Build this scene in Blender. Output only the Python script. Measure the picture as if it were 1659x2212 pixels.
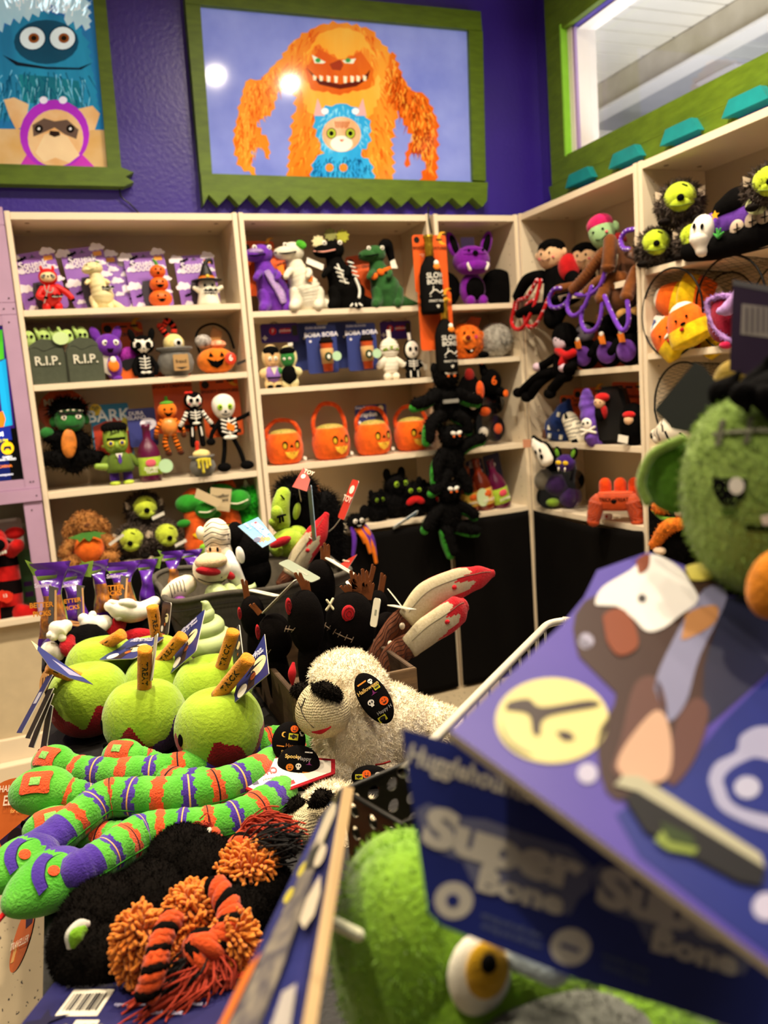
import bpy, bmesh, math, random
from mathutils import Vector, Matrix, Euler, noise
random.seed(11)
S = bpy.context.scene
COL = S.collection
for o in list(bpy.data.objects): bpy.data.objects.remove(o)
pi = math.pi
# ------------------------------------------------------------------ camera
CP = Vector((-1.92537, -3.15220, 1.31904))
RX = Vector((.92607192, -.36978956, -.07514309))
RY = Vector((-.12274094, -.1068873, -.98666599))
RZ = Vector((.35682694, .92294679, -.14437364))
FPX = 1776.44
cd = bpy.data.cameras.new('camera'); cam = bpy.data.objects.new('camera', cd); COL.objects.link(cam)
mw = Matrix((RX, -RY, -RZ)).transposed().to_4x4(); mw.translation = CP
cam.matrix_world = mw
cd.sensor_width = 36; cd.lens = FPX / 2212 * 36; cd.clip_start = .02; cd.clip_end = 200
cd.dof.use_dof = True; cd.dof.focus_distance = 1.32; cd.dof.aperture_fstop = 4.3
S.camera = cam
# ------------------------------------------------------------------ light
W = bpy.data.worlds.new('world'); S.world = W; W.use_nodes = True
W.node_tree.nodes['Background'].inputs[0].default_value = (1.0, .86, .68, 1)
W.node_tree.nodes['Background'].inputs[1].default_value = .07
def area(name, loc, size, power, col, rot=(0, 0, 0), sy=None):
    l = bpy.data.lights.new(name, 'AREA'); l.energy = power; l.color = col; l.size = size
    if sy: l.shape = 'RECTANGLE'; l.size_y = sy
    o = bpy.data.objects.new(name, l); COL.objects.link(o); o.location = loc; o.rotation_euler = rot
    return o
WARM = (1.0, .85, .64)
for x, y in ((-.85, -1.19), (-.40, -1.24), (-1.45, -1.22), (-1.49, -1.98), (-2.3, -2.6), (-.6, -2.7), (-2.9, -1.3)):
    area('ceiling_lamp', (x, y, 3.15), .055, 23 if y > -1.5 else 12, WARM).data.spread = math.radians(165 if -1 < x and y > -1.3 else 128)
area('ceiling_panel', (-1.5, -4.0, 3.15), 1.2, 12, (1, .92, .8), (math.radians(25), 0, 0))
area('soffit_fill', (1.15, -.3, 1.7), 1.3, 55, (.97, .97, 1.0), (0, math.radians(-158), 0), 3.2)  # added upward light, out of view below the window, brightens porch roof and beam
S.view_settings.view_transform = 'Standard'; S.view_settings.look = 'None'
S.view_settings.exposure = 0.32; S.view_settings.gamma = 1; S.view_settings.use_curve_mapping = False
# ------------------------------------------------------------------ pixel <-> place (photo taken as 1659 x 2212)
def ray(u, v): return RX * ((u - 829.5) / FPX) + RY * ((v - 1106) / FPX) + RZ
def at_d(u, v, d): return CP + ray(u, v) * d
def at_x(u, v, x): d = ray(u, v); return CP + d * ((x - CP.x) / d.x)
def at_y(u, v, y): d = ray(u, v); return CP + d * ((y - CP.y) / d.y)
def at_z(u, v, z): d = ray(u, v); return CP + d * ((z - CP.z) / d.z)
def pxm(p): return FPX / ((Vector(p) - CP).dot(RZ))
def on_row(u, y, z):
    k = (u - 829.5) / FPX; a = RX - RZ * k; b = Vector((0, y, z)) - CP
    return Vector((-(a.y * b.y + a.z * b.z) / a.x + CP.x, y, z))
def on_side(u, x, z):
    k = (u - 829.5) / FPX; a = RX - RZ * k
    return Vector((x, -(a.x * (x - CP.x) + a.z * (z - CP.z)) / a.y + CP.y, z))
# ------------------------------------------------------------------ materials
def lin(h):
    h = h.lstrip('#'); o = []
    for i in (0, 2, 4):
        c = int(h[i:i + 2], 16) / 255
        o.append(c / 12.92 if c <= .04045 else ((c + .055) / 1.055) ** 2.4)
    return (*o, 1)
MC = {}
def mat(hexc, rough=.6, var=.1, vs=25, bump=0, bs=300, sheen=0, metal=0, emit=0, coat=0, stretch=None, name='mat', hex2=None, spec=.4, alpha=1):
    key = (hexc, rough, var, vs, bump, bs, sheen, metal, emit, coat, stretch, hex2, spec, alpha)
    if key in MC: return MC[key]
    m = bpy.data.materials.new(name + '_' + hexc.lstrip('#')); m.use_nodes = True
    n = m.node_tree.nodes; L = m.node_tree.links; b = n['Principled BSDF']
    tc = n.new('ShaderNodeTexCoord'); src = tc.outputs['Object']
    if stretch:
        mp = n.new('ShaderNodeMapping'); mp.inputs['Scale'].default_value = stretch; L.new(src, mp.inputs[0]); src = mp.outputs[0]
    c = lin(hexc)
    if var or hex2:
        nz = n.new('ShaderNodeTexNoise'); nz.inputs['Scale'].default_value = vs; nz.inputs['Detail'].default_value = 4; L.new(src, nz.inputs[0])
        mx = n.new('ShaderNodeMix'); mx.data_type = 'RGBA'
        rm = n.new('ShaderNodeMapRange'); rm.inputs[1].default_value = .3; rm.inputs[2].default_value = .7; L.new(nz.outputs[0], rm.inputs[0])
        L.new(rm.outputs[0], mx.inputs[0])
        c2 = lin(hex2) if hex2 else None
        mx.inputs[6].default_value = tuple(x * (1 - var) for x in c[:3]) + (1,) if not c2 else c
        mx.inputs[7].default_value = tuple(min(1, x * (1 + var)) for x in c[:3]) + (1,) if not c2 else c2
        L.new(mx.outputs[2], b.inputs['Base Color'])
        if emit: L.new(mx.outputs[2], b.inputs['Emission Color'])
    else:
        b.inputs['Base Color'].default_value = c; b.inputs['Emission Color'].default_value = c
    if emit: b.inputs['Emission Strength'].default_value = emit
    b.inputs['Roughness'].default_value = rough; b.inputs['Metallic'].default_value = metal
    b.inputs['Specular IOR Level'].default_value = spec
    b.inputs['Coat Weight'].default_value = coat; b.inputs['Coat Roughness'].default_value = .08
    if sheen: b.inputs['Sheen Weight'].default_value = sheen; b.inputs['Sheen Roughness'].default_value = .5
    if alpha < 1: b.inputs['Alpha'].default_value = alpha
    if bump:
        n2 = n.new('ShaderNodeTexNoise'); n2.inputs['Scale'].default_value = bs; n2.inputs['Detail'].default_value = 3; L.new(src, n2.inputs[0])
        bp = n.new('ShaderNodeBump'); bp.inputs['Strength'].default_value = bump; bp.inputs['Distance'].default_value = .004
        L.new(n2.outputs[0], bp.inputs['Height']); L.new(bp.outputs[0], b.inputs['Normal'])
    MC[key] = m
    return m
def dark(h): return max(lin(h)[:3]) < .03
def plush(h, var=.22): return mat(h, .95, var, 40, .6, 260, 0 if dark(h) else .18, name='plush', spec=.04 if dark(h) else .1)
def felt(h): return mat(h, .95, .08, 60, .25, 700, 0 if dark(h) else .1, name='felt', spec=.05 if dark(h) else .1)
def card(h, h2=None): return mat(h, .42, .05, 12, name='card', hex2=h2)
def gloss(h, var=.05): return mat(h, .22, var, 20, name='plastic', coat=.3)
def rubber(h): return mat(h, .5, .08, 20, .08, 200, name='latex')
def furm(h): return mat(h, .9, .35, 60, .5, 400, 0 if dark(h) else .1, name='fur', spec=.05 if dark(h) else .1)
def ink(h): return mat(h, .6, 0, name='print')
def thread(h): return mat(h, .8, .12, 300, .4, 900, .1, name='thread', spec=.15)
def corduroy(h, sc=420, axis=2, h2=None):
    key = ('cord', h, sc, axis)
    if key in MC: return MC[key]
    m = mat(h, .95, .15, 30.123 + sc * .001 + axis, 0, 1, .3, name='rib', spec=.1); m = m.copy(); n = m.node_tree.nodes; L = m.node_tree.links
    tc = n.new('ShaderNodeTexCoord'); w = n.new('ShaderNodeTexWave'); w.bands_direction = 'XYZ'[axis]; w.inputs['Scale'].default_value = sc / 6.283 * .5; w.inputs['Distortion'].default_value = .6
    L.new(tc.outputs['Object'], w.inputs[0]); bp = n.new('ShaderNodeBump'); bp.inputs['Distance'].default_value = .006; bp.inputs['Strength'].default_value = .9
    L.new(w.outputs[1], bp.inputs['Height']); L.new(bp.outputs[0], n['Principled BSDF'].inputs['Normal'])
    MC[key] = m
    return m
WHITE, BLACK, BLK = felt('F3EBDC'), felt('0B0A0A'), plush('080707', .3)
# ------------------------------------------------------------------ mesh builder
def spline(pts, k=6):
    P = [Vector(p) for p in pts]
    if len(P) < 3: return [P[0].lerp(P[-1], i / k) for i in range(k + 1)]
    out = []
    for i in range(len(P) - 1):
        p0 = P[max(i - 1, 0)]; p1 = P[i]; p2 = P[i + 1]; p3 = P[min(i + 2, len(P) - 1)]
        for j in range(k):
            t = j / k
            out.append(.5 * ((2 * p1) + (p2 - p0) * t + (2 * p0 - 5 * p1 + 4 * p2 - p3) * t * t + (3 * p1 - p0 - 3 * p2 + p3) * t ** 3))
    out.append(P[-1]); return out
def frames(P, up=None):
    T = []
    for i in range(len(P)):
        d = P[min(i + 1, len(P) - 1)] - P[max(i - 1, 0)]
        T.append(d.normalized() if d.length > 1e-9 else Vector((0, 0, 1)))
    a = Vector(up) if up else (Vector((0, -1, 0)) if abs(T[0].y) < .85 else Vector((1, 0, 0)))
    n = (a - T[0] * a.dot(T[0])).normalized(); F = []
    for t in T:
        n = (n - t * n.dot(t)).normalized(); F.append((t, n, t.cross(n)))
    return F
def lerps(vals, t):
    if not isinstance(vals, (list, tuple)): return vals
    x = t * (len(vals) - 1); i = min(int(x), len(vals) - 2); f = x - i; f = f * f * (3 - 2 * f)
    return vals[i] * (1 - f) + vals[i + 1] * f
TXT = {}
def text_mesh(s, bold=.02, sp=1):
    k = (s, bold, sp)
    if k not in TXT:
        c = bpy.data.curves.new('t', 'FONT'); c.body = s; c.size = 1; c.align_x = 'CENTER'; c.align_y = 'CENTER'; c.resolution_u = 3
        c.offset = bold; c.space_character = sp; c.space_line = .85
        o = bpy.data.objects.new('t', c); COL.objects.link(o)
        dg = bpy.context.evaluated_depsgraph_get(); me = bpy.data.meshes.new_from_object(o.evaluated_get(dg))
        TXT[k] = ([v.co.copy() for v in me.vertices], [tuple(p.vertices) for p in me.polygons])
        bpy.data.objects.remove(o); bpy.data.curves.remove(c); bpy.data.meshes.remove(me)
    return TXT[k]
def rot(rx=0, ry=0, rz=0): return Euler((math.radians(rx), math.radians(ry), math.radians(rz))).to_matrix().to_4x4()
def tr(x, y=0, z=0): return Matrix.Translation((x, y, z))
def circ(cx, cz, r, rz=None, n=20, a0=0): return [(cx + r * math.cos(a0 + i / n * 2 * pi), cz + (rz or r) * math.sin(a0 + i / n * 2 * pi)) for i in range(n)]
def rrect(w, h, r, cx=0, cz=0, n=5):
    o = []
    for sx, sz, a in ((1, -1, -90), (1, 1, 0), (-1, 1, 90), (-1, -1, 180)):
        for i in range(n + 1):
            t = math.radians(a + 90 * i / n); o.append((cx + sx * (w / 2 - r) + r * math.cos(t), cz + sz * (h / 2 - r) + r * math.sin(t)))
    return o
def star(cx, cz, r, n=5, inner=.45, a0=pi / 2): return [(cx + (r if i % 2 == 0 else r * inner) * math.cos(a0 + i * pi / n), cz + (r if i % 2 == 0 else r * inner) * math.sin(a0 + i * pi / n)) for i in range(2 * n)]
def move(poly, x=0, z=0, s=1, a=0):
    c, n = math.cos(a), math.sin(a); return [(x + s * (p[0] * c - p[1] * n), z + s * (p[0] * n + p[1] * c)) for p in poly]
BATP = [(-1, .28), (-.62, .5), (-.5, .3), (-.22, .34), (-.16, .62), (-.06, .42), (.06, .42), (.16, .62), (.22, .34), (.5, .3), (.62, .5), (1, .28), (.78, -.28), (.55, .0), (.36, -.3), (.18, -.08), (0, -.45), (-.18, -.08), (-.36, -.3), (-.55, 0), (-.78, -.28)]
CLOUDP = circ(0, 0, .55, .35, 8) and [(-1, -.15), (-.95, .12), (-.7, .22), (-.62, .5), (-.3, .66), (0, .52), (.25, .42), (.42, .5), (.66, .34), (.72, .12), (1, .05), (1, -.2), (.7, -.34), (.4, -.28), (.1, -.42), (-.25, -.3), (-.6, -.4), (-.9, -.32)]
MOONP = [(.25 + .75 * math.cos(a), .75 * math.sin(a)) for a in [math.radians(d) for d in range(60, 301, 20)]] + [(.55 + .62 * math.cos(a), .62 * math.sin(a)) for a in [math.radians(d) for d in range(280, 79, -25)]]
class MB:
    def __init__(s, S=1, M=None): s.bm = bmesh.new(); s.mats = []; s.i = 0; s.S = S; s.M = M or Matrix()
    def m(s, mt):
        if mt not in s.mats: s.mats.append(mt)
        s.i = s.mats.index(mt); return s
    def idx(s, mt):
        if mt not in s.mats: s.mats.append(mt)
        return s.mats.index(mt)
    def v(s, p): return s.bm.verts.new((s.M @ Vector(p)) * s.S)
    def f(s, vs, sm=True, mi=None):
        try: f = s.bm.faces.new(vs)
        except ValueError: return None
        f.material_index = s.i if mi is None else mi; f.smooth = sm; return f
    def grid(s, fn, nu, nv, closed=True, mf=None, caps=False, sm=True):
        R = [[s.v(fn(i / nu, j / nv)) for i in range(nu if closed else nu + 1)] for j in range(nv + 1)]
        n = len(R[0])
        for j in range(nv):
            for i in range(nu):
                k = (i + 1) % n
                s.f([R[j][i], R[j][k], R[j + 1][k], R[j + 1][i]], sm, None if mf is None else mf((i + .5) / nu, (j + .5) / nv))
        if caps: s.f(R[0][::-1], False); s.f(R[-1], False)
        bmesh.ops.remove_doubles(s.bm, verts=[v for r in (R[0], R[-1]) for v in r if v.is_valid], dist=1e-6)
        return s
    def e(s, c, r, R=None, nu=18, nv=11, mf=None, fn=None, pw=1):
        if not isinstance(r, (tuple, list)): r = (r, r, r)
        c = Vector(c)
        def g(u, v):
            a = u * 2 * pi; b = (v - .5) * pi
            q = lambda t: math.copysign(abs(t) ** pw, t)
            p = Vector((r[0] * q(math.cos(b)) * q(math.cos(a)), r[1] * q(math.cos(b)) * q(math.sin(a)), r[2] * q(math.sin(b))))
            if fn: p = fn(p, u, v)
            return c + (R @ p if R else p)
        return s.grid(g, nu, nv, mf=mf)
    def t(s, pts, rad, n=10, k=6, mf=None, flat=1, round=True, up=None, fn=None):
        P = spline(pts, k); F = frames(P, up); N = len(P) - 1
        rings = []
        r0 = lerps(rad, 0); r1 = lerps(rad, 1)
        if round:
            for j in (0, .35, .75): rings.append((P[0] - F[0][0] * r0 * math.cos(j * pi / 2) * min(1, flat), F[0], r0 * math.sin(j * pi / 2), 0))
        for i, p in enumerate(P): rings.append((p, F[i], lerps(rad, i / N), i / N))
        if round:
            for j in (.75, .35, 0): rings.append((P[-1] + F[-1][0] * r1 * math.cos(j * pi / 2) * min(1, flat), F[-1], r1 * math.sin(j * pi / 2), 1))
        R = []
        for p, (tt, a, b), r, q in rings:
            row = []
            for i in range(n):
                w = 2 * pi * i / n; rr = r * (fn(q, w) if fn else 1)
                row.append(s.v(p + a * rr * flat * math.cos(w) + b * rr * math.sin(w)))
            R.append(row)
        for j in range(len(R) - 1):
            q = (rings[j][3] + rings[j + 1][3]) / 2
            for i in range(n):
                s.f([R[j][i], R[j][(i + 1) % n], R[j + 1][(i + 1) % n], R[j + 1][i]], True, None if mf is None else mf(q, 2 * pi * (i + .5) / n))
        if not round: s.f(R[0][::-1], False); s.f(R[-1], False)
        else: bmesh.ops.remove_doubles(s.bm, verts=[v for r in (R[0], R[-1]) for v in r], dist=1e-6)
        return s
    def b(s, c, sz, bev=0, R=None):
        c = Vector(c); h = [x / 2 for x in sz]
        vs = [s.v(c + ((R @ Vector((x * h[0], y * h[1], z * h[2]))) if R else Vector((x * h[0], y * h[1], z * h[2])))) for x in (-1, 1) for y in (-1, 1) for z in (-1, 1)]
        fs = [s.f([vs[i] for i in q], False) for q in ((0, 1, 3, 2), (4, 6, 7, 5), (0, 4, 5, 1), (2, 3, 7, 6), (0, 2, 6, 4), (1, 5, 7, 3))]
        if bev: bmesh.ops.bevel(s.bm, geom=list({e for f in fs for e in f.edges}), offset=bev * s.S, segments=2, affect='EDGES', material=-1)
        return s
    def pr(s, poly, y0, y1, mside=None):
        a = [s.v((p[0], y0, p[1])) for p in poly]; b = [s.v((p[0], y1, p[1])) for p in poly]; n = len(poly)
        s.f(a, False); s.f(b[::-1], False)
        for i in range(n): s.f([a[i], b[i], b[(i + 1) % n], a[(i + 1) % n]], False, mside)
        return s
    def fl(s, poly, y=0, fn=None):
        if fn: s.f([s.v(fn(*p)) for p in poly], False); return s
        return s.pr(poly, y, y + .0004 / max(s.S, 1e-6))
    def l(s, prof, n=24, mf=None, c=(0, 0, 0), caps=True, fn=None):
        c = Vector(c); m = len(prof) - 1
        def g(u, v):
            j = min(int(round_(v * m)), m); r, z = prof[j]; a = u * 2 * pi
            p = Vector((r * math.cos(a), r * math.sin(a), z)); return c + (fn(p, a) if fn else p)
        return s.grid(g, n, m, mf=mf, caps=caps)
    def dec(s, poly, c, r, off=.004, rings=4, ctr=None, side=-1):
        cx = sum(p[0] for p in poly) / len(poly); cz = sum(p[1] for p in poly) / len(poly)
        if ctr: cx, cz = ctr
        if not isinstance(r, (tuple, list)): r = (r, r, r)
        def sf(x, z):
            q = 1 - ((x - c[0]) / r[0]) ** 2 - ((z - c[2]) / r[2]) ** 2
            y = r[1] * math.sqrt(max(q, .0)); return (x, c[1] + side * (y + off), z)
        m = s.v(sf(cx, cz)); prev = None; n = len(poly)
        for k in range(1, rings + 1):
            t = k / rings; row = [s.v(sf(cx + (p[0] - cx) * t, cz + (p[1] - cz) * t)) for p in poly]
            for i in range(n):
                if prev is None: s.f([m, row[i], row[(i + 1) % n]])
                else: s.f([prev[i], row[i], row[(i + 1) % n], prev[(i + 1) % n]])
            prev = row
        return s
    def tx(s, st, size, c, R=None, bold=.02, fn=None, sp=1, sx=1):
        vs, ps = text_mesh(st, bold, sp); c = Vector(c)
        V = []
        for q in vs:
            p = Vector((q.x * size * sx, 0, q.y * size))
            if R: p = R @ p
            p = c + p
            if fn: p = fn(p)
            V.append(s.v(p))
        for p in ps: s.f([V[i] for i in p], False)
        return s
    def fur(s, n, ln, wd=.0015, droop=.3, jit=.5, curl=0, sel=None):
        fs = [f for f in s.bm.faces if sel is None or sel(f)]; ar = [f.calc_area() for f in fs]
        if not fs: return s
        s.bm.normal_update(); ch = random.choices(fs, ar, k=n)
        for f in ch:
            vs = [v.co for v in f.verts]; q, t = random.random(), random.random()
            if len(vs) == 3 and q + t > 1: q, t = 1 - q, 1 - t
            p = vs[0] + (vs[1] - vs[0]) * q + (vs[2] - vs[0]) * t if len(vs) == 3 else vs[0].lerp(vs[1], q).lerp(vs[3].lerp(vs[2], q), t); nn = f.normal.copy()
            d = (nn + Vector((random.gauss(0, jit), random.gauss(0, jit), random.gauss(0, jit) - droop))).normalized()
            sd = d.cross(Vector((random.random() - .5, random.random() - .5, random.random() - .5))).normalized() * wd
            L = ln * random.uniform(.6, 1.2); mid = p + d * L * .55; tip = mid + (d + Vector((random.gauss(0, .3), random.gauss(0, .3), -droop))).normalized() * L * .5
            a = s.bm.verts.new(p + sd); b = s.bm.verts.new(p - sd); c2 = s.bm.verts.new(mid + sd * .7); d2 = s.bm.verts.new(mid - sd * .7); e = s.bm.verts.new(tip)
            mi = f.material_index
            for q in ((a, b, d2, c2), (c2, d2, e)): g = s.bm.faces.new(q); g.material_index = mi; g.smooth = True
        return s
    def o(s, name, parent=None, label=None, kind=None, keep=False):
        bm = s.bm
        if not keep: bmesh.ops.recalc_face_normals(bm, faces=bm.faces)
        me = bpy.data.meshes.new(name); bm.to_mesh(me); bm.free()
        for m in s.mats: me.materials.append(m)
        ob = bpy.data.objects.new(name, me); COL.objects.link(ob)
        if parent: ob.parent = parent
        if label: ob['label'] = label
        if kind: ob['kind'] = kind
        return ob
def round_(x): return int(math.floor(x + .5))
def tag(o, label, cat, group=None):
    o['label'] = label; o['category'] = cat
    if group: o['group'] = group
    return o
class Th:
    def __init__(s, name, label, cat, loc, rz=0, rx=0, ry=0, group=None, S=1, M=None):
        o = bpy.data.objects.new(name, None); COL.objects.link(o); o.empty_display_size = .02
        o.rotation_mode = 'XYZ'
        o.location = loc; o.rotation_euler = (math.radians(rx), math.radians(ry), math.radians(rz))
        if M is not None: o.matrix_world = M
        tag(o, label, cat, group); s.ob = o; s.S = S
    def mb(s, mt=None, M=None):
        b = MB(s.S, M)
        if mt: b.m(mt)
        return b
    def put(s, name, b, parent=None, label=None, kind=None): return b.o(name, parent or s.ob, label, kind)
    def E(s, name, mt, c, r, R=None, par=None, **k): return s.put(name, s.mb(mt).e(c, r, R, **k), par)
    def T(s, name, mt, pts, rad, par=None, **k): return s.put(name, s.mb(mt).t(pts, rad, **k), par)
    def P(s, name, mt, poly, y0, y1, par=None, M=None): return s.put(name, s.mb(mt, M).pr(poly, y0, y1), par)
    def X(s, name, mt, st, size, c, par=None, M=None, **k): return s.put(name, s.mb(mt, M).tx(st, size, c, **k), par)
    def eyes(s, mt, x, y, z, r, cx=0, pup=None, par=None, fl=.4, pr=.45):
        for q in (-1, 1):
            e = s.E('eye', mt, (cx + q * x, y, z), (r, r * fl, r), par=par, nu=12, nv=8)
            if pup: s.E('pupil', pup, (cx + q * x, y - r * fl * .7, z), (r * pr, r * fl * .5, r * pr), par=e, nu=10, nv=6)
# ================================================================== SETTING
def struct(o): o['kind'] = 'structure'; return o
def sbox(name, lo, hi, m, bev=0):
    b = MB().m(m); b.b([(x + y) / 2 for x, y in zip(lo, hi)], [y - x for x, y in zip(lo, hi)], bev); return struct(b.o(name))
PURPLE = mat('3a2398', .38, .16, 1.6, .35, 60, name='purple_paint', spec=.5)
CEIL = mat('e6e2d8', .8, .04, 3, name='white_paint')
sbox('wall_back', (-4.2, .30, 0), (.47, .42, 3.25), PURPLE)
WX = .33
b = MB().m(PURPLE)
for lo, hi in (((WX, .06, 0), (WX + .12, .30, 3.25)), ((WX, -4.2, 0), (WX + .12, -1.95, 3.25)), ((WX, -1.95, 0), (WX + .12, .06, 2.29)), ((WX, -1.95, 2.80), (WX + .12, .06, 3.25))):
    b.b([(x + y) / 2 for x, y in zip(lo, hi)], [y - x for x, y in zip(lo, hi)])
struct(b.o('wall_right'))
sbox('ceiling', (-4.2, -4.2, 3.25), (.47, .42, 3.33), CEIL)
# speckled vinyl floor
fm = mat('b3a283', .45, .08, 5, name='vinyl').copy(); n = fm.node_tree.nodes; L = fm.node_tree.links
tc = n.new('ShaderNodeTexCoord'); nz = n.new('ShaderNodeTexNoise'); nz.inputs['Scale'].default_value = 95; nz.inputs['Detail'].default_value = 2
mp = n.new('ShaderNodeMapping'); mp.inputs['Scale'].default_value = (1, .45, 1); mp.inputs['Rotation'].default_value = (0, 0, .6)
L.new(tc.outputs['Object'], mp.inputs[0]); L.new(mp.outputs[0], nz.inputs[0])
rp = n.new('ShaderNodeValToRGB'); rp.color_ramp.elements[0].position = .655; rp.color_ramp.elements[1].position = .67
L.new(nz.outputs[0], rp.inputs[0]); bs = n['Principled BSDF']; old = bs.inputs['Base Color'].links[0].from_socket
mx = n.new('ShaderNodeMix'); mx.data_type = 'RGBA'; L.new(rp.outputs[0], mx.inputs[0]); L.new(old, mx.inputs[6]); mx.inputs[7].default_value = lin('33302c'); L.new(mx.outputs[2], bs.inputs['Base Color'])
sbox('floor', (-4.2, -4.2, -.1), (.47, .42, 0), fm)
# window in the right wall with its pane, the white porch roof and beam outside
b = MB().m(mat('efe9e2', .5, .03, 5, name='white_trim'))
for lo, hi in (((WX - .005, .02, 2.29), (WX + .12, .06, 2.80)), ((WX - .005, -1.95, 2.29), (WX + .12, -1.90, 2.80)), ((WX + .03, -1.95, 2.27), (WX + .12, .06, 2.295)), ((WX + .03, -1.95, 2.795), (WX + .12, .06, 2.82))):
    b.b([(x + y) / 2 for x, y in zip(lo, hi)], [y - x for x, y in zip(lo, hi)])
w = struct(b.o('window_1'))
b = MB().m(mat('b49ad0', .5, .03, 5, name='lilac')); b.b((WX + .006, .012, 2.545), (.012, .014, .5)); b.o('lilac_bead', w)
gm = bpy.data.materials.new('pane_glass'); gm.use_nodes = True; n = gm.node_tree.nodes; n.remove(n['Principled BSDF'])
g1 = n.new('ShaderNodeBsdfTransparent'); g2 = n.new('ShaderNodeBsdfGlossy'); g2.inputs['Roughness'].default_value = .02; ms = n.new('ShaderNodeMixShader'); ms.inputs[0].default_value = .06
gm.node_tree.links.new(g1.outputs[0], ms.inputs[1]); gm.node_tree.links.new(g2.outputs[0], ms.inputs[2]); gm.node_tree.links.new(ms.outputs[0], n['Material Output'].inputs[0])
b = MB().m(gm); b.b((WX + .08, -.94, 2.545), (.005, 1.92, .5)); b.o('window_pane', w)
SOF = mat('efeada', .7, .04, 4, name='soffit')
b = MB().m(mat('3a352a', .8, .1, 4)); b.b((1.22, .4, 3.43), (1.76, 4.6, .03))
for i in range(31): b.m(SOF).b((1.2, 2.55 - i * .1475, 3.405), (1.7, .136, .02), .003)
struct(b.o('trim_1'))
b = MB().m(mat('d8cfb6', .75, .1, 6, hex2='c2b89c')); b.b((2.07, .2, 3.30), (.14, 4.3, .19), .008); b.m(mat('f0ece2', .7, .03, 4)); b.b((2.04, .2, 3.193), (.16, 4.3, .022), .003); struct(b.o('trim_2'))
b = MB().m(mat('e6dfcc', .75, .06, 5)); b.b((1.22, 2.62, 3.1), (1.8, .1, .66)); b.b((2.6, 2.4, 3.15), (1.0, .05, .05)); struct(b.o('trim_3'))
b = MB().m(mat('e2e2de', .75, .04, 5)); b.b((3.5, .9, 3.42), (2.7, 5, .04)); b.b((3.3, 1.35, 3.36), (2.4, .07, .08)); struct(b.o('trim_4'))
b = MB().m(mat('f4f7fb', .7, .02, 5)); b.b((3.0, 1.75, 3.385), (.5, .4, .03), .02); struct(b.o('trim_6'))
b = MB().m(mat('dfe8f4', .9, .02, 2, emit=.8, name='bright_sky')); b.b((6.5, 0, 3.6), (.1, 12, 5)); struct(b.o('trim_5'))
LIME = mat('516a0a', .5, .12, 14, .15, 90, stretch=(1, 1, 4), name='lime_paint', hex2='627e14')
TEAL = mat('12898f', .45, .1, 18, name='teal_paint')
# green plank frame with teal blocks round the window
T = Th('window_surround', 'lime green plank surround with teal blocks framing the high window', 'window frame', (WX - .002, 0, 2.0), 0)
def plank(nm, y0, y1, z0, z1, m=LIME, x0=-.03, x1=0, sh=0):
    b = T.mb(m); b.pr([(0, 0)], 0, 0) if 0 else None
    pts = [(y0, z0 - 2), (y1, z0 - 2), (y1 + sh, z1 - 2), (y0 - sh, z1 - 2)]
    a = [b.v((x0, p[0], p[1])) for p in pts]; c = [b.v((x1, p[0], p[1])) for p in pts]
    b.f(a, False); b.f(c[::-1], False)
    for i in range(4): b.f([a[i], c[i], c[(i + 1) % 4], a[(i + 1) % 4]], False)
    T.put(nm, b)
plank('side_board', .06, .175, 2.286, 2.80); plank('top_board', -1.95, .175, 2.801, 3.0); plank('bottom_board', -1.95, .175, 2.187, 2.285)
plank('edge_strip', .05, .062, 2.28, 2.82, mat('8fd43a', .5, .05), -.034, 0)
for i in range(7):
    y = -.067 - i * .305
    plank('teal_block', y - .098, y + .098, 2.137, 2.186, TEAL, -.06, 0, -.033)
    plank('lime_block', y + .105 if i else y + .10, y + .205 if i else y + .235, 2.06, 2.186, LIME, -.03, 0, .034)
# ------------------------------------------------------------------ bookcases
SHW = mat('ead9bd', .38, .03, 3, name='white_laminate', spec=.45)
SHB = mat('d9c7a6', .5, .04, 3, name='white_back')
BH = 2.02; BD = .28
def bookcase(label, x0, x1, shelves, side=False, loc=(0, 0, 0), rz=0):
    T = Th('bookcase', label, 'bookcase', loc, rz)
    t = .019
    for x in (x0 + t / 2, x1 - t / 2):
        b = T.mb(SHW).b((x, BD / 2, BH / 2), (t - .001, BD, BH), .0012)
        q = x + (t / 2 if x == x0 + t / 2 else -t / 2); b.m(mat('8a7350', .6, 0))
        for k in range(34):
            if random.random() < .96:
                for yy in (.05,):
                    b.e((q, yy, .5 + k * .044), (.0006, .0028, .0028), nu=8, nv=4)
        T.put('side_panel', b)
    w = x1 - x0 - 2 * t; cx = (x0 + x1) / 2
    T.put('top_panel', T.mb(SHW).b((cx, BD / 2, BH - .016), (w, BD - .004, .025), .001))
    T.put('back_panel', T.mb(SHB).b((cx, BD - .006, BH / 2), (w, .006, BH - .01)))
    for z in shelves: T.put('shelf', T.mb(SHW).b((cx, BD / 2 - .003, z - .011), (w, BD - .012, .022), .001))
    T.put('plinth', T.mb(SHW).b((cx, .02, .045), (w, .016, .08)))
    for sx in (-1, 1):
        for yy in (.06, .2): T.put('cam_cover', T.mb(mat('8a6a42', .5, .1)).e((cx + sx * (w / 2 - .05), yy, BH - .0285), (.009, .009, .0015), nu=10, nv=4))
    return T
ZA = (1.69, 1.434, 1.052, .772); ZB = (1.657, 1.365, 1.06, .782); ZC = (1.655, 1.428, 1.05, .768); ZR = (1.645, 1.345, 1.055, .764); ZS = (1.666, 1.381, 1.056, .90)
bookcase('wide white bookcase at left end with carded squeaky toys on top shelf', -2.0, -1.2025, ZA + (.40,))
bookcase('wide white bookcase in the middle with pumpkin pails on third shelf', -1.1975, -.4075, ZB + (.40,))
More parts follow.
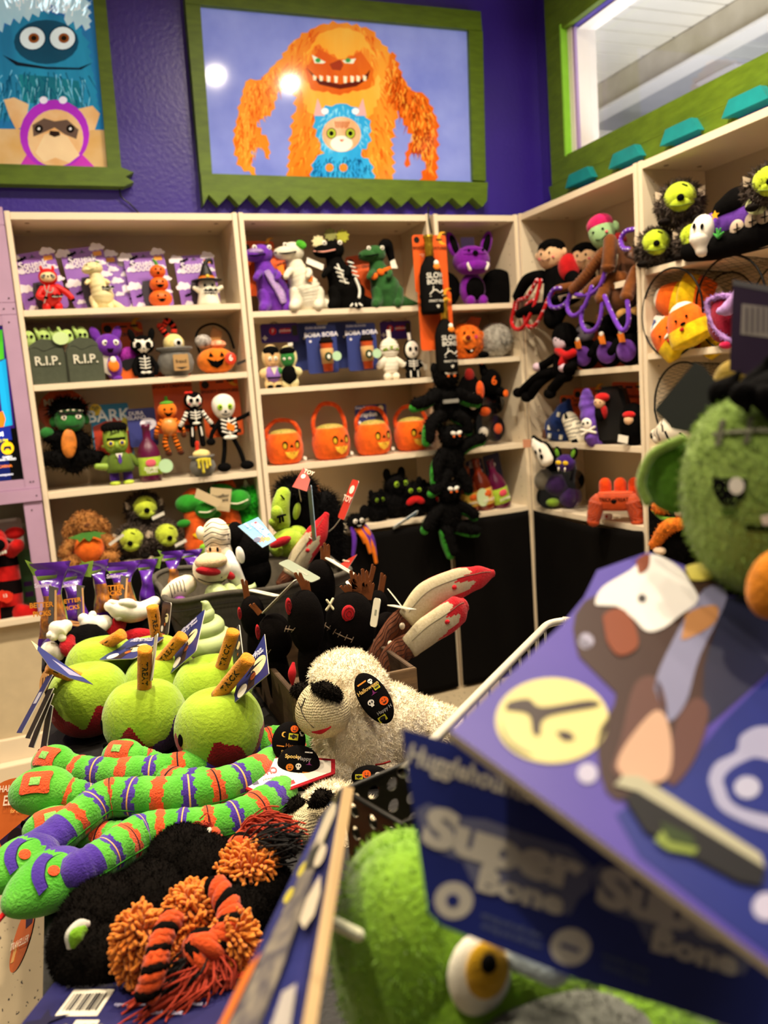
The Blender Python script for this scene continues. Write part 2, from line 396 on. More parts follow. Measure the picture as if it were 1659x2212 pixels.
bookcase('narrow white bookcase in the corner holding the purple bat', -.3925, .0035, ZC + (.40,))
bookcase('white bookcase on the right wall with rope limbed toys on top', .0, .772, ZR + (.40,), loc=(.003, -.0005, 0), rz=-90)
bookcase('white bookcase nearest the camera on the right wall with mesh bins', .778, 1.56, ZS + (.40,), loc=(.003, -.002, 0), rz=-90)
# black cloths over the lower openings
CLOTH = mat('080605', .85, .25, 3, .3, 14, name='black_cloth', spec=.08)
def cloth(label, p0, p1, z1, nrm, sag=0):
    b = MB().m(CLOTH); p0 = Vector(p0); p1 = Vector(p1); nrm = Vector(nrm)
    def g(u, v):
        p = p0.lerp(p1, u); z = .012 + (z1 - .012 - sag * math.sin(u * pi)) * v
        wv = .004 * math.sin(u * 9 + v * 2) * (1 - .6 * v) + .002 * math.sin(u * 17 + 5 * v)
        return (p.x + nrm.x * (wv + .009), p.y + nrm.y * (wv + .009), z)
    b.grid(g, 60, 24, closed=False)
    o = b.o('cloth_cover', keep=True); tag(o, label, 'cloth')
    md = o.modifiers.new('s', 'SOLIDIFY'); md.thickness = .0015
    return o
cloth('black cloth hung under the lowest shelf of the left bookcase', (-1.985, -.004, 0), (-1.21, -.004, 0), .745, (0, -1, 0))
cloth('black cloth hung under the middle bookcase behind the display table', (-1.19, -.004, 0), (-.42, -.004, 0), .75, (0, -1, 0))
cloth('narrow black cloth hung under the corner bookcase', (-.40, -.004, 0), (-.022, -.004, 0), .752, (0, -1, 0), .008)
cloth('black cloth hung on the right wall bookcase beside the corner', (-.002, -.03, 0), (-.002, -.765, 0), .752, (-1, 0, 0), .02)
cloth('black cloth hung on the right wall bookcase under mesh bins', (-.002, -.80, 0), (-.002, -1.55, 0), .87, (-1, 0, 0), .01)
# ------------------------------------------------------------------ lilac cabinet with screen at the left
LIL = mat('b896b4', .5, .07, 8, .1, 60, name='lilac_paint')
T = Th('display_cabinet', 'lilac painted wooden cabinet framing a lit screen beside the bookcases', 'cabinet', (-2.01, 0, 0))
def lb(nm, x0, x1, z0, z1, y0=-.012, y1=.012, m=LIL): return T.put(nm, T.mb(m).b(((x0 + x1) / 2, (y0 + y1) / 2, (z0 + z1) / 2), (x1 - x0, y1 - y0, z1 - z0), .0015))
lb('top_rail', -.8, .008, 1.97, 2.03); lb('middle_rail', -.8, .008, 1.675, 1.715); lb('bottom_rail', -.8, .008, 1.03, 1.075, -.02)
lb('upright', -.042, .008, 1.715, 1.97); lb('upright', -.042, .008, 1.075, 1.675); lb('upright', -.055, .006, .62, 1.03)
lb('sub_rail', -.8, -.042, 1.64, 1.675); lb('sub_rail', -.8, -.042, 1.075, 1.11)
lb('side_panel', -.012, .008, 0, 2.0, .012, .29, mat('d6c7ae', .5, .05)); lb('cubby_floor', -.8, -.012, .598, .62, -.012, .28, SHW); lb('back_panel', -.8, -.012, 0, 2.0, .27, .29, mat('8d8878', .6, .05))
lb('lower_panel', -.8, .0, .18, .598, .02, .04, mat('c9b795', .5, .05)); lb('base_step', -.8, .0, 0, .10, -.05, .2, SHW); lb('base_step', -.8, .0, .10, .18, .0, .2, SHW)
for x, z in ((-.012, 2.0), (-.02, 1.94), (-.01, 1.73), (-.03, 1.695), (.0, 1.695), (-.02, 1.65), (-.022, 1.1), (-.012, 1.1), (-.008, 1.05), (-.03, 1.0)): T.E('screw', mat('4a3a44', .6, 0), (x, -.0135 if z > 1.08 or z < 1.02 else -.021, z), (.0028, .0015, .0028), nu=8, nv=4)
SC = Th('screen', 'lit screen with a dark blue event notice in the lilac cabinet', 'screen', (-2.06, .03, 1.11))
def em(h, e=.55): return mat(h, .25, 0, name='screen', emit=e)
SC.put('bezel', SC.mb(gloss('08080a')).b((-.36, .02, .275), (.74, .03, .56), .003))
SC.put('picture', SC.mb(em('101a58')).fl([(-.72, .0), (-.034, .0), (-.034, .545), (-.72, .545)], .0035))
zz = lambda v: at_y(20, v, .03).z - 1.11
xx = lambda u, v: at_y(u, v, .03).x + 2.06
def spoly(nm, m, pts, y=.002): return SC.put(nm, SC.mb(m).fl([(at_y(u, v, .03).x + 2.06, at_y(u, v, .03).z - 1.11) for u, v in pts], y))
spoly('violet_area', em('3a1c70'), [(-160, 700), (12, 700), (32, 925), (-150, 930)], .0028)
spoly('teal_door', em('1a9fd0', .8), [(-8, 785), (12, 775), (27, 918), (8, 922)], .002)
spoly('green_panel', em('4fbf2a', .7), [(-30, 715), (5, 712), (9, 775), (-30, 785)], .002)
spoly('pumpkin', em('f07818', .8), [(-30, 900), (6, 888), (12, 905), (8, 922), (-30, 925)], .0018)
spoly('time_badge', em('1c2a90', .6), [(-40, 930), (22, 922), (26, 950), (-38, 956)], .0016)
ycirc = [(16 + 14 * math.cos(a * pi / 12), 968 + 14 * math.sin(a * pi / 12)) for a in range(24)]
spoly('gamepad_badge', em('f2c218', .8), ycirc, .0016)
b = SC.mb(em('0c1040'))
b.fl([(xx(16 + p[0] * 9, 968 - p[1] * 9), zz(968 - p[1] * 9)) for p in [(-1, -.5), (-.8, .45), (-.3, .5), (.3, .5), (.8, .45), (1, -.5), (.6, -.5), (.35, -.1), (-.35, -.1), (-.6, -.5)]], .0012); SC.put('gamepad_icon', b)
for s_, u, v, sz, c in (('M', 2, 938, .022, 'ffffff'), ('12 PM', 6, 952, .013, 'f2e018'), ('GAMES\nAND PRIZES', 16, 990, .010, 'ffffff'), ('MACARNA', 5, 1008, .013, 'f08030'), ('wishbonepetco', 6, 1026, .011, 'e8e8f0')):
    p = at_y(u, v, .03); SC.X('lettering', em(c, .9), s_, sz, (p.x + 2.06, .001, p.z - 1.11))
# ------------------------------------------------------------------ monster pictures in green frames
def art(o, name, m, pts, y, lvl=0):                            # flat drawing on the picture's own plane
    b = MB(1).m(m); b.fl([(at_y(u, v, .27).x - o.location.x, at_y(u, v, .27).z - o.location.z) for u, v in pts], y); return b.o(name, o)
def shaggy(pts, amp, n=4, seed=1, ang=None):
    r = random.Random(seed); out = []; N = len(pts)
    cx = sum(p[0] for p in pts) / N; cy = sum(p[1] for p in pts) / N
    for i in range(N):
        a = pts[i]; c = pts[(i + 1) % N]; d = math.hypot(c[0] - a[0], c[1] - a[1]); k = max(1, int(d / 9))
        for j in range(k):
            t = j / k; x = a[0] + (c[0] - a[0]) * t; y = a[1] + (c[1] - a[1]) * t
            nx, ny = (c[1] - a[1]) / (d + 1e-6), -(c[0] - a[0]) / (d + 1e-6)
            if nx * (x - cx) + ny * (y - cy) < 0: nx, ny = -nx, -ny
            q = amp * r.uniform(.3, 1) if j % 2 else -amp * .15
            out.append((x + nx * q, y + ny * q + (amp * .35 if j % 2 else 0)))
    return out
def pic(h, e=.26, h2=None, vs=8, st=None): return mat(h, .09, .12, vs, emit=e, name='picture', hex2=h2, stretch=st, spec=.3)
def strokes(o, m, pts, n, ln, wd, y, seed=0, spread=.5):
    r = random.Random(seed); xs = [p[0] for p in pts]; ys = [p[1] for p in pts]; b = MB(1).m(m); k = 0; cx = sum(xs) / len(xs)
    W3 = lambda u, v: (lambda q: b.v((q.x - o.location.x, y, q.z - o.location.z)))(at_y(u, v, .27))
    while k < n:
        u, v = r.uniform(min(xs), max(xs)), r.uniform(min(ys), max(ys)); c = False; j = len(pts) - 1
        for i in range(len(pts)):
            if (ys[i] > v) != (ys[j] > v) and u < (xs[j] - xs[i]) * (v - ys[i]) / (ys[j] - ys[i]) + xs[i]: c = not c
            j = i
        if not c: continue
        k += 1; a = pi / 2 - (u - cx) / 130 * spread + r.gauss(0, .25); L = ln * r.uniform(.5, 1.3); dx, dy = math.cos(a), math.sin(a)
        b.f([W3(u - dy * wd, v + dx * wd), W3(u + dx * L, v + dy * L), W3(u + dy * wd, v - dx * wd)], False)
    return b.o('fur_strokes', o, kind='stuff')
def frame_board(T, nm, pts, y0=-.02, y1=.03):
    b = T.mb(LIME); b.pr([(at_y(u, v, .27).x - T.ob.location.x, at_y(u, v, .27).z - T.ob.location.z) for u, v in pts], y0, y1); return T.put(nm, b)
T = Th('framed_picture', 'large picture of an orange shaggy monster in jagged green frame', 'picture', (-.64, .27, 2.53)); o = T.ob
frame_board(T, 'top_board', [(397, -32), (1034, 29), (1037, 70), (399, 12)]); frame_board(T, 'left_board', [(399, 12), (431, 15), (457, 378), (431, 378)], -.017)
frame_board(T, 'right_board', [(1009, 68), (1039, 71), (1046, 393), (1018, 391)], -.017)
zg = [(431, 378), (1048, 397), (1046, 437)]
for i in range(14): zg += [(1036 - i * 43.5, 450 + (-i * .3)), (1014 - i * 43.5, 430 - i * .5)] if i < 14 else []
zg += [(437, 447)]; frame_board(T, 'jagged_board', zg, -.026)
art(o, 'picture_print', pic('8c97da', .34, '7480cc', 5), [(428, 10), (1012, 66), (1022, 395), (455, 382)], .004)
ORF = pic('e8761a', .24, 'f2a236', 9, (1, 1, .25)); ORD = pic('d9540e', .24, 'e8781e', 10, (1, 1, .3)); ORL = pic('f7a428', .24, 'f2c050', 9, (1, 1, .25))
art(o, 'monster_body', ORF, shaggy([(640, 190), (600, 140), (630, 90), (690, 52), (740, 48), (800, 62), (840, 110), (850, 160), (890, 190), (860, 240), (845, 300), (850, 387), (622, 384), (630, 280), (640, 230)], 9, seed=3), .003)
art(o, 'monster_arm', ORF, shaggy([(600, 130), (640, 190), (600, 200), (585, 250), (555, 260), (580, 300), (582, 345), (565, 320), (548, 318), (545, 345), (556, 380), (520, 360), (504, 310), (515, 240), (530, 175), (565, 170)], 7, seed=5), .0026)
art(o, 'monster_arm', ORD, shaggy([(848, 110), (880, 190), (920, 205), (945, 260), (945, 330), (942, 390), (905, 390), (918, 350), (900, 315), (885, 340), (878, 362), (876, 330), (890, 290), (860, 240), (830, 200), (840, 130)], 7, seed=6), .0026)
BODYP = [(640, 190), (600, 150), (630, 90), (690, 52), (740, 48), (800, 62), (840, 110), (850, 160), (885, 190), (850, 240), (840, 300), (845, 380), (628, 380), (635, 280), (640, 230)]
strokes(o, ORD, BODYP, 260, 26, 1.6, .0024, 1); strokes(o, ORL, BODYP, 200, 22, 1.5, .0023, 2)
for q, P_ in enumerate(([(600, 140), (630, 180), (590, 205), (575, 250), (550, 262), (560, 310), (545, 345), (520, 350), (508, 310), (520, 240), (540, 180)], [(850, 120), (880, 190), (915, 210), (938, 260), (935, 330), (930, 380), (905, 330), (885, 335), (890, 290), (862, 240), (840, 200)])): strokes(o, ORL, P_, 120, 20, 1.5, .0022, 3 + q); strokes(o, ORD if q == 0 else pic('a83408', .18), P_, 120, 20, 1.5, .0021, 5 + q)
art(o, 'monster_face', ORD, [(660, 150), (690, 105), (735, 130), (780, 110), (808, 150), (800, 195), (735, 215), (672, 195)], .0022)
art(o, 'monster_brow', ORL, shaggy([(660, 120), (690, 95), (738, 128), (785, 100), (812, 122), (780, 70), (735, 58), (690, 72)], 5, seed=8), .0018)
art(o, 'monster_beard', ORL, shaggy([(655, 165), (680, 195), (735, 205), (800, 190), (818, 160), (822, 200), (800, 250), (735, 262), (670, 245), (652, 200)], 6, seed=9), .002)
art(o, 'mouth', pic('5a1408'), [(662, 146), (690, 172), (735, 182), (780, 172), (800, 150), (795, 170), (770, 186), (735, 192), (690, 182)], .0016)
for x in (676, 690, 706, 722, 742, 757, 770, 784): art(o, 'tooth', pic('f6ecc8', .3), [(x, 164 + abs(735 - x) * -.05), (x + 8, 165), (x + 7, 180 - abs(735 - x) * .12), (x + 1, 180 - abs(735 - x) * .12)], .0012)
art(o, 'nose', pic('a03414', .3), [(712, 138), (735, 128), (742, 140), (736, 152), (718, 150)], .0012)
for x, d in ((690, 1), (755, -1)):
    art(o, 'eye', pic('e6f0d8', .3), [(x - 16, 124 - d * 6), (x + 14, 130 + d * 4), (x + 8, 137), (x - 10, 136)], .0014); art(o, 'iris', pic('3a9a50', .26), [(x - 3 + 6 * math.cos(k), 130 + 5 * math.sin(k)) for k in [i * pi / 5 for i in range(10)]], .001)
CB = pic('1f8fd8', .26, '3fb8ec', 10, (1, 1, .3))
art(o, 'costume', CB, shaggy([(672, 384), (680, 345), (700, 330), (770, 330), (800, 350), (808, 388)], 8, seed=12), .0014)
art(o, 'costume_hood', CB, shaggy([(688, 300), (680, 260), (695, 235), (738, 222), (780, 235), (800, 270), (796, 310), (770, 335), (735, 342), (700, 330)], 9, seed=13), .0012)
strokes(o, pic('8fdcf4', .26), [(684, 270), (700, 238), (738, 226), (780, 240), (796, 275), (790, 310), (700, 325)], 120, 14, 1.2, .0011, 12, 1.2); strokes(o, pic('0e5a9a', .18), [(680, 350), (700, 335), (770, 335), (800, 355), (800, 384), (676, 384)], 110, 14, 1.3, .0013, 13)
art(o, 'cat_face', pic('e89a58', .26, 'f4c8a0', 10), [(738 + 42 * math.cos(k), 290 + 38 * math.sin(k)) for k in [i * pi / 12 for i in range(24)]], .001)
art(o, 'cat_muzzle', pic('f8eedc', .3), [(738 + 24 * math.cos(k), 310 + 17 * math.sin(k)) for k in [i * pi / 10 for i in range(20)]], .0008)
for x in (716, 757):
    for r, h, y in ((11, '20301a', .0008), (9, 'b8c83a', .0006), (5, '0a0a08', .0004)): art(o, 'cat_eye', pic(h, .3), [(x + r * math.cos(k), 288 + r * 1.1 * math.sin(k)) for k in [i * pi / 8 for i in range(16)]], y)
art(o, 'cat_nose', pic('d86848', .26), [(733, 301), (744, 301), (738, 307)], .0006)
for x in (690, 780): art(o, 'cat_ear', pic('e8b0b0', .26), [(x - 12, 250), (x + 12, 250), (x + (-4 if x < 700 else 4), 212)], .0008); art(o, 'costume_eye', pic('e8f4fa', .3), [(x + (12 if x < 700 else -12) + 8 * math.cos(k), 240 + 7 * math.sin(k)) for k in [i * pi / 6 for i in range(12)]], .0006)
for x in (712, 742): art(o, 'pom_button', pic('e88a30', .26), [(x + 9 * math.cos(k), 362 + 9 * math.sin(k)) for k in [i * pi / 6 for i in range(12)]], .0006)
for i in range(7): art(o, 'brow_stripe', pic('b85a20', .24), [(724 + i * 5 - 1, 262), (726 + i * 5, 262), (727 + i * 4, 276 + (i % 2) * 3), (725 + i * 4, 276)], .0005)
T = Th('framed_picture', 'picture of a blue shaggy monster above a dog in green frame', 'picture', (-2.1, .27, 2.53)); o = T.ob
frame_board(T, 'right_board', [(195, -60), (222, -60), (262, 368), (232, 364)], -.017); frame_board(T, 'bottom_board', [(-420, 345), (262, 366), (288, 376), (270, 385), (288, 397), (266, 406), (-420, 392)], -.026); frame_board(T, 'left_board', [(-300, -60), (-270, -60), (-250, 352), (-280, 352)], -.017); frame_board(T, 'top_board', [(-320, -120), (222, -75), (222, -45), (-320, -85)], -.02)
art(o, 'picture_print', pic('1a86c4', .24, '2f6aa8', 5, (1, 1, .3)), [(-290, -70), (198, -60), (234, 366), (-270, 352)], .004)
art(o, 'tan_reflection', pic('d8a860', .24, 'e8c898', 6), [(-270, 275), (226, 280), (234, 366), (-270, 352)], .0036)  # warm reflection low on the picture, put into the colour as a tan shape
art(o, 'monster_fur', pic('2aa0cc', .24, '1f78a8', 9, (1, 1, .2)), shaggy([(-30, 260), (-20, 120), (5, 60), (60, 30), (100, 25), (150, 40), (185, 80), (200, 150), (215, 260), (120, 240)], 8, seed=21), .003)
art(o, 'monster_hair', pic('cfe6ee', .26, '9fd0e4', 10, (1, 1, .3)), shaggy([(-10, 60), (-20, -40), (90, -60), (180, -40), (195, 60), (140, 40), (110, 10), (70, 30), (30, 40)], 12, seed=22), .0026)
FURP = [(-20, 150), (20, 150), (100, 155), (190, 155), (205, 250), (120, 240), (-20, 250)]
strokes(o, pic('7cc8e0', .26), FURP, 90, 34, 1.3, .0023, 9, .2); strokes(o, pic('0e5c80', .18), FURP, 110, 34, 1.3, .00225, 10, .2); strokes(o, pic('e8f4f8', .3), [(0, 30), (40, -20), (160, -20), (190, 40), (130, 30), (60, 20)], 140, -34, 1.8, .00228, 11, -.9)
art(o, 'monster_shade', pic('0c4a68', .24), [(100 + 70 * math.cos(k), 90 + 48 * math.sin(k)) for k in [i * pi / 10 for i in range(20)]], .0022)
for x in (70, 135):
    for r, h, y in ((31, '0f3c54', .0019), (27, 'dfeef2', .0016), (12, '8a4a20', .0013), (6, '140a08', .001)): art(o, 'monster_eye', pic(h, .3), [(x + (3 if r < 20 else 0) + r * math.cos(k), 82 + r * .9 * math.sin(k)) for k in [i * pi / 10 for i in range(20)]], y)
art(o, 'mouth', pic('081a28', .26), [(5, 118), (40, 134), (100, 144), (170, 146), (200, 135), (175, 150), (100, 149), (35, 141)], .0016)
art(o, 'muzzle_shade', pic('14607c', .24, '1a90a0', 8, (1, 1, .2)), [(40, 160), (110, 165), (170, 175), (180, 230), (100, 225), (50, 220)], .0024)
DG = pic('e0a868', .26, 'f0d0a0', 8)
for pts in ([(8, 215), (30, 210), (62, 225), (55, 270), (35, 280), (20, 250)], [(168, 235), (200, 228), (216, 245), (205, 280), (188, 282), (172, 262)]): art(o, 'dog_ear', DG, pts, .0022)
art(o, 'costume_hood', pic('b030c8', .26), [(118 + 75 * math.cos(k), 290 + 75 * math.sin(k)) for k in [i * pi / 14 for i in range(28)]], .002)
art(o, 'costume', pic('c83ab8', .26), [(40, 362), (60, 330), (180, 335), (210, 366)], .0021)
art(o, 'dog_face', DG, [(120 + 60 * math.cos(k), 298 + 62 * math.sin(k)) for k in [i * pi / 14 for i in range(28)]], .0016)
art(o, 'dog_mask', pic('6a5448', .24), [(70, 270), (95, 255), (118, 262), (145, 258), (170, 280), (165, 300), (140, 290), (118, 275), (90, 288), (72, 295)], .0013)
for x in (84, 152):
    for r, h, y in ((9, '120a08', .001), (3, 'f4f0e8', .0006)): art(o, 'dog_eye', pic(h, .3), [(x + r * math.cos(k), 278 + r * math.sin(k)) for k in [i * pi / 6 for i in range(12)]], y)
art(o, 'dog_jowl', pic('f2d2a2', .26), [(76, 330), (96, 290), (118, 284), (146, 295), (172, 335), (150, 352), (120, 340), (95, 350)], .0011)
art(o, 'dog_nose', pic('2a1c18', .26), [(108, 282), (128, 284), (130, 292), (118, 296), (106, 291)], .0007)
for x in (94, 136): art(o, 'costume_eye', pic('e8e4f4', .3), [(x + 9 * math.cos(k), 216 + 8 * math.sin(k)) for k in [i * pi / 6 for i in range(12)]], .0008)
# cords
def cord(nm, lab, pts, r=.003, m=gloss('08080a')): return tag(MB().m(m).t(pts, r, 8).o(nm), lab, 'cord')
cord('power_cord', 'thin black cord hanging from the blue monster picture', [at_y(258, 403, .285), at_y(262, 425, .285), at_y(280, 440, .285), at_y(302, 462, .29)])
cord('power_cord', 'thin black cord hanging from the orange monster picture', [at_y(515, 440, .285), at_y(510, 450, .285), at_y(500, 460, .29)])
# ================================================================== SHELF GOODS, left bookcase
def Hh(px, loc): return px / pxm(loc)
ORANGE, PURP = '#f0561a', '#7a3fb0'
def cardp(T, M, w, h, m, prints=(), texts=(), name='backing_card', r=.01, th=.0016, poly=None, label=None, edge=None):
    b = MB(1, M).m(m); ei = b.idx(edge) if edge else None; b.pr(poly or rrect(w, h, r, 0, h / 2), -th, 0, ei)
    k = 0
    for mt, pl in prints: k += 1; b.m(mt).fl(pl, -th - .0003 - k * .00012)
    c = T.put(name, b, None, label)
    for st, sz, x, z, mt in texts: T.put('lettering', MB(1, M).m(mt).tx(st, sz, (x, -th - .003 if k < 18 else -th - .005, z)), c)
    return c
CLW, CLS = card('efe6f0'), card('d8c4dc')
def squeak_card(T, M, w=.150, h=.215, th=.0016):
    P = mat('8a5ab8', .4, .06, 12, name='card', hex2='9a68c4')
    pr = [(CLW, move(CLOUDP, -w * .42, h * .93, w * 0.203)), (CLW, move(CLOUDP, w * .36, h * .97, w * 0.187)), (BLACK, move(BATP, -w * .24, h * .90, w * .12, .3)), (BLACK, move(BATP, -w * .3, h * .80, w * .08, .2)),
          (CLW, move(CLOUDP, -w * .36, h * .71, w * 0.117)), (CLW, move(CLOUDP, w * .36, h * .7, w * 0.140)), (CLW, move(CLOUDP, -w * .36, h * .42, w * 0.203)), (CLW, move(CLOUDP, w * .42, h * .5, w * 0.156)), (CLW, move(CLOUDP, -w * .3, h * .1, w * 0.109)),
          (CLW, move(CLOUDP, w * .42, h * .27, w * 0.109)), (BLACK, move(BATP, -w * .28, h * .25, w * .1, .3)), (BLACK, move(BATP, -w * .16, h * .16, w * .07)), (card('f0a030'), rrect(w * .2, h * .075, .002, w * .34, h * .865)),
          (card('3a3040'), [(-w * .2, 0), (w * .3, 0), (w * .3, h * .3), (w * .24, h * .5), (-w * .16, h * .5), (-w * .22, h * .35)]), (card('4a4058'), move([(-1, -.4), (-.3, -.1), (0, .6), (.3, -.1), (1, -.4)], 0, h * .93, w * .09))]
    c = cardp(T, M, w, h, P, pr, [('Squeak', w * .23, -w * .03, h * .80, CLW), ('Boutique', w * .21, w * .02, h * .715, CLW)], r=w * .12)
    return c
def lean(x, y, z, ry=0, rx=-6, rz=0): return tr(x, y, z) @ rot(rx, ry, rz)
RED = '#d01410'
def badge(T, x, y, z, s, par=None):
    b = T.mb(BLACK); b.fl(move(BATP, x, z, s), y); b.m(WHITE).tx('Trick or Treat', s * .3, (x, y - .012, z)); return T.put('bat_badge', b, par)
zA = ZA[0]
# 1 red devil sloth
L = on_row(115, .06, zA); h = .152
T = Th('squeaky_toy', 'red devil sloth latex toy on purple cloud card, leftmost on top shelf', 'dog toy', L, group='carded latex toys on the top shelf', S=h)
R_ = rubber(RED); squeak_card(T, lean(-.015, .045, .004, -9))
bd = T.E('body', R_, (0, 0, .37), (.24, .19, .26)); T.E('head', R_, (-.02, -.02, .77), (.21, .19, .2)); fc = T.E('face', rubber('f0d8a4'), (-.02, -.13, .76), (.17, .1, .125))
for q in (-1, 1):
    T.E('horn', R_, (-.02 + q * .13, 0, .97), (.035, .035, .07)); T.E('eye_patch', rubber('8c8880'), (-.02 + q * .09, -.2, .77), (.065, .035, .045), rot(0, q * 28, 0), par=fc)
    T.E('leg', R_, (q * .13, -.02, .1), (.095, .1, .12)); T.E('eye', BLACK, (-.02 + q * .08, -.235, .78), (.018, .01, .018), par=fc)
T.T('arm', R_, [(-.17, -.05, .5), (-.27, -.16, .33), (-.15, -.22, .28)], [.08, .07, .06]); T.T('arm', R_, [(.15, -.05, .54), (.34, -.08, .4), (.44, -.1, .28)], [.08, .075, .065])
for p in ((-.13, -.24, .28), (.46, -.1, .24)): T.E('paw', BLACK, p, (.055, .05, .045))
T.E('nose', BLACK, (-.02, -.23, .76), (.025, .015, .02)); T.T('pitchfork', rubber('a8a098'), [(-.17, -.26, .16), (-.1, -.27, .35), (-.02, -.25, .55)], .012); b = T.mb(rubber('a8a098')); b.t([(-.12, -.25, .56), (-.1, -.26, .42), (.02, -.25, .4), (.06, -.24, .5)], .012); T.put('pitchfork_prongs', b); badge(T, .13, -.215, .3, .13)
# 2 cream mummy t-rex
L = on_row(222, .06, zA)
T = Th('squeaky_toy', 'cream mummy dinosaur latex toy on purple cloud card on top shelf', 'dog toy', L, group='carded latex toys on the top shelf', S=.172)
R_ = rubber('e6d8a2'); squeak_card(T, lean(-.02, .045, .018, -7)); squeak_card(T, lean(.012, .062, .0, -3))
def gband(T, mt, c, r, n=6): pass
b = T.mb(R_); b.t([(.02, .03, .1), (.03, 0, .28), (-.02, 0, .5), (-.07, -.01, .7)], [.17, .23, .19, .12], 16, 8, fn=lambda q, w: 1 + .035 * math.sin(q * 40 + w)); T.put('body', b)
b = T.mb(R_); b.e((-.1, -.03, .84), (.2, .16, .13)); b.e((-.2, -.06, .8), (.13, .12, .08)); T.put('head', b)
for q in (-1, 1): T.T('leg', R_, [(q * .14 - .01, 0, .22), (q * .15, -.07, .07), (q * .15, -.14, .04)], [.1, .075, .06]); T.T('arm', R_, [(q * .17 - .05, -.05, .58), (q * .22 - .05, -.16, .53)], [.05, .04])
T.T('tail', R_, [(.1, .08, .18), (.3, .06, .08), (.46, .02, .02)], [.13, .08, .02]); T.eyes(BLACK, .1, -.15, .9, .015, -.12); T.T('mouth', rubber('8a7a50'), [(-.28, -.14, .81), (-.2, -.18, .78), (-.02, -.17, .84)], .008)
T.E('leaf', rubber('5a9a3a'), (.0, .0, .97), (.05, .05, .02)); badge(T, .14, -.22, .4, .13)
# 3 three stacked pumpkins
L = on_row(349, .06, zA)
T = Th('squeaky_toy', 'three stacked orange pumpkins latex toy on purple cloud card', 'dog toy', L, group='carded latex toys on the top shelf', S=.162)
squeak_card(T, lean(-.02, .045, .0, -5)); squeak_card(T, lean(-.045, .065, .0, -4), h=.195)
R_ = rubber('e8661a')
for z, r, hh in ((.2, .27, .2), (.52, .22, .17), (.8, .185, .15)):
    p = T.E('pumpkin', R_, (0, 0, z), (r, r, hh), nu=40, fn=lambda P, u, v: Vector((P.x * (1 - .05 * abs(math.sin(u * 5 * pi)) ** 8 - .03 * (1 - abs(math.sin(u * 5 * pi)))), P.y * (1 - .05 * (1 - abs(math.sin(u * 5 * pi)))), P.z)))
    for q in (-1, 1): T.put('eye', T.mb(BLACK).dec([(q * r * .3 - .03, z + .02), (q * r * .3 + .03, z + .02), (q * r * .3, z + .075)], (0, 0, z), (r, r, hh), .006), p)
    T.put('mouth', T.mb(BLACK).dec([(-.1, z - .02), (-.05, z - .035), (0, z - .02), (.05, z - .035), (.1, z - .02), (.05, z - .085), (0, z - .1), (-.05, z - .085)] if z < .7 else circ(-.01, z - .05, .03), (0, 0, z), (r, r, hh), .006), p)
T.T('stem', rubber('3f8a2a'), [(0, 0, .92), (-.02, 0, 1.0), (-.07, -.02, 1.06)], [.05, .04, .025])
# 4 ghost with witch hat
L = on_row(452, .06, zA)
T = Th('squeaky_toy', 'white ghost in black witch hat latex toy on purple cloud card', 'dog toy', L, group='carded latex toys on the top shelf', S=.158)
squeak_card(T, lean(-.02, .045, .0, -3), h=.20); R_ = rubber('f0ecd6')
b = T.mb(R_); b.l([(.0, 0), (.26, .0), (.27, .06), (.23, .25), (.22, .42), (.2, .55), (.12, .64), (0, .66)], 36, fn=lambda p, a: Vector((p.x * (1 + .05 * math.cos(7 * a) * max(0, .3 - p.z) / .3), p.y * (1 + .05 * math.cos(7 * a) * max(0, .3 - p.z) / .3), p.z))); T.put('body', b)
for q in (-1, 1): T.T('arm', R_, [(q * .18, -.05, .36), (q * .32, -.08, .42)], [.08, .05])
hp = T.put('hat', T.mb(rubber('141210')).l([(.0, .6), (.36, .585), (.37, .6), (.2, .64), (.14, .78), (.09, .92), (.05, 1.0)], 28)); T.T('hat_tip', rubber('141210'), [(0, 0, .97), (.06, 0, 1.06), (.15, 0, 1.07), (.17, 0, .99)], [.06, .05, .04, .03], par=hp); T.put('hat_band', T.mb(rubber('e07a1a')).l([(.215, .635), (.205, .64), (.18, .70), (.19, .7)], 28), hp); T.E('buckle', rubber('e0c030'), (0, -.2, .67), (.05, .02, .04), par=hp)
T.eyes(BLACK, .09, -.205, .46, .035); badge(T, .03, -.24, .3, .17)
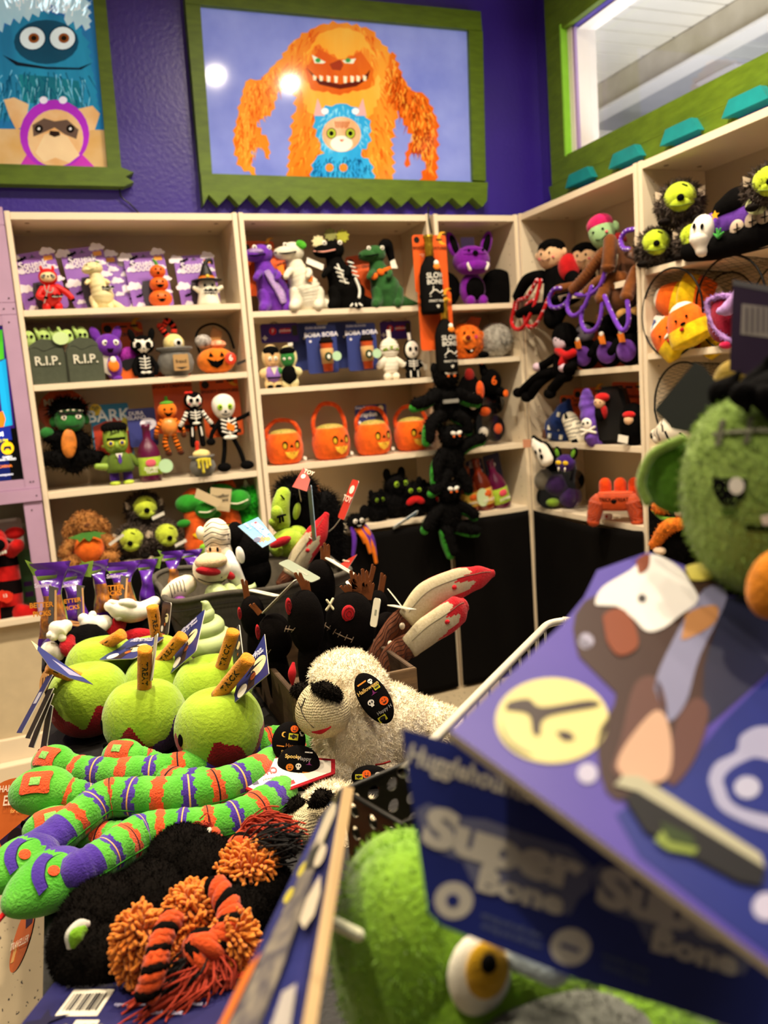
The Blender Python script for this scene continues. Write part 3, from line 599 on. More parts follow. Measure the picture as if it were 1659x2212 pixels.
# ---------------- second shelf
z2 = ZA[1]
TOMB = felt('4c5142'); PG = plush('b9d67a')
def tombstone(u, lab, tag_side, ghosts):
    L = on_row(u, .05, z2); T = Th('tombstone_toy', lab, 'dog toy', L, 6, S=.16, group='tombstone plush toys')
    pl = [(-.4, 0), (.4, 0), (.41, .55), (.38, .78), (.2, .95), (-.1, .99), (-.3, .88), (-.4, .7)]
    b = T.mb(TOMB); n = 60
    b.grid(lambda U, V: (lambda p, k: Vector((p[0] * k, -.02 - .17 * math.cos((V - .5) * pi) * 0 + (V - .5) * .36, .03 + (p[1] - .03) * (1 if k > .9 else (.97)))))(polyat(pl, U), .93 + .07 * math.sin(V * pi)), 48, 8, caps=True); sl = T.put('stone', b)
    T.X('lettering', thread('dcd8c4'), 'R.I.P.', .27, (0, -.23, .50), par=sl); b = T.mb(thread('2c3028'));  b.t([(-.38, -.19, .76), (-.2, -.2, .8), (-.05, -.2, .72), (.2, -.2, .8), (.39, -.19, .74)], .008, 5); T.put('crack_stitch', b, sl)
    b = T.mb(PG); b.e((0, 0, .03), (.43, .2, .04)); T.put('grass_base', b)
    for i in range(ghosts):
        x = (-.3, .02, .3)[i]; g = T.E('ghost', PG, (x, .03, 1.0 + (.04 if i == 1 else 0)), (.14, .12, .2)); T.T('ghost_arm', PG, [(x - .1, 0, 1.05), (x - .17, -.02, 1.22)], [.05, .035], par=g); T.eyes(BLACK, .05, -.1, 1.05, .035, x, par=g)
    if tag_side: T.P('round_tag', card('c8e0a0'), circ(.33, .98, .17, .14), -.26, -.25); T.P('hang_tag', card('8a6a48'), [(.38, .45), (.5, .35), (.52, .8), (.4, .9)], -.15, -.14)
    else: T.P('hang_tag', card('c8c0b0'), [(.36, .2), (.52, .1), (.52, .55), (.38, .65)], -.16, -.15)
def polyat(pl, u):
    n = len(pl); L = [math.hypot(pl[(i + 1) % n][0] - pl[i][0], pl[(i + 1) % n][1] - pl[i][1]) for i in range(n)]; t = u % 1 * sum(L)
    for i in range(n):
        if t <= L[i] + 1e-9: k = t / L[i]; a = pl[i]; c = pl[(i + 1) % n]; return (a[0] + (c[0] - a[0]) * k, a[1] + (c[1] - a[1]) * k)
        t -= L[i]
    return pl[0]
tombstone(107, 'grey green tombstone plush with pale ghosts and round green tag', True, 3); tombstone(188, 'grey green tombstone plush beside the purple bat, without round tag', False, 2)
def spooky_card(T, M, w=.135, h=.20, txt=True):
    pr = [(card('171310'), circ(-w * .36, h * .88, w * .1)), (card('171310'), rrect(w * .2, h * .03, .002, w * .02, h * .915)), (card('f2b030'), move(MOONP, w * .36, h * .95, w * .24)), (card('1a1208'), move(BATP, w * .3, h * .92, w * .1)), (card('171310'), rrect(w * .3, h * .07, .002, w * .28, h * .08))]
    return cardp(T, M, w, h, card('e2571c', 'ee6422'), pr, [('SPOOKY CREATURES', w * .105, 0, h * .76, card('2a1208'))] if txt else [], r=w * .08)
PB = plush('6a2ca0')
L = on_row(243, .05, z2)
T = Th('bat_toy', 'purple bat plush with sequin wings in front of an orange card', 'dog toy', L, 5, S=.185)
spooky_card(T, lean(.075, .09, .02), .15, .20); T.E('body', PB, (.05, 0, .28), (.17, .14, .27)); hd = T.E('head', PB, (0, -.02, .68), (.26, .2, .23))
for q in (-1, 1): T.put('ear', T.mb(PB).e((q * .2 - .02, 0, .9), (.09, .05, .17), rot(0, q * 22, 0)), hd)
T.eyes(WHITE, .1, -.19, .72, .06, .02, BLACK, par=hd); T.put('mouth', T.mb(felt('1c0c18')).dec(move([(-.07, .03), (.07, .03), (.04, -.05), (-.04, -.05)], -.0, .58), (0, -.02, .68), (.26, .2, .23)), hd)
SEQ = mat('8a1a8a', .25, .5, 120, .8, 220, metal=.6, name='sequin')
for q in (-1, 1): T.put('wing', T.mb(SEQ).e((q * .3 + .08, .05, .45), (.2, .04, .2)))
T.E('candy_corn', felt('f08028'), (.03, -.17, .28), (.11, .04, .12)); T.E('candy_tip', felt('f4ecd8'), (.03, -.18, .39), (.06, .035, .07)); T.put('foot', T.mb(PB).e((.1, -.05, .04), (.09, .1, .05)))
L = on_row(316, .05, z2)
T = Th('cat_toy', 'black cat plush with white skull face and embroidered ribs', 'dog toy', L, 0, S=.175)
bd = T.E('body', BLACK, (0, 0, .27), (.17, .13, .27)); hd = T.E('head', BLACK, (0, -.02, .7), (.25, .17, .2)); T.put('face', T.mb(WHITE).dec([(-.2, .74), (-.15, .82), (0, .8), (.15, .82), (.2, .74), (.2, .66), (.1, .58), (.05, .53), (-.05, .53), (-.1, .58), (-.2, .66)], (0, -.02, .7), (.25, .17, .2)), hd)
for q in (-1, 1): T.put('ear', T.mb(BLACK).e((q * .2, 0, .9), (.07, .05, .15), rot(0, q * 15, 0)), hd); T.put('eye_socket', T.mb(BLACK).dec(circ(q * .1, .68, .06, .075), (0, -.02, .7), (.26, .178, .21)), hd); T.T('arm', BLACK, [(q * .14, 0, .42), (q * .22, -.05, .25), (q * .2, -.08, .1)], .055); T.E('leg', BLACK, (q * .1, -.08, .06), (.08, .1, .06))
T.E('nose', BLACK, (0, -.2, .61), (.02, .015, .02)); b = T.mb(thread('e8e4d8'))
b.t([(0, -.14, .46), (0, -.145, .2)], .014, 5)
for k in range(4): b.t([(-.1, -.11, .42 - k * .065), (0, -.142, .4 - k * .065), (.1, -.11, .42 - k * .065)], .012, 5)
T.put('rib_embroidery', b, bd); b = T.mb(thread('e8e4d8')); b.e((-.06, -.13, .12), (.05, .02, .03)); b.e((.06, -.13, .12), (.05, .02, .03)); b.e((0, -.135, .12), (.04, .02, .018)); T.put('bow_embroidery', b, bd)
T.put('wing_card', T.mb(card('d8601e')).pr([(-.75, .0), (-.1, .0), (-.1, .2), (-.4, .24), (-.7, .18)], .02, .03)); b = T.mb(mat('151214', .35, .1, name='vinyl')); b.pr([(-.55, .3), (-.4, .42), (-.2, .44), (-.08, .34), (-.12, .16), (-.25, .24), (-.38, .18), (-.46, .26)], .0, .015); T.put('bat_wing', b)
L = on_row(383, .06, z2); GR = plush('6f6c66')
def cauldron(T, m, w=.36, hh=.5, drip=False):
    T.put('pot', T.mb(m).l([(0, .0), (.2, .0), (.32, .1), (.37, .26), (.33, .42), (.28, .5), (.36, .54), (.36, .58), (.27, .58), (.25, .5), (0, .46)], 28))
T = Th('cauldron_toy', 'grey cauldron plush with one eyed yellow monster in striped legs', 'dog toy', L, 0, S=.185)
cauldron(T, GR); YL = plush('e8d28a'); m = T.E('monster', YL, (0, -.02, .66), (.21, .18, .2)); T.E('eyeball', WHITE, (.06, -.19, .66), (.09, .035, .085), par=m); T.E('pupil', BLACK, (.07, -.22, .66), (.045, .02, .045), par=m)
def striped(b, pts, r, m1, m2, n=9, **k): i1 = b.idx(m1); i2 = b.idx(m2); b.t(pts, r, mf=lambda q, w: i1 if int(q * n) % 2 else i2, k=k.get('k', 10)); return b
for pts in ([(-.1, 0, .8), (-.2, -.02, .95), (-.24, -.02, 1.02)], [(.02, 0, .84), (.03, 0, 1.0), (-.08, -.03, 1.12), (-.14, -.03, 1.05)]):
    T.put('striped_leg', striped(T.mb(), pts, .065, felt('c8301c'), BLACK), m)
T.put('paper_tag', T.mb(card('b08a58')).pr(rrect(.3, .32, .03, .05, .26), -.41, -.4)); T.X('lettering', ink('3a2c18'), 'frexd', .1, (.05, -.414, .28)); T.put('tag_arrow', T.mb(ink('2a2014')).fl([(-.07, .17), (.17, .17), (.05, .12)], -.414))
L = on_row(470, .06, z2)
T = Th('pumpkin_basket', 'orange pumpkin plush basket with black handle and candy inside', 'dog toy', L, 0, S=.16)
PO = plush('e0761c'); pk = T.put('pumpkin', T.mb(PO).e((0, 0, .31), (.47, .36, .32), nu=40, fn=lambda P, u, v: Vector((P.x, P.y, P.z)) * (1 - .05 * (1 - abs(math.sin(u * 5 * pi))))))
ctr = (0, 0, .31); rr = (.47, .36, .32)
for q in (-1, 1): T.put('eye', T.mb(BLACK).dec(move([(-.06, -.04), (.06, -.04), (0, .07)], q * .13 - .04, .44), ctr, rr, .02), pk)
T.put('mouth', T.mb(BLACK).dec([(-.28, .36), (-.22, .34), (-.14, .28), (-.08, .31), (-.02, .26), (.05, .29), (.14, .36), (.08, .2), (-.05, .12), (-.18, .18)], ctr, rr, .02), pk)
T.T('handle', BLACK, [(-.36, .02, .5), (-.42, .02, .85), (-.28, .02, 1.1), (.05, .02, 1.18), (.35, .02, .98), (.46, .02, .6)], .028, k=8); T.E('sticker', card('c8381c'), (.28, -.345, .33), (.14, .02, .15)); T.X('lettering', card('f4ece0'), '6', .2, (.28, -.37, .34))
for c, x, z, m1 in (('a', -.26, .78, mat('3a302c', .7, .5, 60, hex2='d8d0c8')), ('b', .08, .7, mat('d85020', .7, .3, 60, hex2='f0c8a0'))): T.E('candy_plush', m1, (x, .0, z), (.2, .16, .17 if c == 'a' else .1))
T.P('paper_tag', card('a87840'), [(-.1, .78), (.15, .7), (.25, 1.0), (.02, 1.14)], .14, .15); T.P('hang_tag', card('2a2622'), [(.42, .16), (.85, .3), (.85, .36), (.44, .24)], -.3, -.29)
# ---------------- third shelf
z3 = ZA[2]; GF = plush('2f7a36')
L = at_y(158, 1020, .10)
T = Th('monster_toy', 'black furry toy with green monster head hanging on orange round card', 'dog toy', L, 4, S=.27)
cardp(T, lean(0, .055, .125), .17, .2, card('e05a18'), [(card('c8400e'), circ(0, .1, .06))], [('MIGHTY', .036, 0, .135, card('f0e4d0')), ('MICRO  FIBER', .018, 0, .098, card('e8e0f0')), ('SETH', .015, -.035, .04, card('f0e4d0'))], poly=[(-.05, 0 - .05), (.05, -.05), (.06, .01)] + [(.088 * math.cos(a), .1 + .085 * math.sin(a)) for a in [math.radians(d) for d in range(-50, 231, 14)]] + [(-.06, .01)])
FB = furm('0d0c0c')
b = T.mb(FB); b.e((0, 0, .35), (.22, .17, .26)); b.t([(-.1, -.03, .48), (-.25, -.06, .5)], [.11, .08]); b.t([(-.1, -.05, .2), (-.3, -.1, .22)], [.13, .11]); b.t([(.1, -.05, .2), (.35, -.1, .17)], [.13, .1]); b.e((.02, 0, .1), (.13, .1, .12)); b.t([(.1, 0, .5), (.22, 0, .42)], [.1, .08]); b.fur(1500, .022, .0018, .2); T.put('body', b)
hd = T.E('head', GF, (.04, -.06, .72), (.2, .16, .19)); b = T.mb(FB); b.e((.04, .0, .86), (.22, .17, .12)); b.fur(700, .03, .0018, .3); T.put('hair', b, hd)
for q in (-1, 1): T.E('ear', GF, (.04 + q * .21, -.02, .7), (.05, .05, .07), par=hd)
T.eyes(WHITE, .09, -.2, .75, .04, .05, BLACK, par=hd); T.E('hand', GF, (-.27, -.08, .56), (.09, .06, .08)); T.put('brow', T.mb(thread('1a1a16')).b((.05, -.215, .8), (.3, .02, .03)), hd); T.T('mouth', thread('1a2a16'), [(-.03, -.2, .63), (.05, -.215, .62), (.13, -.2, .63)], .01, par=hd); T.put('stitches', striped(T.mb(), [(-.1, -.19, .83), (.05, -.22, .84), (.2, -.18, .82)], .012, thread('c8c0a8'), thread('24301c')), hd)
T.E('belly_patch', mat('d07a2a', .5, .3, 40), (-.02, -.18, .4), (.1, .04, .2), rot(0, 6, 0))
L = on_row(264, .05, z3)
T = Th('monster_toy', 'green monster figure in purple suit trousers before a blue card', 'dog toy', L, 0, S=.235)
cardp(T, lean(-.01, .055, .10), .14, .20, card('1f7fa8'), [(card('b8381c'), [(-.065, .0), (.065, .0), (.065, .13), (.02, .15), (-.065, .12)]), (card('f0d020'), circ(-.048, .182, .022)), (card('d8c830'), rrect(.03, .05, .003, .055, .12))], [('BARK', .062, -.005, .155, card('e8f0ee')), ('TUG\nIT!', .013, -.048, .184, card('2a2a20'))], r=.008)
LG = rubber('8aa83a'); hd = T.put('head', T.mb(LG).e((-.02, 0, .72), (.19, .15, .24), pw=.75)); b = T.mb(BLACK); b.e((-.02, .01, .9), (.2, .16, .09), pw=.8)
for k in range(7): b.t([(-.18 + k * .053, -.13, .9), (-.18 + k * .053, -.155, .82 + (k % 2) * .03)], [.035, .008], 6, 3)
T.put('hair', b, hd); T.put('brow', T.mb(BLACK).b((-.02, -.15, .73), (.28, .03, .03)), hd); T.eyes(rubber('e0d840'), .085, -.14, .66, .055, -.02, rubber('3a2a78'), par=hd, pr=.55); T.E('nose', LG, (-.02, -.165, .62), (.03, .03, .05), par=hd); T.T('mouth', thread('3a4a18'), [(-.08, -.14, .55), (-.02, -.155, .54), (.04, -.145, .56)], .008, par=hd); T.put('forehead_stitches', striped(T.mb(), [(-.1, -.145, .8), (.0, -.155, .84)], .012, thread('20280c'), LG, 7), hd)
T.E('bolt', rubber('9a9a30'), (-.2, 0, .62), (.04, .03, .03), par=hd)
T.put('jacket', T.mb(felt('5a7026')).l([(.0, .2), (.2, .2), (.22, .26), (.19, .42), (.12, .5), (0, .5)], 20)); T.P('shirt', WHITE, [(-.06, .5), (.05, .5), (.0, .36)], -.2, -.19); T.P('tie', felt('5a3a9a'), [(-.015, .48), (.015, .48), (.03, .38), (0, .33), (-.03, .38)], -.215, -.205)
for q in (-1, 1): T.T('arm', felt('5a7026'), [(q * .18, 0, .42), (q * .27, -.04, .3)], [.06, .05]); T.T('leg', felt('4a2c8a'), [(q * .1, 0, .2), (q * .1, -.01, .06)], .075, round=False); T.E('shoe', rubber('b8d040'), (q * .1, -.04, .03), (.085, .1, .04))
b = T.mb(LG); b.t([(-.2, -.05, .3), (-.34, -.08, .32)], [.06, .05]); T.put('hand', b);
L = on_row(328, .04, z3)
def bottle(T, glass, lab, txt, top=1, cap=None, tagc=None):
    T.put('bottle', T.mb(glass).l([(0, 0), (.17, .01), (.19, .06), (.19, .5), (.15, .62), (.07, .74), (.065, .92), (.075, .93), (.075, 1.0), (0, 1.0)], 24)); w = T.put('wrap_label', T.mb(lab).l([(.192, .12), (.196, .13), (.196, .42), (.192, .43)], 24, caps=False))
    T.E('label_print', felt(tagc or 'd86070'), (0, -.19, .33), (.09, .02, .07), par=w); T.X('lettering', WHITE, txt, .07, (0, -.215, .21), par=w)
T = Th('bottle_toy', 'purple hot sauce bottle plush with lime label below a blue card', 'dog toy', L, 0, S=.215)
WINE = mat('5a0a36', .35, .15, 20, coat=.3); bottle(T, WINE, felt('a8c83c'), 'ZOMBIE\nTEARS');
b = T.mb(card('b8dcae')); b.pr(circ(.24, .26, .12), -.25, -.24); T.put('round_tag', b)
cardp(T, lean(-.005, .05, .13), .105, .145, card('2f3478'), [(card('eae6f2'), circ(.022, .085, .03, .022)), (card('eae6f2'), [(.01, .07), (.02, .05), (.03, .066)])], [('DURA\nISLAND', .02, -.018, .118, card('f0ecf4')), ('chew\nlighter', .01, .022, .086, card('2a2c60'))])
L = on_row(372, .055, z3)
T = Th('pumpkin_doll', 'pumpkin headed doll with orange striped limbs hanging on orange card', 'dog toy', at_y(372, 982, .06), 0, S=.215)
spooky_card(T, lean(.035, .04, .08), .15, .235); O_ = felt('f07a1c')
hd = T.E('head', O_, (0, 0, .78), (.17, .13, .15)); T.E('leaf_cap', felt('5aa030'), (0, 0, .9), (.12, .1, .05), par=hd); T.T('stem', felt('5aa030'), [(0, 0, .92), (0, 0, 1.0)], .03, par=hd)
for q in (-1, 1): T.put('eye', T.mb(BLACK).dec(circ(q * .06, .8, .02), (0, 0, .78), (.17, .13, .15), .01), hd)
T.put('mouth', T.mb(BLACK).dec([(-.08, .75), (0, .72), (.08, .75), (.03, .67), (-.03, .67)], (0, 0, .78), (.17, .13, .15), .01), hd); T.E('body', mat('e88a3a', .35, .2, 30, coat=.5), (0, -.02, .5), (.15, .13, .17))
for q in (-1, 1):
    T.put('arm', striped(T.mb(), [(q * .12, 0, .6), (q * .2, -.02, .5), (q * .24, -.02, .38)], .04, felt('2a1408'), O_, 9)); T.put('leg', striped(T.mb(), [(q * .07, 0, .34), (q * .1, -.02, .2), (q * (.14 if q > 0 else .06), -.03, .05)], .05, felt('2a1408'), O_, 11)); T.E('hand', felt('5a2a10'), (q * .24, -.02, .34), (.05, .05, .06)); T.E('foot', felt('4a200c'), (q * (.15 if q > 0 else .06), -.04, .03), (.06, .07, .05))
T = Th('skeleton_doll', 'black skeleton girl doll with red bow hanging on orange card', 'dog toy', at_y(428, 965, .05), 0, S=.215)
def skel(T, hw=.17, tor=True):
    hd = T.E('head', BLACK, (0, 0, .82), (hw, .13, .16)); T.put('skull_face', T.mb(WHITE).dec([(-.13, .84), (-.1, .91), (.1, .91), (.13, .84), (.12, .77), (.06, .71), (-.06, .71), (-.12, .77)], (0, 0, .82), (hw, .13, .16), .006), hd)
    for q in (-1, 1): T.put('eye', T.mb(BLACK).dec(circ(q * .055, .82, .035, .04), (0, 0, .82), (hw, .13, .16), .014), hd); T.put('cheek', T.mb(felt('e88090')).dec(circ(q * .09, .76, .02), (0, 0, .82), (hw, .13, .16), .014), hd)
    T.put('mouth', T.mb(BLACK).dec([(-.05, .745), (.05, .745), (0, .735)], (0, 0, .82), (hw, .13, .16), .014), hd); bd = T.E('body', BLACK, (0, 0, .53), (.14, .1, .17)); b = T.mb(thread('ece8dc')); b.t([(0, -.105, .64), (0, -.11, .46)], .012, 5)
    for k in range(3): b.t([(-.08, -.09, .62 - k * .05), (0, -.108, .6 - k * .05), (.08, -.09, .62 - k * .05)], .011, 5)
    b.e((0, -.105, .42), (.07, .015, .025)); T.put('rib_embroidery', b, bd); return hd
hd = skel(T)
for q in (-1, 1): T.put('bow_loop', T.mb(felt('d82a20')).e((-.08 + q * .035, -.08, .96), (.04, .03, .025)), hd); T.put('arm', striped(T.mb(), [(q * .12, 0, .64), (q * .2, -.02, .5), (q * .27, -.03, .4)], .04, WHITE, BLACK, 11)); T.T('leg', BLACK, [(q * .07, 0, .38), (q * .08, -.01, .2), (q * .09, -.02, .04)], .05); T.put('bone_print', T.mb(thread('ece8dc')).t([(q * .075, -.05, .34), (q * .085, -.06, .2)], .016, 6)); T.E('hand', BLACK, (q * .28, -.03, .36), (.045, .04, .05))
L = on_row(440, .03, z3)
T = Th('cauldron_toy', 'small grey cauldron plush with yellow slime drip on the front', 'dog toy', L, 0, S=.135)
cauldron(T, GR); SL = plush('c8b830'); T.E('monster', YL, (0, 0, .62), (.25, .2, .14)); T.T('striped_leg', felt('c8301c'), [(-.1, .02, .7), (-.08, .02, .95)], .06)
b = T.mb(SL); b.e((-.02, -.34, .48), (.2, .05, .06))
for x, l in ((-.16, .2), (-.05, .34), (.06, .22), (.15, .16)): b.t([(x, -.36, .48), (x, -.4, .48 - l * .6), (x, -.4, .48 - l)], [.045, .03, .045], 8)
T.put('slime_drip', b)
T = Th('skeleton_doll', 'big headed white skull doll with green eyes on orange card', 'dog toy', at_y(505, 1015, .05), 0, S=.30)
spooky_card(T, lean(-.01, .05, .13), .15, .235); hd = T.put('head', T.mb(WHITE).e((-.05, 0, .82), (.15, .12, .17), fn=lambda P, u, v: Vector((P.x * (1 + .8 * P.z), P.y, P.z)))); T.eyes(plush('9ac030'), .06, -.105, .82, .04, -.05, BLACK, par=hd); T.E('nose', BLACK, (-.05, -.12, .76), (.018, .012, .018), par=hd); T.T('mouth', BLACK, [(-.1, -.11, .73), (-.05, -.12, .715), (0, -.11, .73)], .006, par=hd)
bd = T.E('body', BLACK, (-.02, 0, .55), (.14, .1, .16)); b = T.mb(thread('ece8dc')); b.t([(-.02, -.1, .66), (-.02, -.11, .45)], .014, 5)
for k in range(4): b.t([(-.11, -.085, .66 - k * .05), (-.02, -.108, .63 - k * .05), (.07, -.085, .66 - k * .05)], .012, 5)
b.e((-.02, -.1, .43), (.09, .02, .03)); T.put('rib_embroidery', b, bd); T.P('candy_tag', felt('f08020'), [(-.05, .62), (.05, .58), (.03, .5), (-.06, .54)], -.13, -.12)
T.T('arm', BLACK, [(.08, 0, .64), (.2, -.02, .68), (.33, -.04, .74)], .028); T.E('hand', BLACK, (.37, -.04, .77), (.07, .04, .06)); T.T('arm', BLACK, [(-.12, 0, .64), (-.22, -.02, .52), (-.26, -.02, .42)], .028); T.E('hand', BLACK, (-.26, -.02, .39), (.06, .04, .05))
for q, x in ((-1, -.12), (1, .12)): T.T('leg', BLACK, [(q * .06 - .02, 0, .4), (q * .1, -.02, .25), (x + q * .02, -.03, .08)], .03); T.E('foot', BLACK, (x + .03 * q + .02, -.06, .05), (.09, .08, .06))
# ---------------- fourth shelf
z4 = ZA[3]
L = on_row(196, .03, z4); BR = furm('a87038')
T = Th('puppy_toy', 'brown fluffy puppy plush wearing an orange pumpkin with green collar', 'dog toy', L, 4, S=.205)
b = T.mb(BR); b.e((0, 0, .74), (.24, .21, .22)); b.e((0, -.18, .7), (.13, .1, .1)); b.fur(900, .014, .002, .3); hd = T.put('head', b)
for q in (-1, 1): b = T.mb(BR); b.e((q * .26, -.02, .68), (.11, .08, .17), rot(0, -q * 25, 0)); b.fur(400, .014, .002, .5); T.put('ear', b, hd); b = T.mb(BR); b.t([(q * .2, 0, .5), (q * .34, -.05, .38), (q * .4, -.1, .28)], [.11, .11, .1]); b.fur(300, .014, .002, .4); T.put('arm', b); b = T.mb(BR); b.t([(q * .2, -.02, .12), (q * .36, -.18, .1)], [.13, .13]); b.fur(400, .014, .002, .3); T.put('leg', b)
T.E('nose', plush('5a3018'), (0, -.27, .74), (.05, .03, .035), par=hd); T.put('pumpkin', T.mb(plush('ee6a1a')).e((0, -.03, .3), (.28, .25, .29), nu=36, fn=lambda P, u, v: P * (1 - .04 * (1 - abs(math.sin(u * 5 * pi))))))
b = T.mb(felt('4f8a3a')); b.pr([(-.34, .56), (-.2, .52), (-.16, .46), (-.08, .53), (0, .45), (.08, .53), (.2, .47), (.2, .55), (.3, .56), (.1, .62), (-.1, .62)], -.29, -.27); T.put('leaf_collar', b)
def hedgehog(T, lime='b8c83a', face=True):
    b = T.mb(furm('4c4038')); b.e((0, .1, .42), (.42, .42, .4)); b.fur(1600, .02, .0022, .1); bd = T.put('body', b); b = T.mb(plush(lime)); b.e((0, -.16, .5), (.3, .26, .28)); b.e((0, -.28, .36), (.2, .16, .14)); hd = T.put('face', b)
    T.E('nose', BLACK, (0, -.44, .45), (.07, .05, .065), par=hd); T.eyes(BLACK, .12, -.36, .58, .035, par=hd); T.put('mouth_seam', T.mb(thread('6a7a1c')).t([(-.2, -.36, .34), (0, -.46, .3), (.2, -.36, .34)], .012), hd)
    for q in (-1, 1): T.P('ear', felt('c8b49a'), [(q * .33, .46), (q * .44, .5), (q * .45, .68), (q * .32, .62)], -.12, -.08, par=hd); T.put('foot', T.mb(furm('14100e')).e((q * .3, -.24, .07), (.12, .14, .07)))
    T.put('forehead_stitches', T.mb(BLACK).t([(.04, -.35, .7), (.12, -.36, .66)], .014, 5), hd)
for u, y, z, s, rz, lab in ((292, .03, z4, .15, -14, 'lime faced hedgehog plush at bottom left of the pile of three'), (360, .035, z4, .15, 10, 'lime faced hedgehog plush at bottom right of the pile of three'), (316, .09, z4 + .105, .155, 3, 'lime faced hedgehog plush on top of the pile of three')):
    T = Th('hedgehog_toy', lab, 'dog toy', on_row(u, y, z), rz, S=s, group='hedgehogs on the left bookcase'); hedgehog(T); T.P('hang_tag', card('d8d2c4'), [(-.5, .5), (-.46, .44), (-.1, .66), (-.14, .72)] if u == 292 else [(.1, .2), (.4, .3), (.38, .38), (.08, .28)], -.5, -.49)
def parrot(u, y, lab, rz, s=.22, card_txt=False):
    T = Th('monster_toy', lab, 'dog toy', on_row(u, y, z4), rz, S=s); OG = plush('d8581a'); G2 = plush('2a8a24')
    T.T('body', OG, [(0, 0, .05), (.02, 0, .35), (-.02, 0, .62)], [.22, .2, .15], n=14); b = T.mb(G2); b.e((-.05, 0, .82), (.24, .2, .17)); b.e((.2, -.12, .7), (.2, .16, .17)); T.put('head', b); T.put('crest', T.mb(plush('c04a18')).t([(-.1, .02, .95), (.05, 0, 1.0), (.15, -.05, .92)], [.06, .09, .04]))
    T.E('arm', G2, (-.2, -.12, .5), (.12, .08, .07)); T.put('mouth', T.mb(felt('e8e4c8')).t([(.05, -.27, .68), (.2, -.29, .66), (.35, -.22, .7)], .012)); b = T.mb(felt('e8c020')); b.fl([(-.1, .3), (.08, .36), (.12, .26), (-.02, .22)], -.215); T.put('belly_patch', b)
    T.put('foot', T.mb(plush('7ac030')).e((.1, -.15, .06), (.14, .1, .06)))
    b = T.mb(card('cdb890')); b.pr([(-.02, .95), (.36, .72), (.46, .84), (.04, 1.1)] if not card_txt else [(-.25, .62), (.05, .55), (.12, .9), (-.2, .96)], -.34, -.33); tg = T.put('paper_tag', b)
    if card_txt: T.X('lettering', ink('2a2018'), 'Trustfing\nElement', .075, (-.07, -.35, .78), par=tg)
parrot(425, .04, 'orange and green monster plush with paper tag above its eye', 5); parrot(497, .08, 'orange and green monster plush half behind the blue hang card', -12, .245, True)
T = Th('ball_toy', 'bright green fluffy ball plush beside the bookcase upright', 'dog toy', on_row(545, .08, z4), 0, S=.22); b = T.mb(furm('1ea01a')); b.e((0, 0, .72), (.24, .22, .23)); b.fur(1400, .02, .002, .1); T.put('head', b); b = T.mb(furm('1ea01a')); b.e((0, 0, .3), (.22, .2, .3)); T.put('body', b)
T.P('hang_tag', card('e4dccb'), [(-.1, .9), (.12, .84), (-.02, 1.12)], .0, .01)
# ================================================================== SHELF GOODS, middle and corner bookcases
zB = ZB[0]
def trex(lab, u, s, m, m2=None, rz=0, y=.08, belly=None, ribs=False, cardm=None, spikes=None, dup=False, bow=None):
    T = Th('dinosaur_toy', lab, 'dog toy', on_row(u, y, zB), rz, S=s, group='dinosaur plush toys')
    if cardm is not None: spooky_card(T, cardm, .135, .215)
    if dup: spooky_card(T, cardm @ tr(-.035, .02, -.004), .135, .205)
    fn = (lambda q, w: 1 + .05 * math.sin(q * 75)) if ribs else None
    b = T.mb(m); b.t([(.06, 0, .12), (.04, 0, .3), (-.04, -.02, .5), (-.08, -.02, .68)], [.2, .24, .17, .12], 16, 10, fn=fn); bd = T.put('body', b)
    b = T.mb(m); b.e((-.1, -.04, .82), (.17, .15, .14)); b.e((-.24, -.09, .8), (.15, .12, .09)); hd = T.put('head', b)
    T.put('tail', T.mb(m).t([(.14, .04, .2), (.34, .02, .09), (.56, -.02, .05)], [.16, .09, .02], 12, fn=fn))
    for q in (-1, 1):
        T.put('leg', T.mb(m).t([(q * .14 + .05, -.06, .24), (q * .17 + .03, -.12, .1), (q * .18 - .02, -.2, .05)], [.13, .09, .07], 10)); T.put('arm', T.mb(m).t([(q * .13 - .05, -.12, .55), (q * .16 - .1, -.24, .5), (q * .16 - .14, -.27, .45)], [.055, .045, .04], 8))
    T.eyes(WHITE, .11, -.15, .9, .035, -.12, BLACK, par=hd); T.put('mouth', T.mb(m2 or BLACK).t([(-.38, -.13, .8), (-.26, -.21, .775), (-.1, -.2, .8)], .011, 6), hd)
    return T, bd, hd
T, bd, hd = trex('purple glitter dinosaur plush leaning left on the middle top shelf', 588, .27, plush('6a2fa8'), rz=6, cardm=lean(-.015, .03, .07, 0))
for k in range(5): T.E('back_spike', plush('8a2a8a'), (.24 + k * .06, .06, .46 - k * .08), (.04, .03, .04), nu=8, nv=6)
GLT = mat('8a5ac0', .2, .6, 300, .8, 500, metal=.5, hex2='e0c8f0', name='glitter')
b = T.mb(GLT); b.t([(-.1, -.2, .56), (-.02, -.235, .4), (.06, -.25, .25), (.1, -.24, .12)], [.05, .06, .07, .05], 8, flat=.35); T.put('glitter_belly', b, bd); T.put('snout_glitter', T.mb(GLT).e((-.22, -.17, .84), (.12, .05, .045)), hd)
T.P('candy_corn', felt('f08028'), [(.06, .62), (.16, .66), (.18, .5), (.1, .52)], -.2, -.19)
T, bd, hd = trex('white mummy dinosaur plush with green eye patch on orange card', 655, .275, felt('e4dcc6'), BLACK, 2, .06, ribs=True, cardm=lean(-.03, .06, .03, -19))
T.put('eye_patch', T.mb(plush('4fae2a')).e((.0, -.16, .9), (.08, .04, .06), rot(0, 20, 0)), hd); T.P('white_tag', card('f4efe2'), [(.06, .72), (.3, .62), (.28, .54), (.04, .64)], -.2, -.19); T.P('candy_corn', felt('f08028'), [(.02, .46), (.1, .46), (.09, .38), (.03, .38)], -.26, -.25)
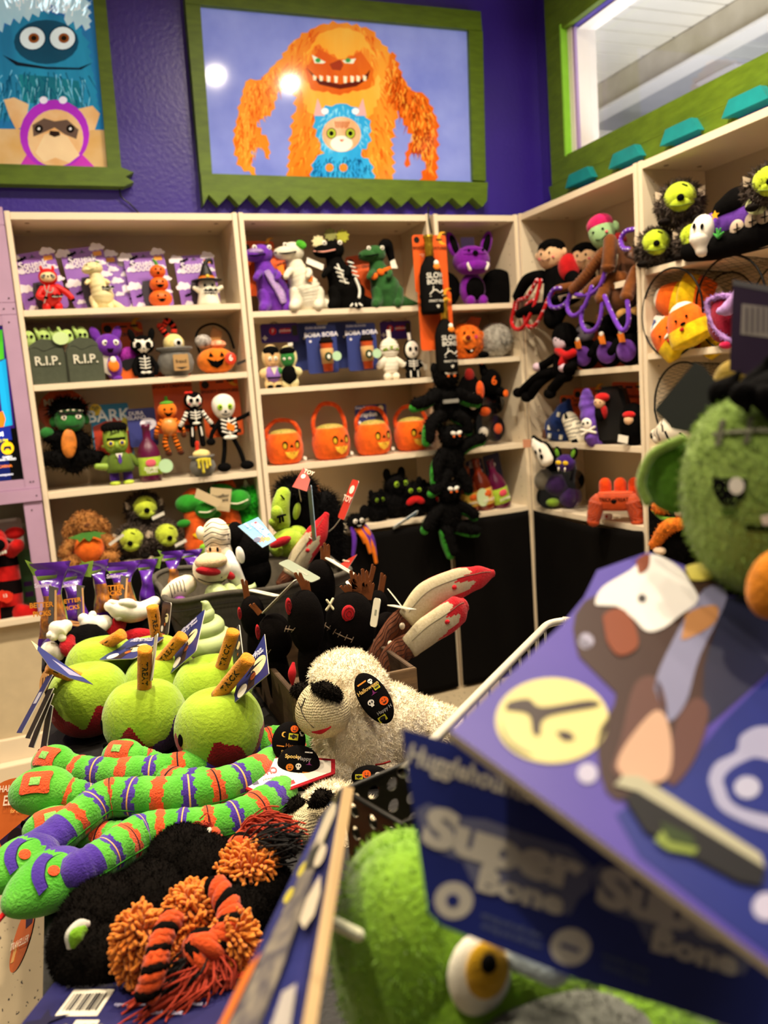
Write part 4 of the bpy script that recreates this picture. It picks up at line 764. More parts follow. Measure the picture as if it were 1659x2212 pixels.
T, bd, hd = trex('black dinosaur plush with embroidered skeleton and daisies on head', 742, .285, plush('0c0b0a'), felt('e8a090'), -6, .07)
b = T.mb(thread('ece8dc')); b.t([(-.08, -.2, .6), (.0, -.25, .34)], .014, 5)
for k in range(4): b.t([(-.12 + k * .02, -.19, .56 - k * .06), (-.02 + k * .02, -.25, .5 - k * .055)], .013, 5); b.t([(.08 + k * .02, -.16, .64 - k * .06), (.16 + k * .02, -.14, .62 - k * .06)], .011, 5)
b.t([(.16, -.2, .4), (.2, -.22, .25), (.18, -.24, .14)], .02, 6)
for k in (-.05, 0, .05): b.t([(.12 + k, -.27, .05), (.12 + k * 1.6, -.285, .02)], .014, 5)
T.put('bone_embroidery', b, bd)
for x, z, m in ((-.3, .93, 'e6d8a8'), (-.12, 1.02, '8a8a50'), (.05, 1.0, 'a8a83a')): T.put('flower', T.mb(felt(m)).pr(star(x, z, .1, 9, .7), -.1, -.06), hd)
T, bd, hd = trex('dark green dinosaur plush with orange bow and black hat', 830, .26, plush('2c5a2a'), BLACK, -4, .06, cardm=lean(-.03, .075, .02, -7), dup=True)
for q in (-1, 1): T.put('bow_loop', T.mb(felt('e86a1c')).e((-.13 + q * .055, -.19, .5 + q * .03), (.065, .03, .05), rot(0, q * 25, 0)))
T.T('bow_band', felt('e86a1c'), [(-.1, -.2, .53), (.06, -.2, .58), (.18, -.12, .62)], .03, flat=.4); T.P('candy_corn', felt('f4ecd8'), [(.08, .68), (.16, .72), (.2, .58), (.1, .58)], -.21, -.2); T.T('witch_hat', BLACK, [(.0, 0, .9), (.12, .05, .98), (.2, .08, .82), (.22, .08, .62)], [.06, .1, .06, .02])
# second shelf
z2 = ZB[1]
def flatdoll(lab, u, y, hpx, cat='dog toy', rz=0, out='e4d0a0'):
    L = on_row(u, y, z2); T = Th('monster_doll', lab, cat, L, rz, S=Hh(hpx, L)); return T
def pillow(T, m, outm, ring=.03, head=(0, .72, .2, .26), arms=True):
    b = T.mb(outm)
    for k, mm, dy in ((1, outm, 0),):
        b.e((head[0], .0, head[1]), (head[2] + ring, .08, head[3] + ring)); b.e((0, 0, .32), (.2 + ring, .08, .24));
        for q in (-1, 1): b.e((q * .2, 0, .36), (.1 + ring, .07, .08 + ring), rot(0, q * 20, 0)); b.e((q * .1, 0, .1), (.09 + ring, .07, .1 + ring))
    o = T.put('body', b); return o
T = flatdoll('vampire pillow doll in lilac robe with black hair', 592, .05, 92, rz=4); bd = pillow(T, 0, felt('e2c58e')); SK = felt('dcae78')
hd = T.put('face', T.mb(SK).e((0, -.03, .7), (.19, .09, .24))); T.put('hair', T.mb(BLACK).e((0, -.02, .86), (.2, .1, .12)), hd); T.put('widow_peak', T.mb(BLACK).pr([(-.1, .86), (.1, .86), (0, .74)], -.125, -.1), hd); T.eyes(WHITE, .07, -.12, .68, .045, 0, BLACK, par=hd); T.put('mouth', T.mb(thread('6a3a20')).t([(-.06, -.12, .56), (0, -.125, .545), (.06, -.12, .56)], .01), hd)
T.put('robe', T.mb(felt('9a70c4')).e((0, -.03, .33), (.2, .09, .2))); T.put('belt', T.mb(BLACK).b((0, -.1, .24), (.32, .05, .035))); T.put('robe_lapel', T.mb(felt('e8dcc8')).pr([(-.08, .48), (.08, .48), (0, .3)], -.13, -.11))
for q in (-1, 1): T.put('shoe', T.mb(BLACK).e((q * .1, -.03, .04), (.08, .08, .045)))
T = flatdoll('green faced monster pillow doll in black coat turned sideways', 628, .03, 88, rz=-30); bd = pillow(T, 0, felt('d8cc98')); hd = T.put('face', T.mb(GF).e((0, -.03, .7), (.19, .09, .22))); T.put('hair', T.mb(BLACK).e((0, -.02, .86), (.2, .11, .11)), hd); T.eyes(WHITE, .07, -.12, .68, .035, 0, BLACK, par=hd); T.put('coat', T.mb(BLACK).e((0, -.03, .3), (.2, .1, .24))); T.put('sleeve', T.mb(GF).e((-.24, -.03, .4), (.09, .08, .1))); T.put('white_tag', T.mb(card('efe8da')).pr(rrect(.12, .08, .01, .1, 1.02), -.05, -.04))
def header_card(lab, u, y, vtop, w, rz=0):
    p = at_y(u, vtop + 40, y); T = Th('header_card', lab, 'card', p, rz)
    cardp(T, Matrix(), w, .075, card('35186a'), [(card('d8d0c8'), move(star(0, 0, 1, 4, .5), -w * .4, .02, .012)), (card('c01818'), circ(-w * .18, .045, .015)), (card('c01818'), rrect(w * .28, .02, .003, w * .15, .045)), (card('2a2a14'), rrect(w * .14, .04, .004, w * .4, .045))], [('F', .02, -w * .18, .045, card('f0e8e8')), ('petkow', .016, w * .14, .046, card('f0d8d8'))]); T.T('peg_hook', gloss('101010'), [(0, .0, .07), (0, .06, .085), (0, .14, .088)], .003)
header_card('purple header card hung above the vampire pillow doll', 606, .1, 700, .155); header_card('purple header card hung above the mummy pillow doll', 856, .1, 693, .14)
CUPB = mat('2b3672', .42, .05, 12, hex2='323e80', name='card')
def cup_card(lab, u, y, vb, back=False, rz=-6):
    p = at_y(u, vb, y); T = Th('cup_toy', lab, 'dog toy', p, rz, group='cup toys on blue cards')
    cardp(T, Matrix(), .125, .19, CUPB, [(card('e6e2ea'), circ(-.045, .128, .005)), (card('e6e2ea'), circ(.005, .128, .005))], [('DURA BUDDIES', .012, -.02, .18, card('dcd8e4')), ('BOBA BOBA', .025, 0, .152, card('e6e2ea'))] if not back else [])
    T.S = .125
    if not back:
        cup = T.put('cup', T.mb(plush('c84e1c')).l([(0, .04), (.15, .04), (.2, .9), (.21, .95), (0, .95)], 20, c=(.1, -.25, .0))); T.put('lid', T.mb(felt('15110f')).l([(.0, .93), (.22, .93), (.23, 1.0), (.19, 1.03), (.17, 1.12), (0, 1.13)], 20, c=(.1, -.25, 0)), cup); T.put('sleeve', T.mb(felt('c8a068')).l([(.175, .28), (.19, .28), (.215, .75), (.2, .76)], 20, c=(.1, -.25, 0), caps=False), cup)
        lg = T.E('round_logo', felt('1f3a24'), (.1, -.45, .5), (.12, .03, .14), par=cup); T.E('logo_dog', WHITE, (.1, -.475, .49), (.055, .015, .07), par=lg, nu=10); T.P('round_tag', card('b4d8b0'), circ(.38, .5, .15), -.4, -.39)
cup_card('orange cup plush on blue card, nearer the vampire doll', 700, .06, 806); cup_card('orange cup plush on blue card, nearer the mummy doll', 786, .06, 800)
cup_card('plain side of a blue card half hidden behind the left cup', 660, .14, 800, True); cup_card('plain side of a blue card half hidden behind the right cup', 746, .14, 795, True)
T = flatdoll('white wrapped mummy pillow doll with green eye band', 846, .05, 92, rz=2); MW = felt('e8e0cc')
b = T.mb(MW); fr = lambda P, u, v: P * (1 + .03 * math.sin(v * 55)); b.e((0, 0, .72), (.24, .13, .25), nv=44, fn=fr); b.e((0, 0, .34), (.2, .12, .24), nv=44, fn=fr)
for q in (-1, 1): b.t([(q * .15, 0, .45), (q * .3, -.03, .34)], [.09, .08], 10, fn=lambda q, w: 1 + .06 * math.sin(q * 30)); b.e((q * .1, -.02, .08), (.1, .1, .09))
bd = T.put('body', b); T.put('eye_band', T.mb(plush('7a9a2a')).dec([(-.2, .72), (0, .78), (.2, .72), (.2, .66), (0, .69), (-.2, .66)], (0, 0, .72), (.24, .13, .25), .012), bd); T.eyes(WHITE, .07, -.14, .72, .04, 0, BLACK); T.P('white_tag', card('eee6da'), [(-.04, .92), (.06, .92), (.04, 1.15), (-.06, 1.15)], -.03, -.02)
T = flatdoll('black pillow doll with white skull face and bones', 893, .05, 84, rz=0); bd = pillow(T, 0, BLACK, .02); sk = T.put('skull', T.mb(WHITE).e((0, -.03, .72), (.19, .09, .23)));
for q in (-1, 1): T.E('eye', BLACK, (q * .08, -.115, .74), (.045, .015, .06), par=sk)
T.E('nose', BLACK, (0, -.12, .62), (.02, .01, .025), par=sk); b = T.mb(thread('ece8dc')); b.t([(0, -.1, .46), (0, -.1, .22)], .018, 5)
for k in range(3): b.t([(-.12, -.08, .44 - k * .06), (0, -.1, .42 - k * .06), (.12, -.08, .44 - k * .06)], .016, 5)
for q in (-1, 1): b.t([(q * .1, -.09, .18), (q * .1, -.09, .04)], .02, 6); b.t([(q * .22, -.07, .4), (q * .3, -.08, .32)], .02, 6)
T.put('bone_print', b, bd); T.P('white_tag', card('eee6da'), [(-.08, .94), (0, .94), (-.02, 1.15), (-.1, 1.15)], -.03, -.02); T.P('paper_tag', card('e6ddc8'), [(.26, .2), (.36, .2), (.36, .34), (.26, .34)], -.12, -.11)
# third shelf: pumpkin pails
z3 = ZB[2]; PLO = plush('ee6414'); CANDY = mat('d8b060', .7, .7, 140, name='candy_print', hex2='7a8a30')
def twist(b, path, R, r, turns, mats, n=8, k=10):
    P = spline(path, k); F = frames(P); N = len(P) - 1; st = len(mats)
    for j, m in enumerate(mats):
        pts = []
        M2 = max(N, int(turns * 8))
        for i in range(M2 + 1):
            x = i / M2 * N; a = min(int(x), N - 1); f = x - a; p = P[a].lerp(P[a + 1], f); t, nn, bb = F[a]
            w = 2 * pi * (turns * i / M2 + j / st); pts.append(p + (nn * math.cos(w) + bb * math.sin(w)) * R)
        b.m(m).t(pts, r, n, 1)
    return b
def pail(lab, u, y, s, rz, hh=.55, cardb=False, wide=.1):
    T = Th('pumpkin_pail', lab, 'dog toy', on_row(u, y, z3), rz, S=s, group='pumpkin pail plush toys')
    ctr = (0, 0, .44); rr = (.5, .46, .46)
    b = T.mb(PLO); b.l([(0, 0), (.3, .0), (.42, .08), (.49, .28), (.5, .48), (.46, .68), (.4, .8), (.37, .82), (.0, .80)], 40, fn=lambda p, a: p); pk = T.put('pail', b)
    T.put('candy_fill', T.mb(CANDY).e((0, 0, .8), (.38, .36, .13)))
    ec = (0, 0, .42); er = (.495, .495, 1.2)
    for q in (-1, 1): e = T.put('eye', T.mb(BLACK).dec(circ(q * .17 + wide, .52, .075, .11), ec, er, .008), pk); T.put('eye_glow', T.mb(plush('e0b428')).dec(circ(q * .17 + wide - .01, .5, .045, .07), ec, er, .016), e)
    T.put('nose', T.mb(BLACK).dec([(wide - .06, .45), (wide + .06, .45), (wide, .55)], ec, er, .008), pk); T.put('mouth', T.mb(plush('f0b030')).dec([(wide - .2, .36), (wide - .12, .33), (wide - .06, .36), (wide, .33), (wide + .06, .36), (wide + .12, .32), (wide + .2, .36), (wide + .12, .2), (wide - .02, .14), (wide - .14, .22)], ec, er, .008), pk)
    b = T.mb(); RO = plush('d4480e'); twist(b, [(-.43, 0, .66), (-.44, 0, .66 + hh * .5), (-.22, 0, .66 + hh * .95), (.05, 0, .66 + hh), (.28, 0, .66 + hh * .85), (.42, 0, .66 + hh * .4), (.43, 0, .66)], .03, .034, 9, [RO, plush('e05a1a'), RO], 6, 6); T.put('rope_handle', b)
    T.P('white_tag', card('eee6da'), [(.44, .1), (.52, .06), (.54, .14), (.46, .18)], -.18, -.17)
    return T
pail('pumpkin pail plush with low rope handle, leftmost on its shelf', 618, .09, .152, -4, .5); pail('pumpkin pail plush with the tallest rope handle', 718, .08, .158, 4, .78)
T = pail('pumpkin pail plush with a blue card standing in it', 808, .09, .158, 4, .58)
cardp(T, lean(0, .0, .125, 0, 0), .145, .085, card('2a3068'), [(card('2a2226'), [(.02, .0), (.07, .0), (.06, .08), (.03, .085), (.015, .05)]), (card('c8b890'), circ(.045, .065, .014)), (card('e6e2ea'), circ(-.055, .015, .006)), (card('e6e2ea'), circ(-.01, .015, .006))], [('Dura Buddies', .015, -.03, .075, card('dcd8e4')), ('Graydon', .026, -.02, .045, card('e6e2ea'))], name='blue_card')
pail('pumpkin pail plush tucked behind the hanging black bats', 892, .1, .155, -8, .55)
# lowest shelf: black plush pile and the spider
z4 = ZB[3]
def blackbeast(lab, u, y, s, rz, red=True, eyes='8ab020'):
    T = Th('bat_toy', lab, 'dog toy', on_row(u, y, z4), rz, S=s); b = T.mb(FB); b.e((0, 0, .35), (.4, .3, .35)); b.e((0, -.1, .75), (.28, .24, .25)); b.fur(900, .014, .002, .2); bd = T.put('body', b)
    for q in (-1, 1): T.put('ear', T.mb(BLACK).e((q * .2, -.06, 1.0), (.1, .06, .14))); T.put('wing', T.mb(BLACK).e((q * .48, .0, .4), (.2, .08, .25)))
    T.eyes(plush(eyes), .12, -.31, .78, .07, 0, BLACK);
    if red:
        b = T.mb(felt('b81818')); b.e((.1, -.32, .5), (.18, .06, .1), rot(0, 30, 0)); b.e((-.12, -.33, .5), (.18, .06, .1), rot(0, -30, 0)); b.e((0, -.36, .5), (.06, .05, .06)); T.put('ribbon', b)
blackbeast('black furry bat plush lying at the back of the lowest middle shelf', 855, .09, .19, 12, False); blackbeast('black bat plush with large red ribbon on lowest middle shelf', 895, .05, .15, -10); blackbeast('small black bat plush with green eyes beside the spider', 815, .06, .12, 8, False); blackbeast('black bat plush with red ribbon beside the hanging bats', 930, .11, .13, 0)
T = Th('hang_tag', 'white and blue hang tag under the red ribboned bat', 'tag', at_y(876, 1126, -.01)); cardp(T, rot(50, -25, 0), .13, .03, card('d8e4ee'), [(card('3a8ac8'), rrect(.05, .02, .002, .03, .015))])
L = at_y(770, 1145, -.03)
T = Th('spider_toy', 'black spider plush with orange and purple dangling ribbon legs', 'dog toy', L, 6, S=.13); b = T.mb(FB); b.e((0, 0, .26), (.3, .26, .26)); b.fur(500, .01, .0016); bd = T.put('body', b); T.eyes(WHITE, .11, -.25, .32, .075, -.02, BLACK); T.T('mouth', thread('e0dcd0'), [(-.07, -.27, .18), (-.01, -.28, .16), (.05, -.27, .18)], .012)
FO, FP = felt('e87818'), felt('5a2a9a')
for x0, x1, zl, m in ((-.2, -.28, -.75, FP), (-.1, .16, -.4, FO), (0, .32, -.75, FO), (.06, .38, -.6, FP), (.14, .36, -.25, FO), (.2, .5, -1.1, FO), (.24, .5, -.85, FP)): T.put('leg', T.mb(m).t([(x0, -.12, .12), ((x0 + x1) / 2 + .04, -.22, zl * .35), (x1, -.2, zl)], [.07, .08, .06], 8, flat=.5))
# ---------------- corner bookcase
zC = ZC[0]; PU = plush('7a1a9a')
T = Th('bat_toy', 'big magenta purple bat plush with black velvet wings', 'dog toy', on_row(1022, .08, zC), -6, S=.285)
b = T.mb(PU); b.e((0, 0, .24), (.2, .17, .25)); bd = T.put('body', b); b = T.mb(PU); b.e((0, -.03, .66), (.29, .22, .22)); b.e((0, -.1, .56), (.26, .19, .12)); b.e((0, -.14, .74), (.2, .12, .06)); b.e((0, -.13, .80), (.17, .1, .05)); hd = T.put('head', b)
for q in (-1, 1):
    e = T.put('ear', T.mb(PU).e((q * .27, 0, .9), (.09, .05, .2), rot(0, q * 18, 0)), hd); T.put('ear_lining', T.mb(BLACK).e((q * .26, -.04, .9), (.055, .03, .15), rot(0, q * 18, 0)), e); T.put('wing', T.mb(BLK).e((q * .46, .05, .26), (.3, .06, .28), rot(0, q * 25, 0))); T.put('tooth', T.mb(WHITE).t([(q * .13, -.28, .5), (q * .16, -.29, .56), (q * .15, -.27, .6)], [.025, .02, .008], 8), hd); T.put('foot', T.mb(PU).e((q * .1, -.16, .06), (.07, .09, .08)))
T.E('belly_patch', BLK, (0, -.13, .24), (.15, .07, .17)); T.E('nose', BLACK, (-.02, -.26, .74), (.045, .03, .035), par=hd); T.eyes(BLACK, .11, -.235, .78, .022, par=hd); T.put('mouth', T.mb(thread('5a1074')).t([(-.13, -.285, .52), (0, -.3, .5), (.13, -.285, .52)], .012), hd); T.P('hang_tag', card('8a84b8'), rrect(.22, .2, .01, .02, .93), .12, .13)
z2 = ZC[1]
def ball(lab, u, m, face, s, rz=0):
    T = Th('ball_toy', lab, 'dog toy', on_row(u, .08, z2), rz, S=s); b = T.mb(m); b.e((0, 0, .5), (.5, .42, .5)); b.fur(700, .01, .0016); bd = T.put('ball', b); c, r = (0, 0, .5), (.5, .42, .5)
    if face:
        T.E('muzzle', plush('f08a2a'), (-.12, -.4, .55), (.14, .08, .11)); T.E('nose', felt('6a1810'), (-.12, -.47, .58), (.08, .04, .07)); T.put('mouth', T.mb(BLACK).dec([(-.22, .32), (-.1, .26), (.02, .27), (.14, .34), (.05, .16), (-.1, .16)], c, r, .03)); T.eyes(BLACK, .13, -.38, .72, .035, -.05); T.put('tooth', T.mb(WHITE).b((-.02, -.42, .23), (.05, .03, .04)))
        for q in (-1, 1): T.put('ear', T.mb(m).e((q * .48, -.02, .65), (.09, .07, .12)))
        T.put('cheek', T.mb(felt('d03a6a')).dec(circ(.15, .6, .05), c, r, .02))
    else: T.eyes(BLACK, .1, -.38, .6, .03, .02); T.T('mouth', thread('4a4844'), [(0, -.42, .42), (.1, -.42, .36), (.22, -.37, .42)], .012)
    return T
T = ball('orange furry ball plush with laughing mouth in corner bookcase', 1008, furm('ea6f1c'), True, .155, -4); T.P('hang_tag', card('c05a28'), [(.1, 1.0), (.5, .9), (.62, 1.15), (.3, 1.2)], .2, .21); ball('silver grey furry ball plush with small smile in corner bookcase', 1072, furm('9a968c'), False, .152, -8)
T = Th('paw_toy', 'black paw plush lying between orange and grey balls', 'dog toy', on_row(1045, .02, z2), 20, S=.05); b = T.mb(BLK); b.e((0, 0, .3), (.6, .4, .3)); T.put('paw', b)
z3 = ZC[2]
CLEAR = gm.copy(); CLEAR.name = 'clear_film'
for nd in CLEAR.node_tree.nodes:
    if nd.type == 'MIX_SHADER': nd.inputs[0].default_value = .14
    if nd.type == 'BSDF_GLOSSY': nd.inputs['Roughness'].default_value = .12
def filmbag(T, w, d, h, nm='clear_bag', c=(0, 0, 0)):
    b = T.mb(CLEAR); b.grid(lambda u, v: Vector((c[0] + math.copysign(abs(math.cos(u * 2 * pi)) ** .4, math.cos(u * 2 * pi)) * w / 2 * (1 - .12 * v + .03 * math.sin(9 * v + u * 20)), c[1] + math.copysign(abs(math.sin(u * 2 * pi)) ** .4, math.sin(u * 2 * pi)) * d / 2 * (1 - .5 * v * v), c[2] + h * v)), 40, 12); return T.put(nm, b)
T = Th('toy_bag', 'tall clear bag filled with black and orange plush toys', 'bag of toys', on_row(1052, .1, z3), -8, S=1)
filmbag(T, .17, .13, .27)
def lump(T, nm, m, c, r, ex=None):
    b = T.mb(m); b.e(c, r); o = T.put(nm, b)
    if ex: b = T.mb(ex); b.e((c[0], c[1] - r[1] * .85, c[2]), (r[0] * .45, r[1] * .3, r[2] * .4)); T.put('patch', b, o)
for c, r, e in (((-.03, 0, .06), (.05, .05, .06), WHITE), ((.04, 0, .07), (.045, .05, .06), plush('e05a1c')), ((-.02, -.01, .15), (.06, .05, .05), plush('e05a1c')), ((.04, 0, .18), (.05, .05, .05), None), ((-.03, 0, .23), (.05, .05, .045), None)): lump(T, 'plush_toy', BLK, c, r, e)
T = Th('number_toy', 'black plush with orange number six lying on clear bag', 'dog toy', on_row(1062, .03, z3 + .225), -10, S=.13); b = T.mb(BLK); b.e((0, 0, .4), (.36, .25, .42)); b.t([(-.2, 0, .7), (-.3, -.02, 1.0)], [.15, .1]); b.t([(.2, -.05, .1), (.35, -.2, .0)], [.16, .14]); T.put('body', b); T.X('number', felt('e8641c'), '6', .4, (.02, -.26, .42)); T.E('pad', felt('e8641c'), (.38, -.33, -.02), (.09, .03, .12)); T.E('pad', felt('e8641c'), (-.31, -.1, 1.03), (.07, .03, .06))
T = Th('monster_toy', 'black and white plush with orange tongue behind hanging bats', 'dog toy', on_row(1018, .03, z3 + .12), 8, S=.2); b = T.mb(BLK); b.e((0, 0, .5), (.3, .25, .5)); T.put('body', b); T.E('tongue', plush('e8581c'), (.1, -.25, .62), (.1, .06, .2)); T.E('muzzle', WHITE, (-.1, -.24, .4), (.12, .08, .18)); T.E('horn', felt('8a1a14'), (-.05, -.1, .95), (.12, .08, .15))
z4 = ZC[3]
for u, y, s, lab, gl, lb_, tx_, ry in ((1018, .06, .2, 'orange sauce bottle plush with round tag, leftmost of three bottles', '8a3a10', 'd8b048', 'PUMPKIN', -4), (1050, .06, .235, 'red sauce bottle plush with yellow label, middle of three bottles', '7a2408', 'e0b050', 'GHOST', -10), (1086, .05, .225, 'purple sauce bottle plush with lime label in corner bookcase', '5a0a36', 'a8c83c', 'ZOMBIE', -14)):
    T = Th('bottle_toy', lab, 'dog toy', on_row(u, y, z4), 0, ry=ry, S=s, group='sauce bottles in the corner bookcase'); bottle(T, mat(gl, .3, .15, 20, coat=.4), felt(lb_), tx_, tagc='d86020' if u < 1080 else 'e05060')
    if u < 1040: T.P('round_tag', card('c8d8a8'), circ(.2, .3, .14, .2), -.24, -.23)
T = Th('hang_card', 'dark blue backing card leaning behind the three sauce bottles', 'card', on_row(1062, .13, z4), 0, ry=-9); cardp(T, tr(-.045, 0, 0), .085, .23, card('23264e'), [(card('e8e4ee'), circ(.02, .17, .016, .012))], [('DURA\nISLAND', .018, 0, .21, card('dcd8e4'))]); cardp(T, tr(.05, .01, 0), .085, .23, card('23264e'), [(card('e8e4ee'), circ(.0, .18, .016, .012))])
# ---------------- strip of hanging goods in front of the corner
yS = -.035
tag(MB().m(gloss('070707')).t([at_y(925, 448, .02), at_y(926, 470, -.006), at_y(932, 502, -.012)], .004, 8).o('hanging_cord'), 'black cord looped over the bookcase tops holding the hanging strip', 'cord')
CHAL = felt('131211'); CHW = ink('d6d2c6')
def bones_bottle(lab, uc, vc0, vc1, ub, vb, s, y):
    p = at_y(uc, vc1, y); T = Th('bottle_toy', lab, 'dog toy', p, 3); hgt = (at_y(uc, vc0, y) - p).length
    cardp(T, Matrix(), .155, hgt, card('e0561c', 'e86424'), [(card('171310'), circ(-.057, hgt - .02, .013)), (card('f2b030'), move(MOONP, .055, hgt - .012, .034)), (card('1a1208'), move(BATP, .045, hgt - .02, .014)), (card('171310'), rrect(.03, .006, .001, -.01, hgt - .012))], [('SPOOKY CREATURES', .0165, 0, hgt - .052, card('2a1208')), ('a witty dog bottle\ntoy for dogs', .008, -.02, hgt - .08, card('f8d8b8'))], r=.012)
    q = at_y(ub, vb, y - .045) - p; M = tr(q.x, q.y, q.z); T.S = 1; b = MB(s, tr(q.x / s, q.y / s, q.z / s)).m(CHAL); b.l([(0, 0), (.14, .0), (.155, .04), (.15, .5), (.12, .62), (.06, .72), (.055, .75), (0, .75)], 24); bt = T.put('bottle', b)
    b = MB(s, tr(q.x / s, q.y / s, q.z / s)).m(mat('b8962a', .25, .2, 60, metal=.7)); b.l([(0, .73), (.062, .73), (.058, .88), (.06, .96), (.07, .965), (.07, 1.0), (0, 1.0)], 18); T.put('gold_cap', b, bt); b = MB(s, tr(q.x / s, q.y / s, q.z / s)).m(felt('f0882a')); b.e((.03, -.125, .58), (.05, .03, .045)); b.m(WHITE).e((.03, -.12, .63), (.035, .025, .04)); T.put('candy_corn', b, bt)
    wrap = lambda c: (lambda P: Vector((.158 * math.sin(P.x / .158), -.158 * math.cos(P.x / .158), P.z)))
    b = MB(s, tr(q.x / s, q.y / s, q.z / s)).m(CHW); f = wrap(0)
    b.tx('SLOW', .095, (0, 0, .47), fn=f, bold=.03); b.tx('BONES', .085, (0, 0, .39), fn=f, bold=.03); b.tx('PINOT NOIR', .042, (0, 0, .15), fn=f)
    b.t([f(Vector((-.1, 0, .24))), f(Vector((-.03, 0, .29))), f(Vector((.04, 0, .25))), f(Vector((.1, 0, .28)))], .01, 5); b.t([f(Vector((-.1, 0, .21))), f(Vector((.1, 0, .22)))], .007, 5); b.t([f(Vector((-.06, 0, .27))), f(Vector((-.05, 0, .33)))], .008, 5)
    b.e(f(Vector((0, 0, .07))), (.018, .006, .015), nu=8, nv=5)
    for k in (-1, 0, 1): b.e(f(Vector((k * .018, 0, .093 - abs(k) * .006))), (.008, .006, .009), nu=8, nv=5)
    T.put('chalk_lettering', b, bt)
bones_bottle('upper black bottle plush with gold cap hanging on orange card', 934, 508, 632, 934, 678, .305, yS); bones_bottle('lower black bottle plush with gold cap hanging on orange card', 946, 630, 756, 966, 805, .29, yS - .01)
GRN = plush('2f8a22')
def hangbat(lab, u, v, s, arms, legs, y=-.06):
    p = at_y(u, v, y); T = Th('hanging_bat', lab, 'dog toy', p, 4, S=s, group='furry black bats hanging in a column')
    b = T.mb(FB); b.e((0, 0, .38), (.24, .18, .32)); b.fur(1500, .012, .0016, .3); bd = T.put('body', b); b = T.mb(FB); b.e((0, -.05, .8), (.23, .19, .2)); b.fur(900, .012, .0016, .3); hd = T.put('head', b)
    for q in (-1, 1): T.put('ear', T.mb(FB).e((q * .2, -.02, .95), (.07, .05, .1)), hd); T.put('eye', T.mb(felt('e8e4d8')).e((q * .06, -.235, .86), (.06, .03, .04), rot(0, q * -20, 0)), hd); T.put('pupil', T.mb(felt('d8601c')).e((q * .06, -.25, .80), (.025, .02, .02)), hd)
    for nm, L in (('wing', arms), ('leg', legs)):
        for pts in L:
            b = T.mb(FB); b.t(pts, [.12, .11, .1], 12, 6); b.fur(450, .012, .0016, .4); o = T.put(nm, b); T.put('green_lining', T.mb(GRN).t([Vector(q_) + Vector((-.04 if pts[-1][0] < 0 else .02, .03, -.06)) for q_ in pts], [.1, .1, .085], 10, 6), o)
    return T
T = hangbat('furry black bat plush with grey belt, topmost of hanging bats', 966, 915, .24, [[(-.2, -.02, .52), (-.4, -.05, .42), (-.62, -.08, .38)], [(.2, -.02, .52), (.4, -.05, .42), (.58, -.06, .36)]], [[(-.16, -.05, .15), (-.36, -.08, .02), (-.42, -.08, -.22)], [(.14, -.05, .15), (.3, -.08, .02), (.36, -.08, -.12)]]); T.put('belt', T.mb(felt('8a8880')).b((-.02, -.21, .38), (.3, .05, .07), .01))
hangbat('furry black bat plush with green wing lining, middle of hanging bats', 978, 1035, .225, [[(-.18, -.02, .5), (-.34, -.06, .3), (-.38, -.08, .05)], [(.18, -.02, .55), (.4, -.05, .66), (.62, -.08, .7)]], [[(-.14, -.05, .12), (-.3, -.1, -.05), (-.48, -.12, -.14)], [(.12, -.05, .12), (.22, -.08, -.05), (.26, -.1, -.2)]], -.065)
hangbat('furry black bat plush with dangling legs, lowest of hanging bats', 972, 1152, .225, [[(-.18, -.02, .5), (-.4, -.06, .34), (-.52, -.08, .2)], [(.18, -.02, .5), (.36, -.05, .42), (.5, -.08, .3)]], [[(-.1, -.05, .1), (-.08, -.08, -.1), (-.02, -.1, -.34)], [(.14, -.05, .12), (.34, -.08, .04), (.5, -.1, .0)]], -.07)
# ================================================================== SHELF GOODS, right wall
XF = .003
class ThW(Th):
    def __init__(s, name, label, cat, u, v, x, group=None, rz=0):
        p = at_x(u, v, x); super().__init__(name, label, cat, p, 0, group=group); s.p = p
    def w(s, u, v, x): return at_x(u, v, x) - s.p
    def ws(s, *pts): return [s.w(*q) for q in pts]
zR = ZR[0]
ROPE_R, ROPE_P = thread('c8141a'), thread('6a34b4')
def rope(T, nm, m, pts, r=.0085, fleck='f0d8e0', par=None):
    b = T.mb(m); i0 = b.idx(m); i1 = b.idx(thread(fleck)); b.t(pts, r, 10, 10, mf=lambda q, w: i1 if (int(q * 60) % 6 < 2 and (int(w / 2 / pi * 10) + int(q * 60)) % 2 and w > pi) else i0); return T.put(nm, b, par)
def vamp_head(T, c, r, rz=-70, smile=True):
    R = rot(0, 0, rz); M = tr(*c) @ R @ Matrix.Scale(r, 4); sk = plush('e0b48a', .08)
    b = MB(1, M).m(sk); b.e((0, 0, 0), (.9, .8, .95)); h = T.put('head', b)
    b = MB(1, M).m(BLK); b.e((0, .12, .42), (.95, .82, .65)); b.pr([(-.35, .62), (.35, .62), (0, .25)], -.82, -.6); T.put('hair', b, h)
    for q in (-1, 1): T.put('ear', MB(1, M).m(sk).e((q * .95, 0, .1), (.2, .12, .25)), h); T.put('eye', MB(1, M).m(BLACK).e((q * .3, -.76, .08), (.07, .05, .09), nu=8, nv=6), h); T.put('cheek', MB(1, M).m(felt('d8606a')).e((q * .5, -.66, -.2), (.1, .05, .08), nu=8, nv=6), h)
    if smile: T.put('mouth', MB(1, M).m(thread('5a2018')).t([(-.3, -.74, -.28), (0, -.8, -.4), (.3, -.74, -.28)], .03, 5), h)
    return h
T = ThW('vampire_toy', 'vampire plush in black suit with hanging red rope limbs', 'dog toy', 1200, 640, .05)
vamp_head(T, T.w(1190, 552, .02), .062, -62); b = T.mb(BLK); b.t(T.ws((1205, 590, .05), (1205, 640, .04), (1195, 690, -.01)), [.055, .06, .04], 14); T.put('body', b)
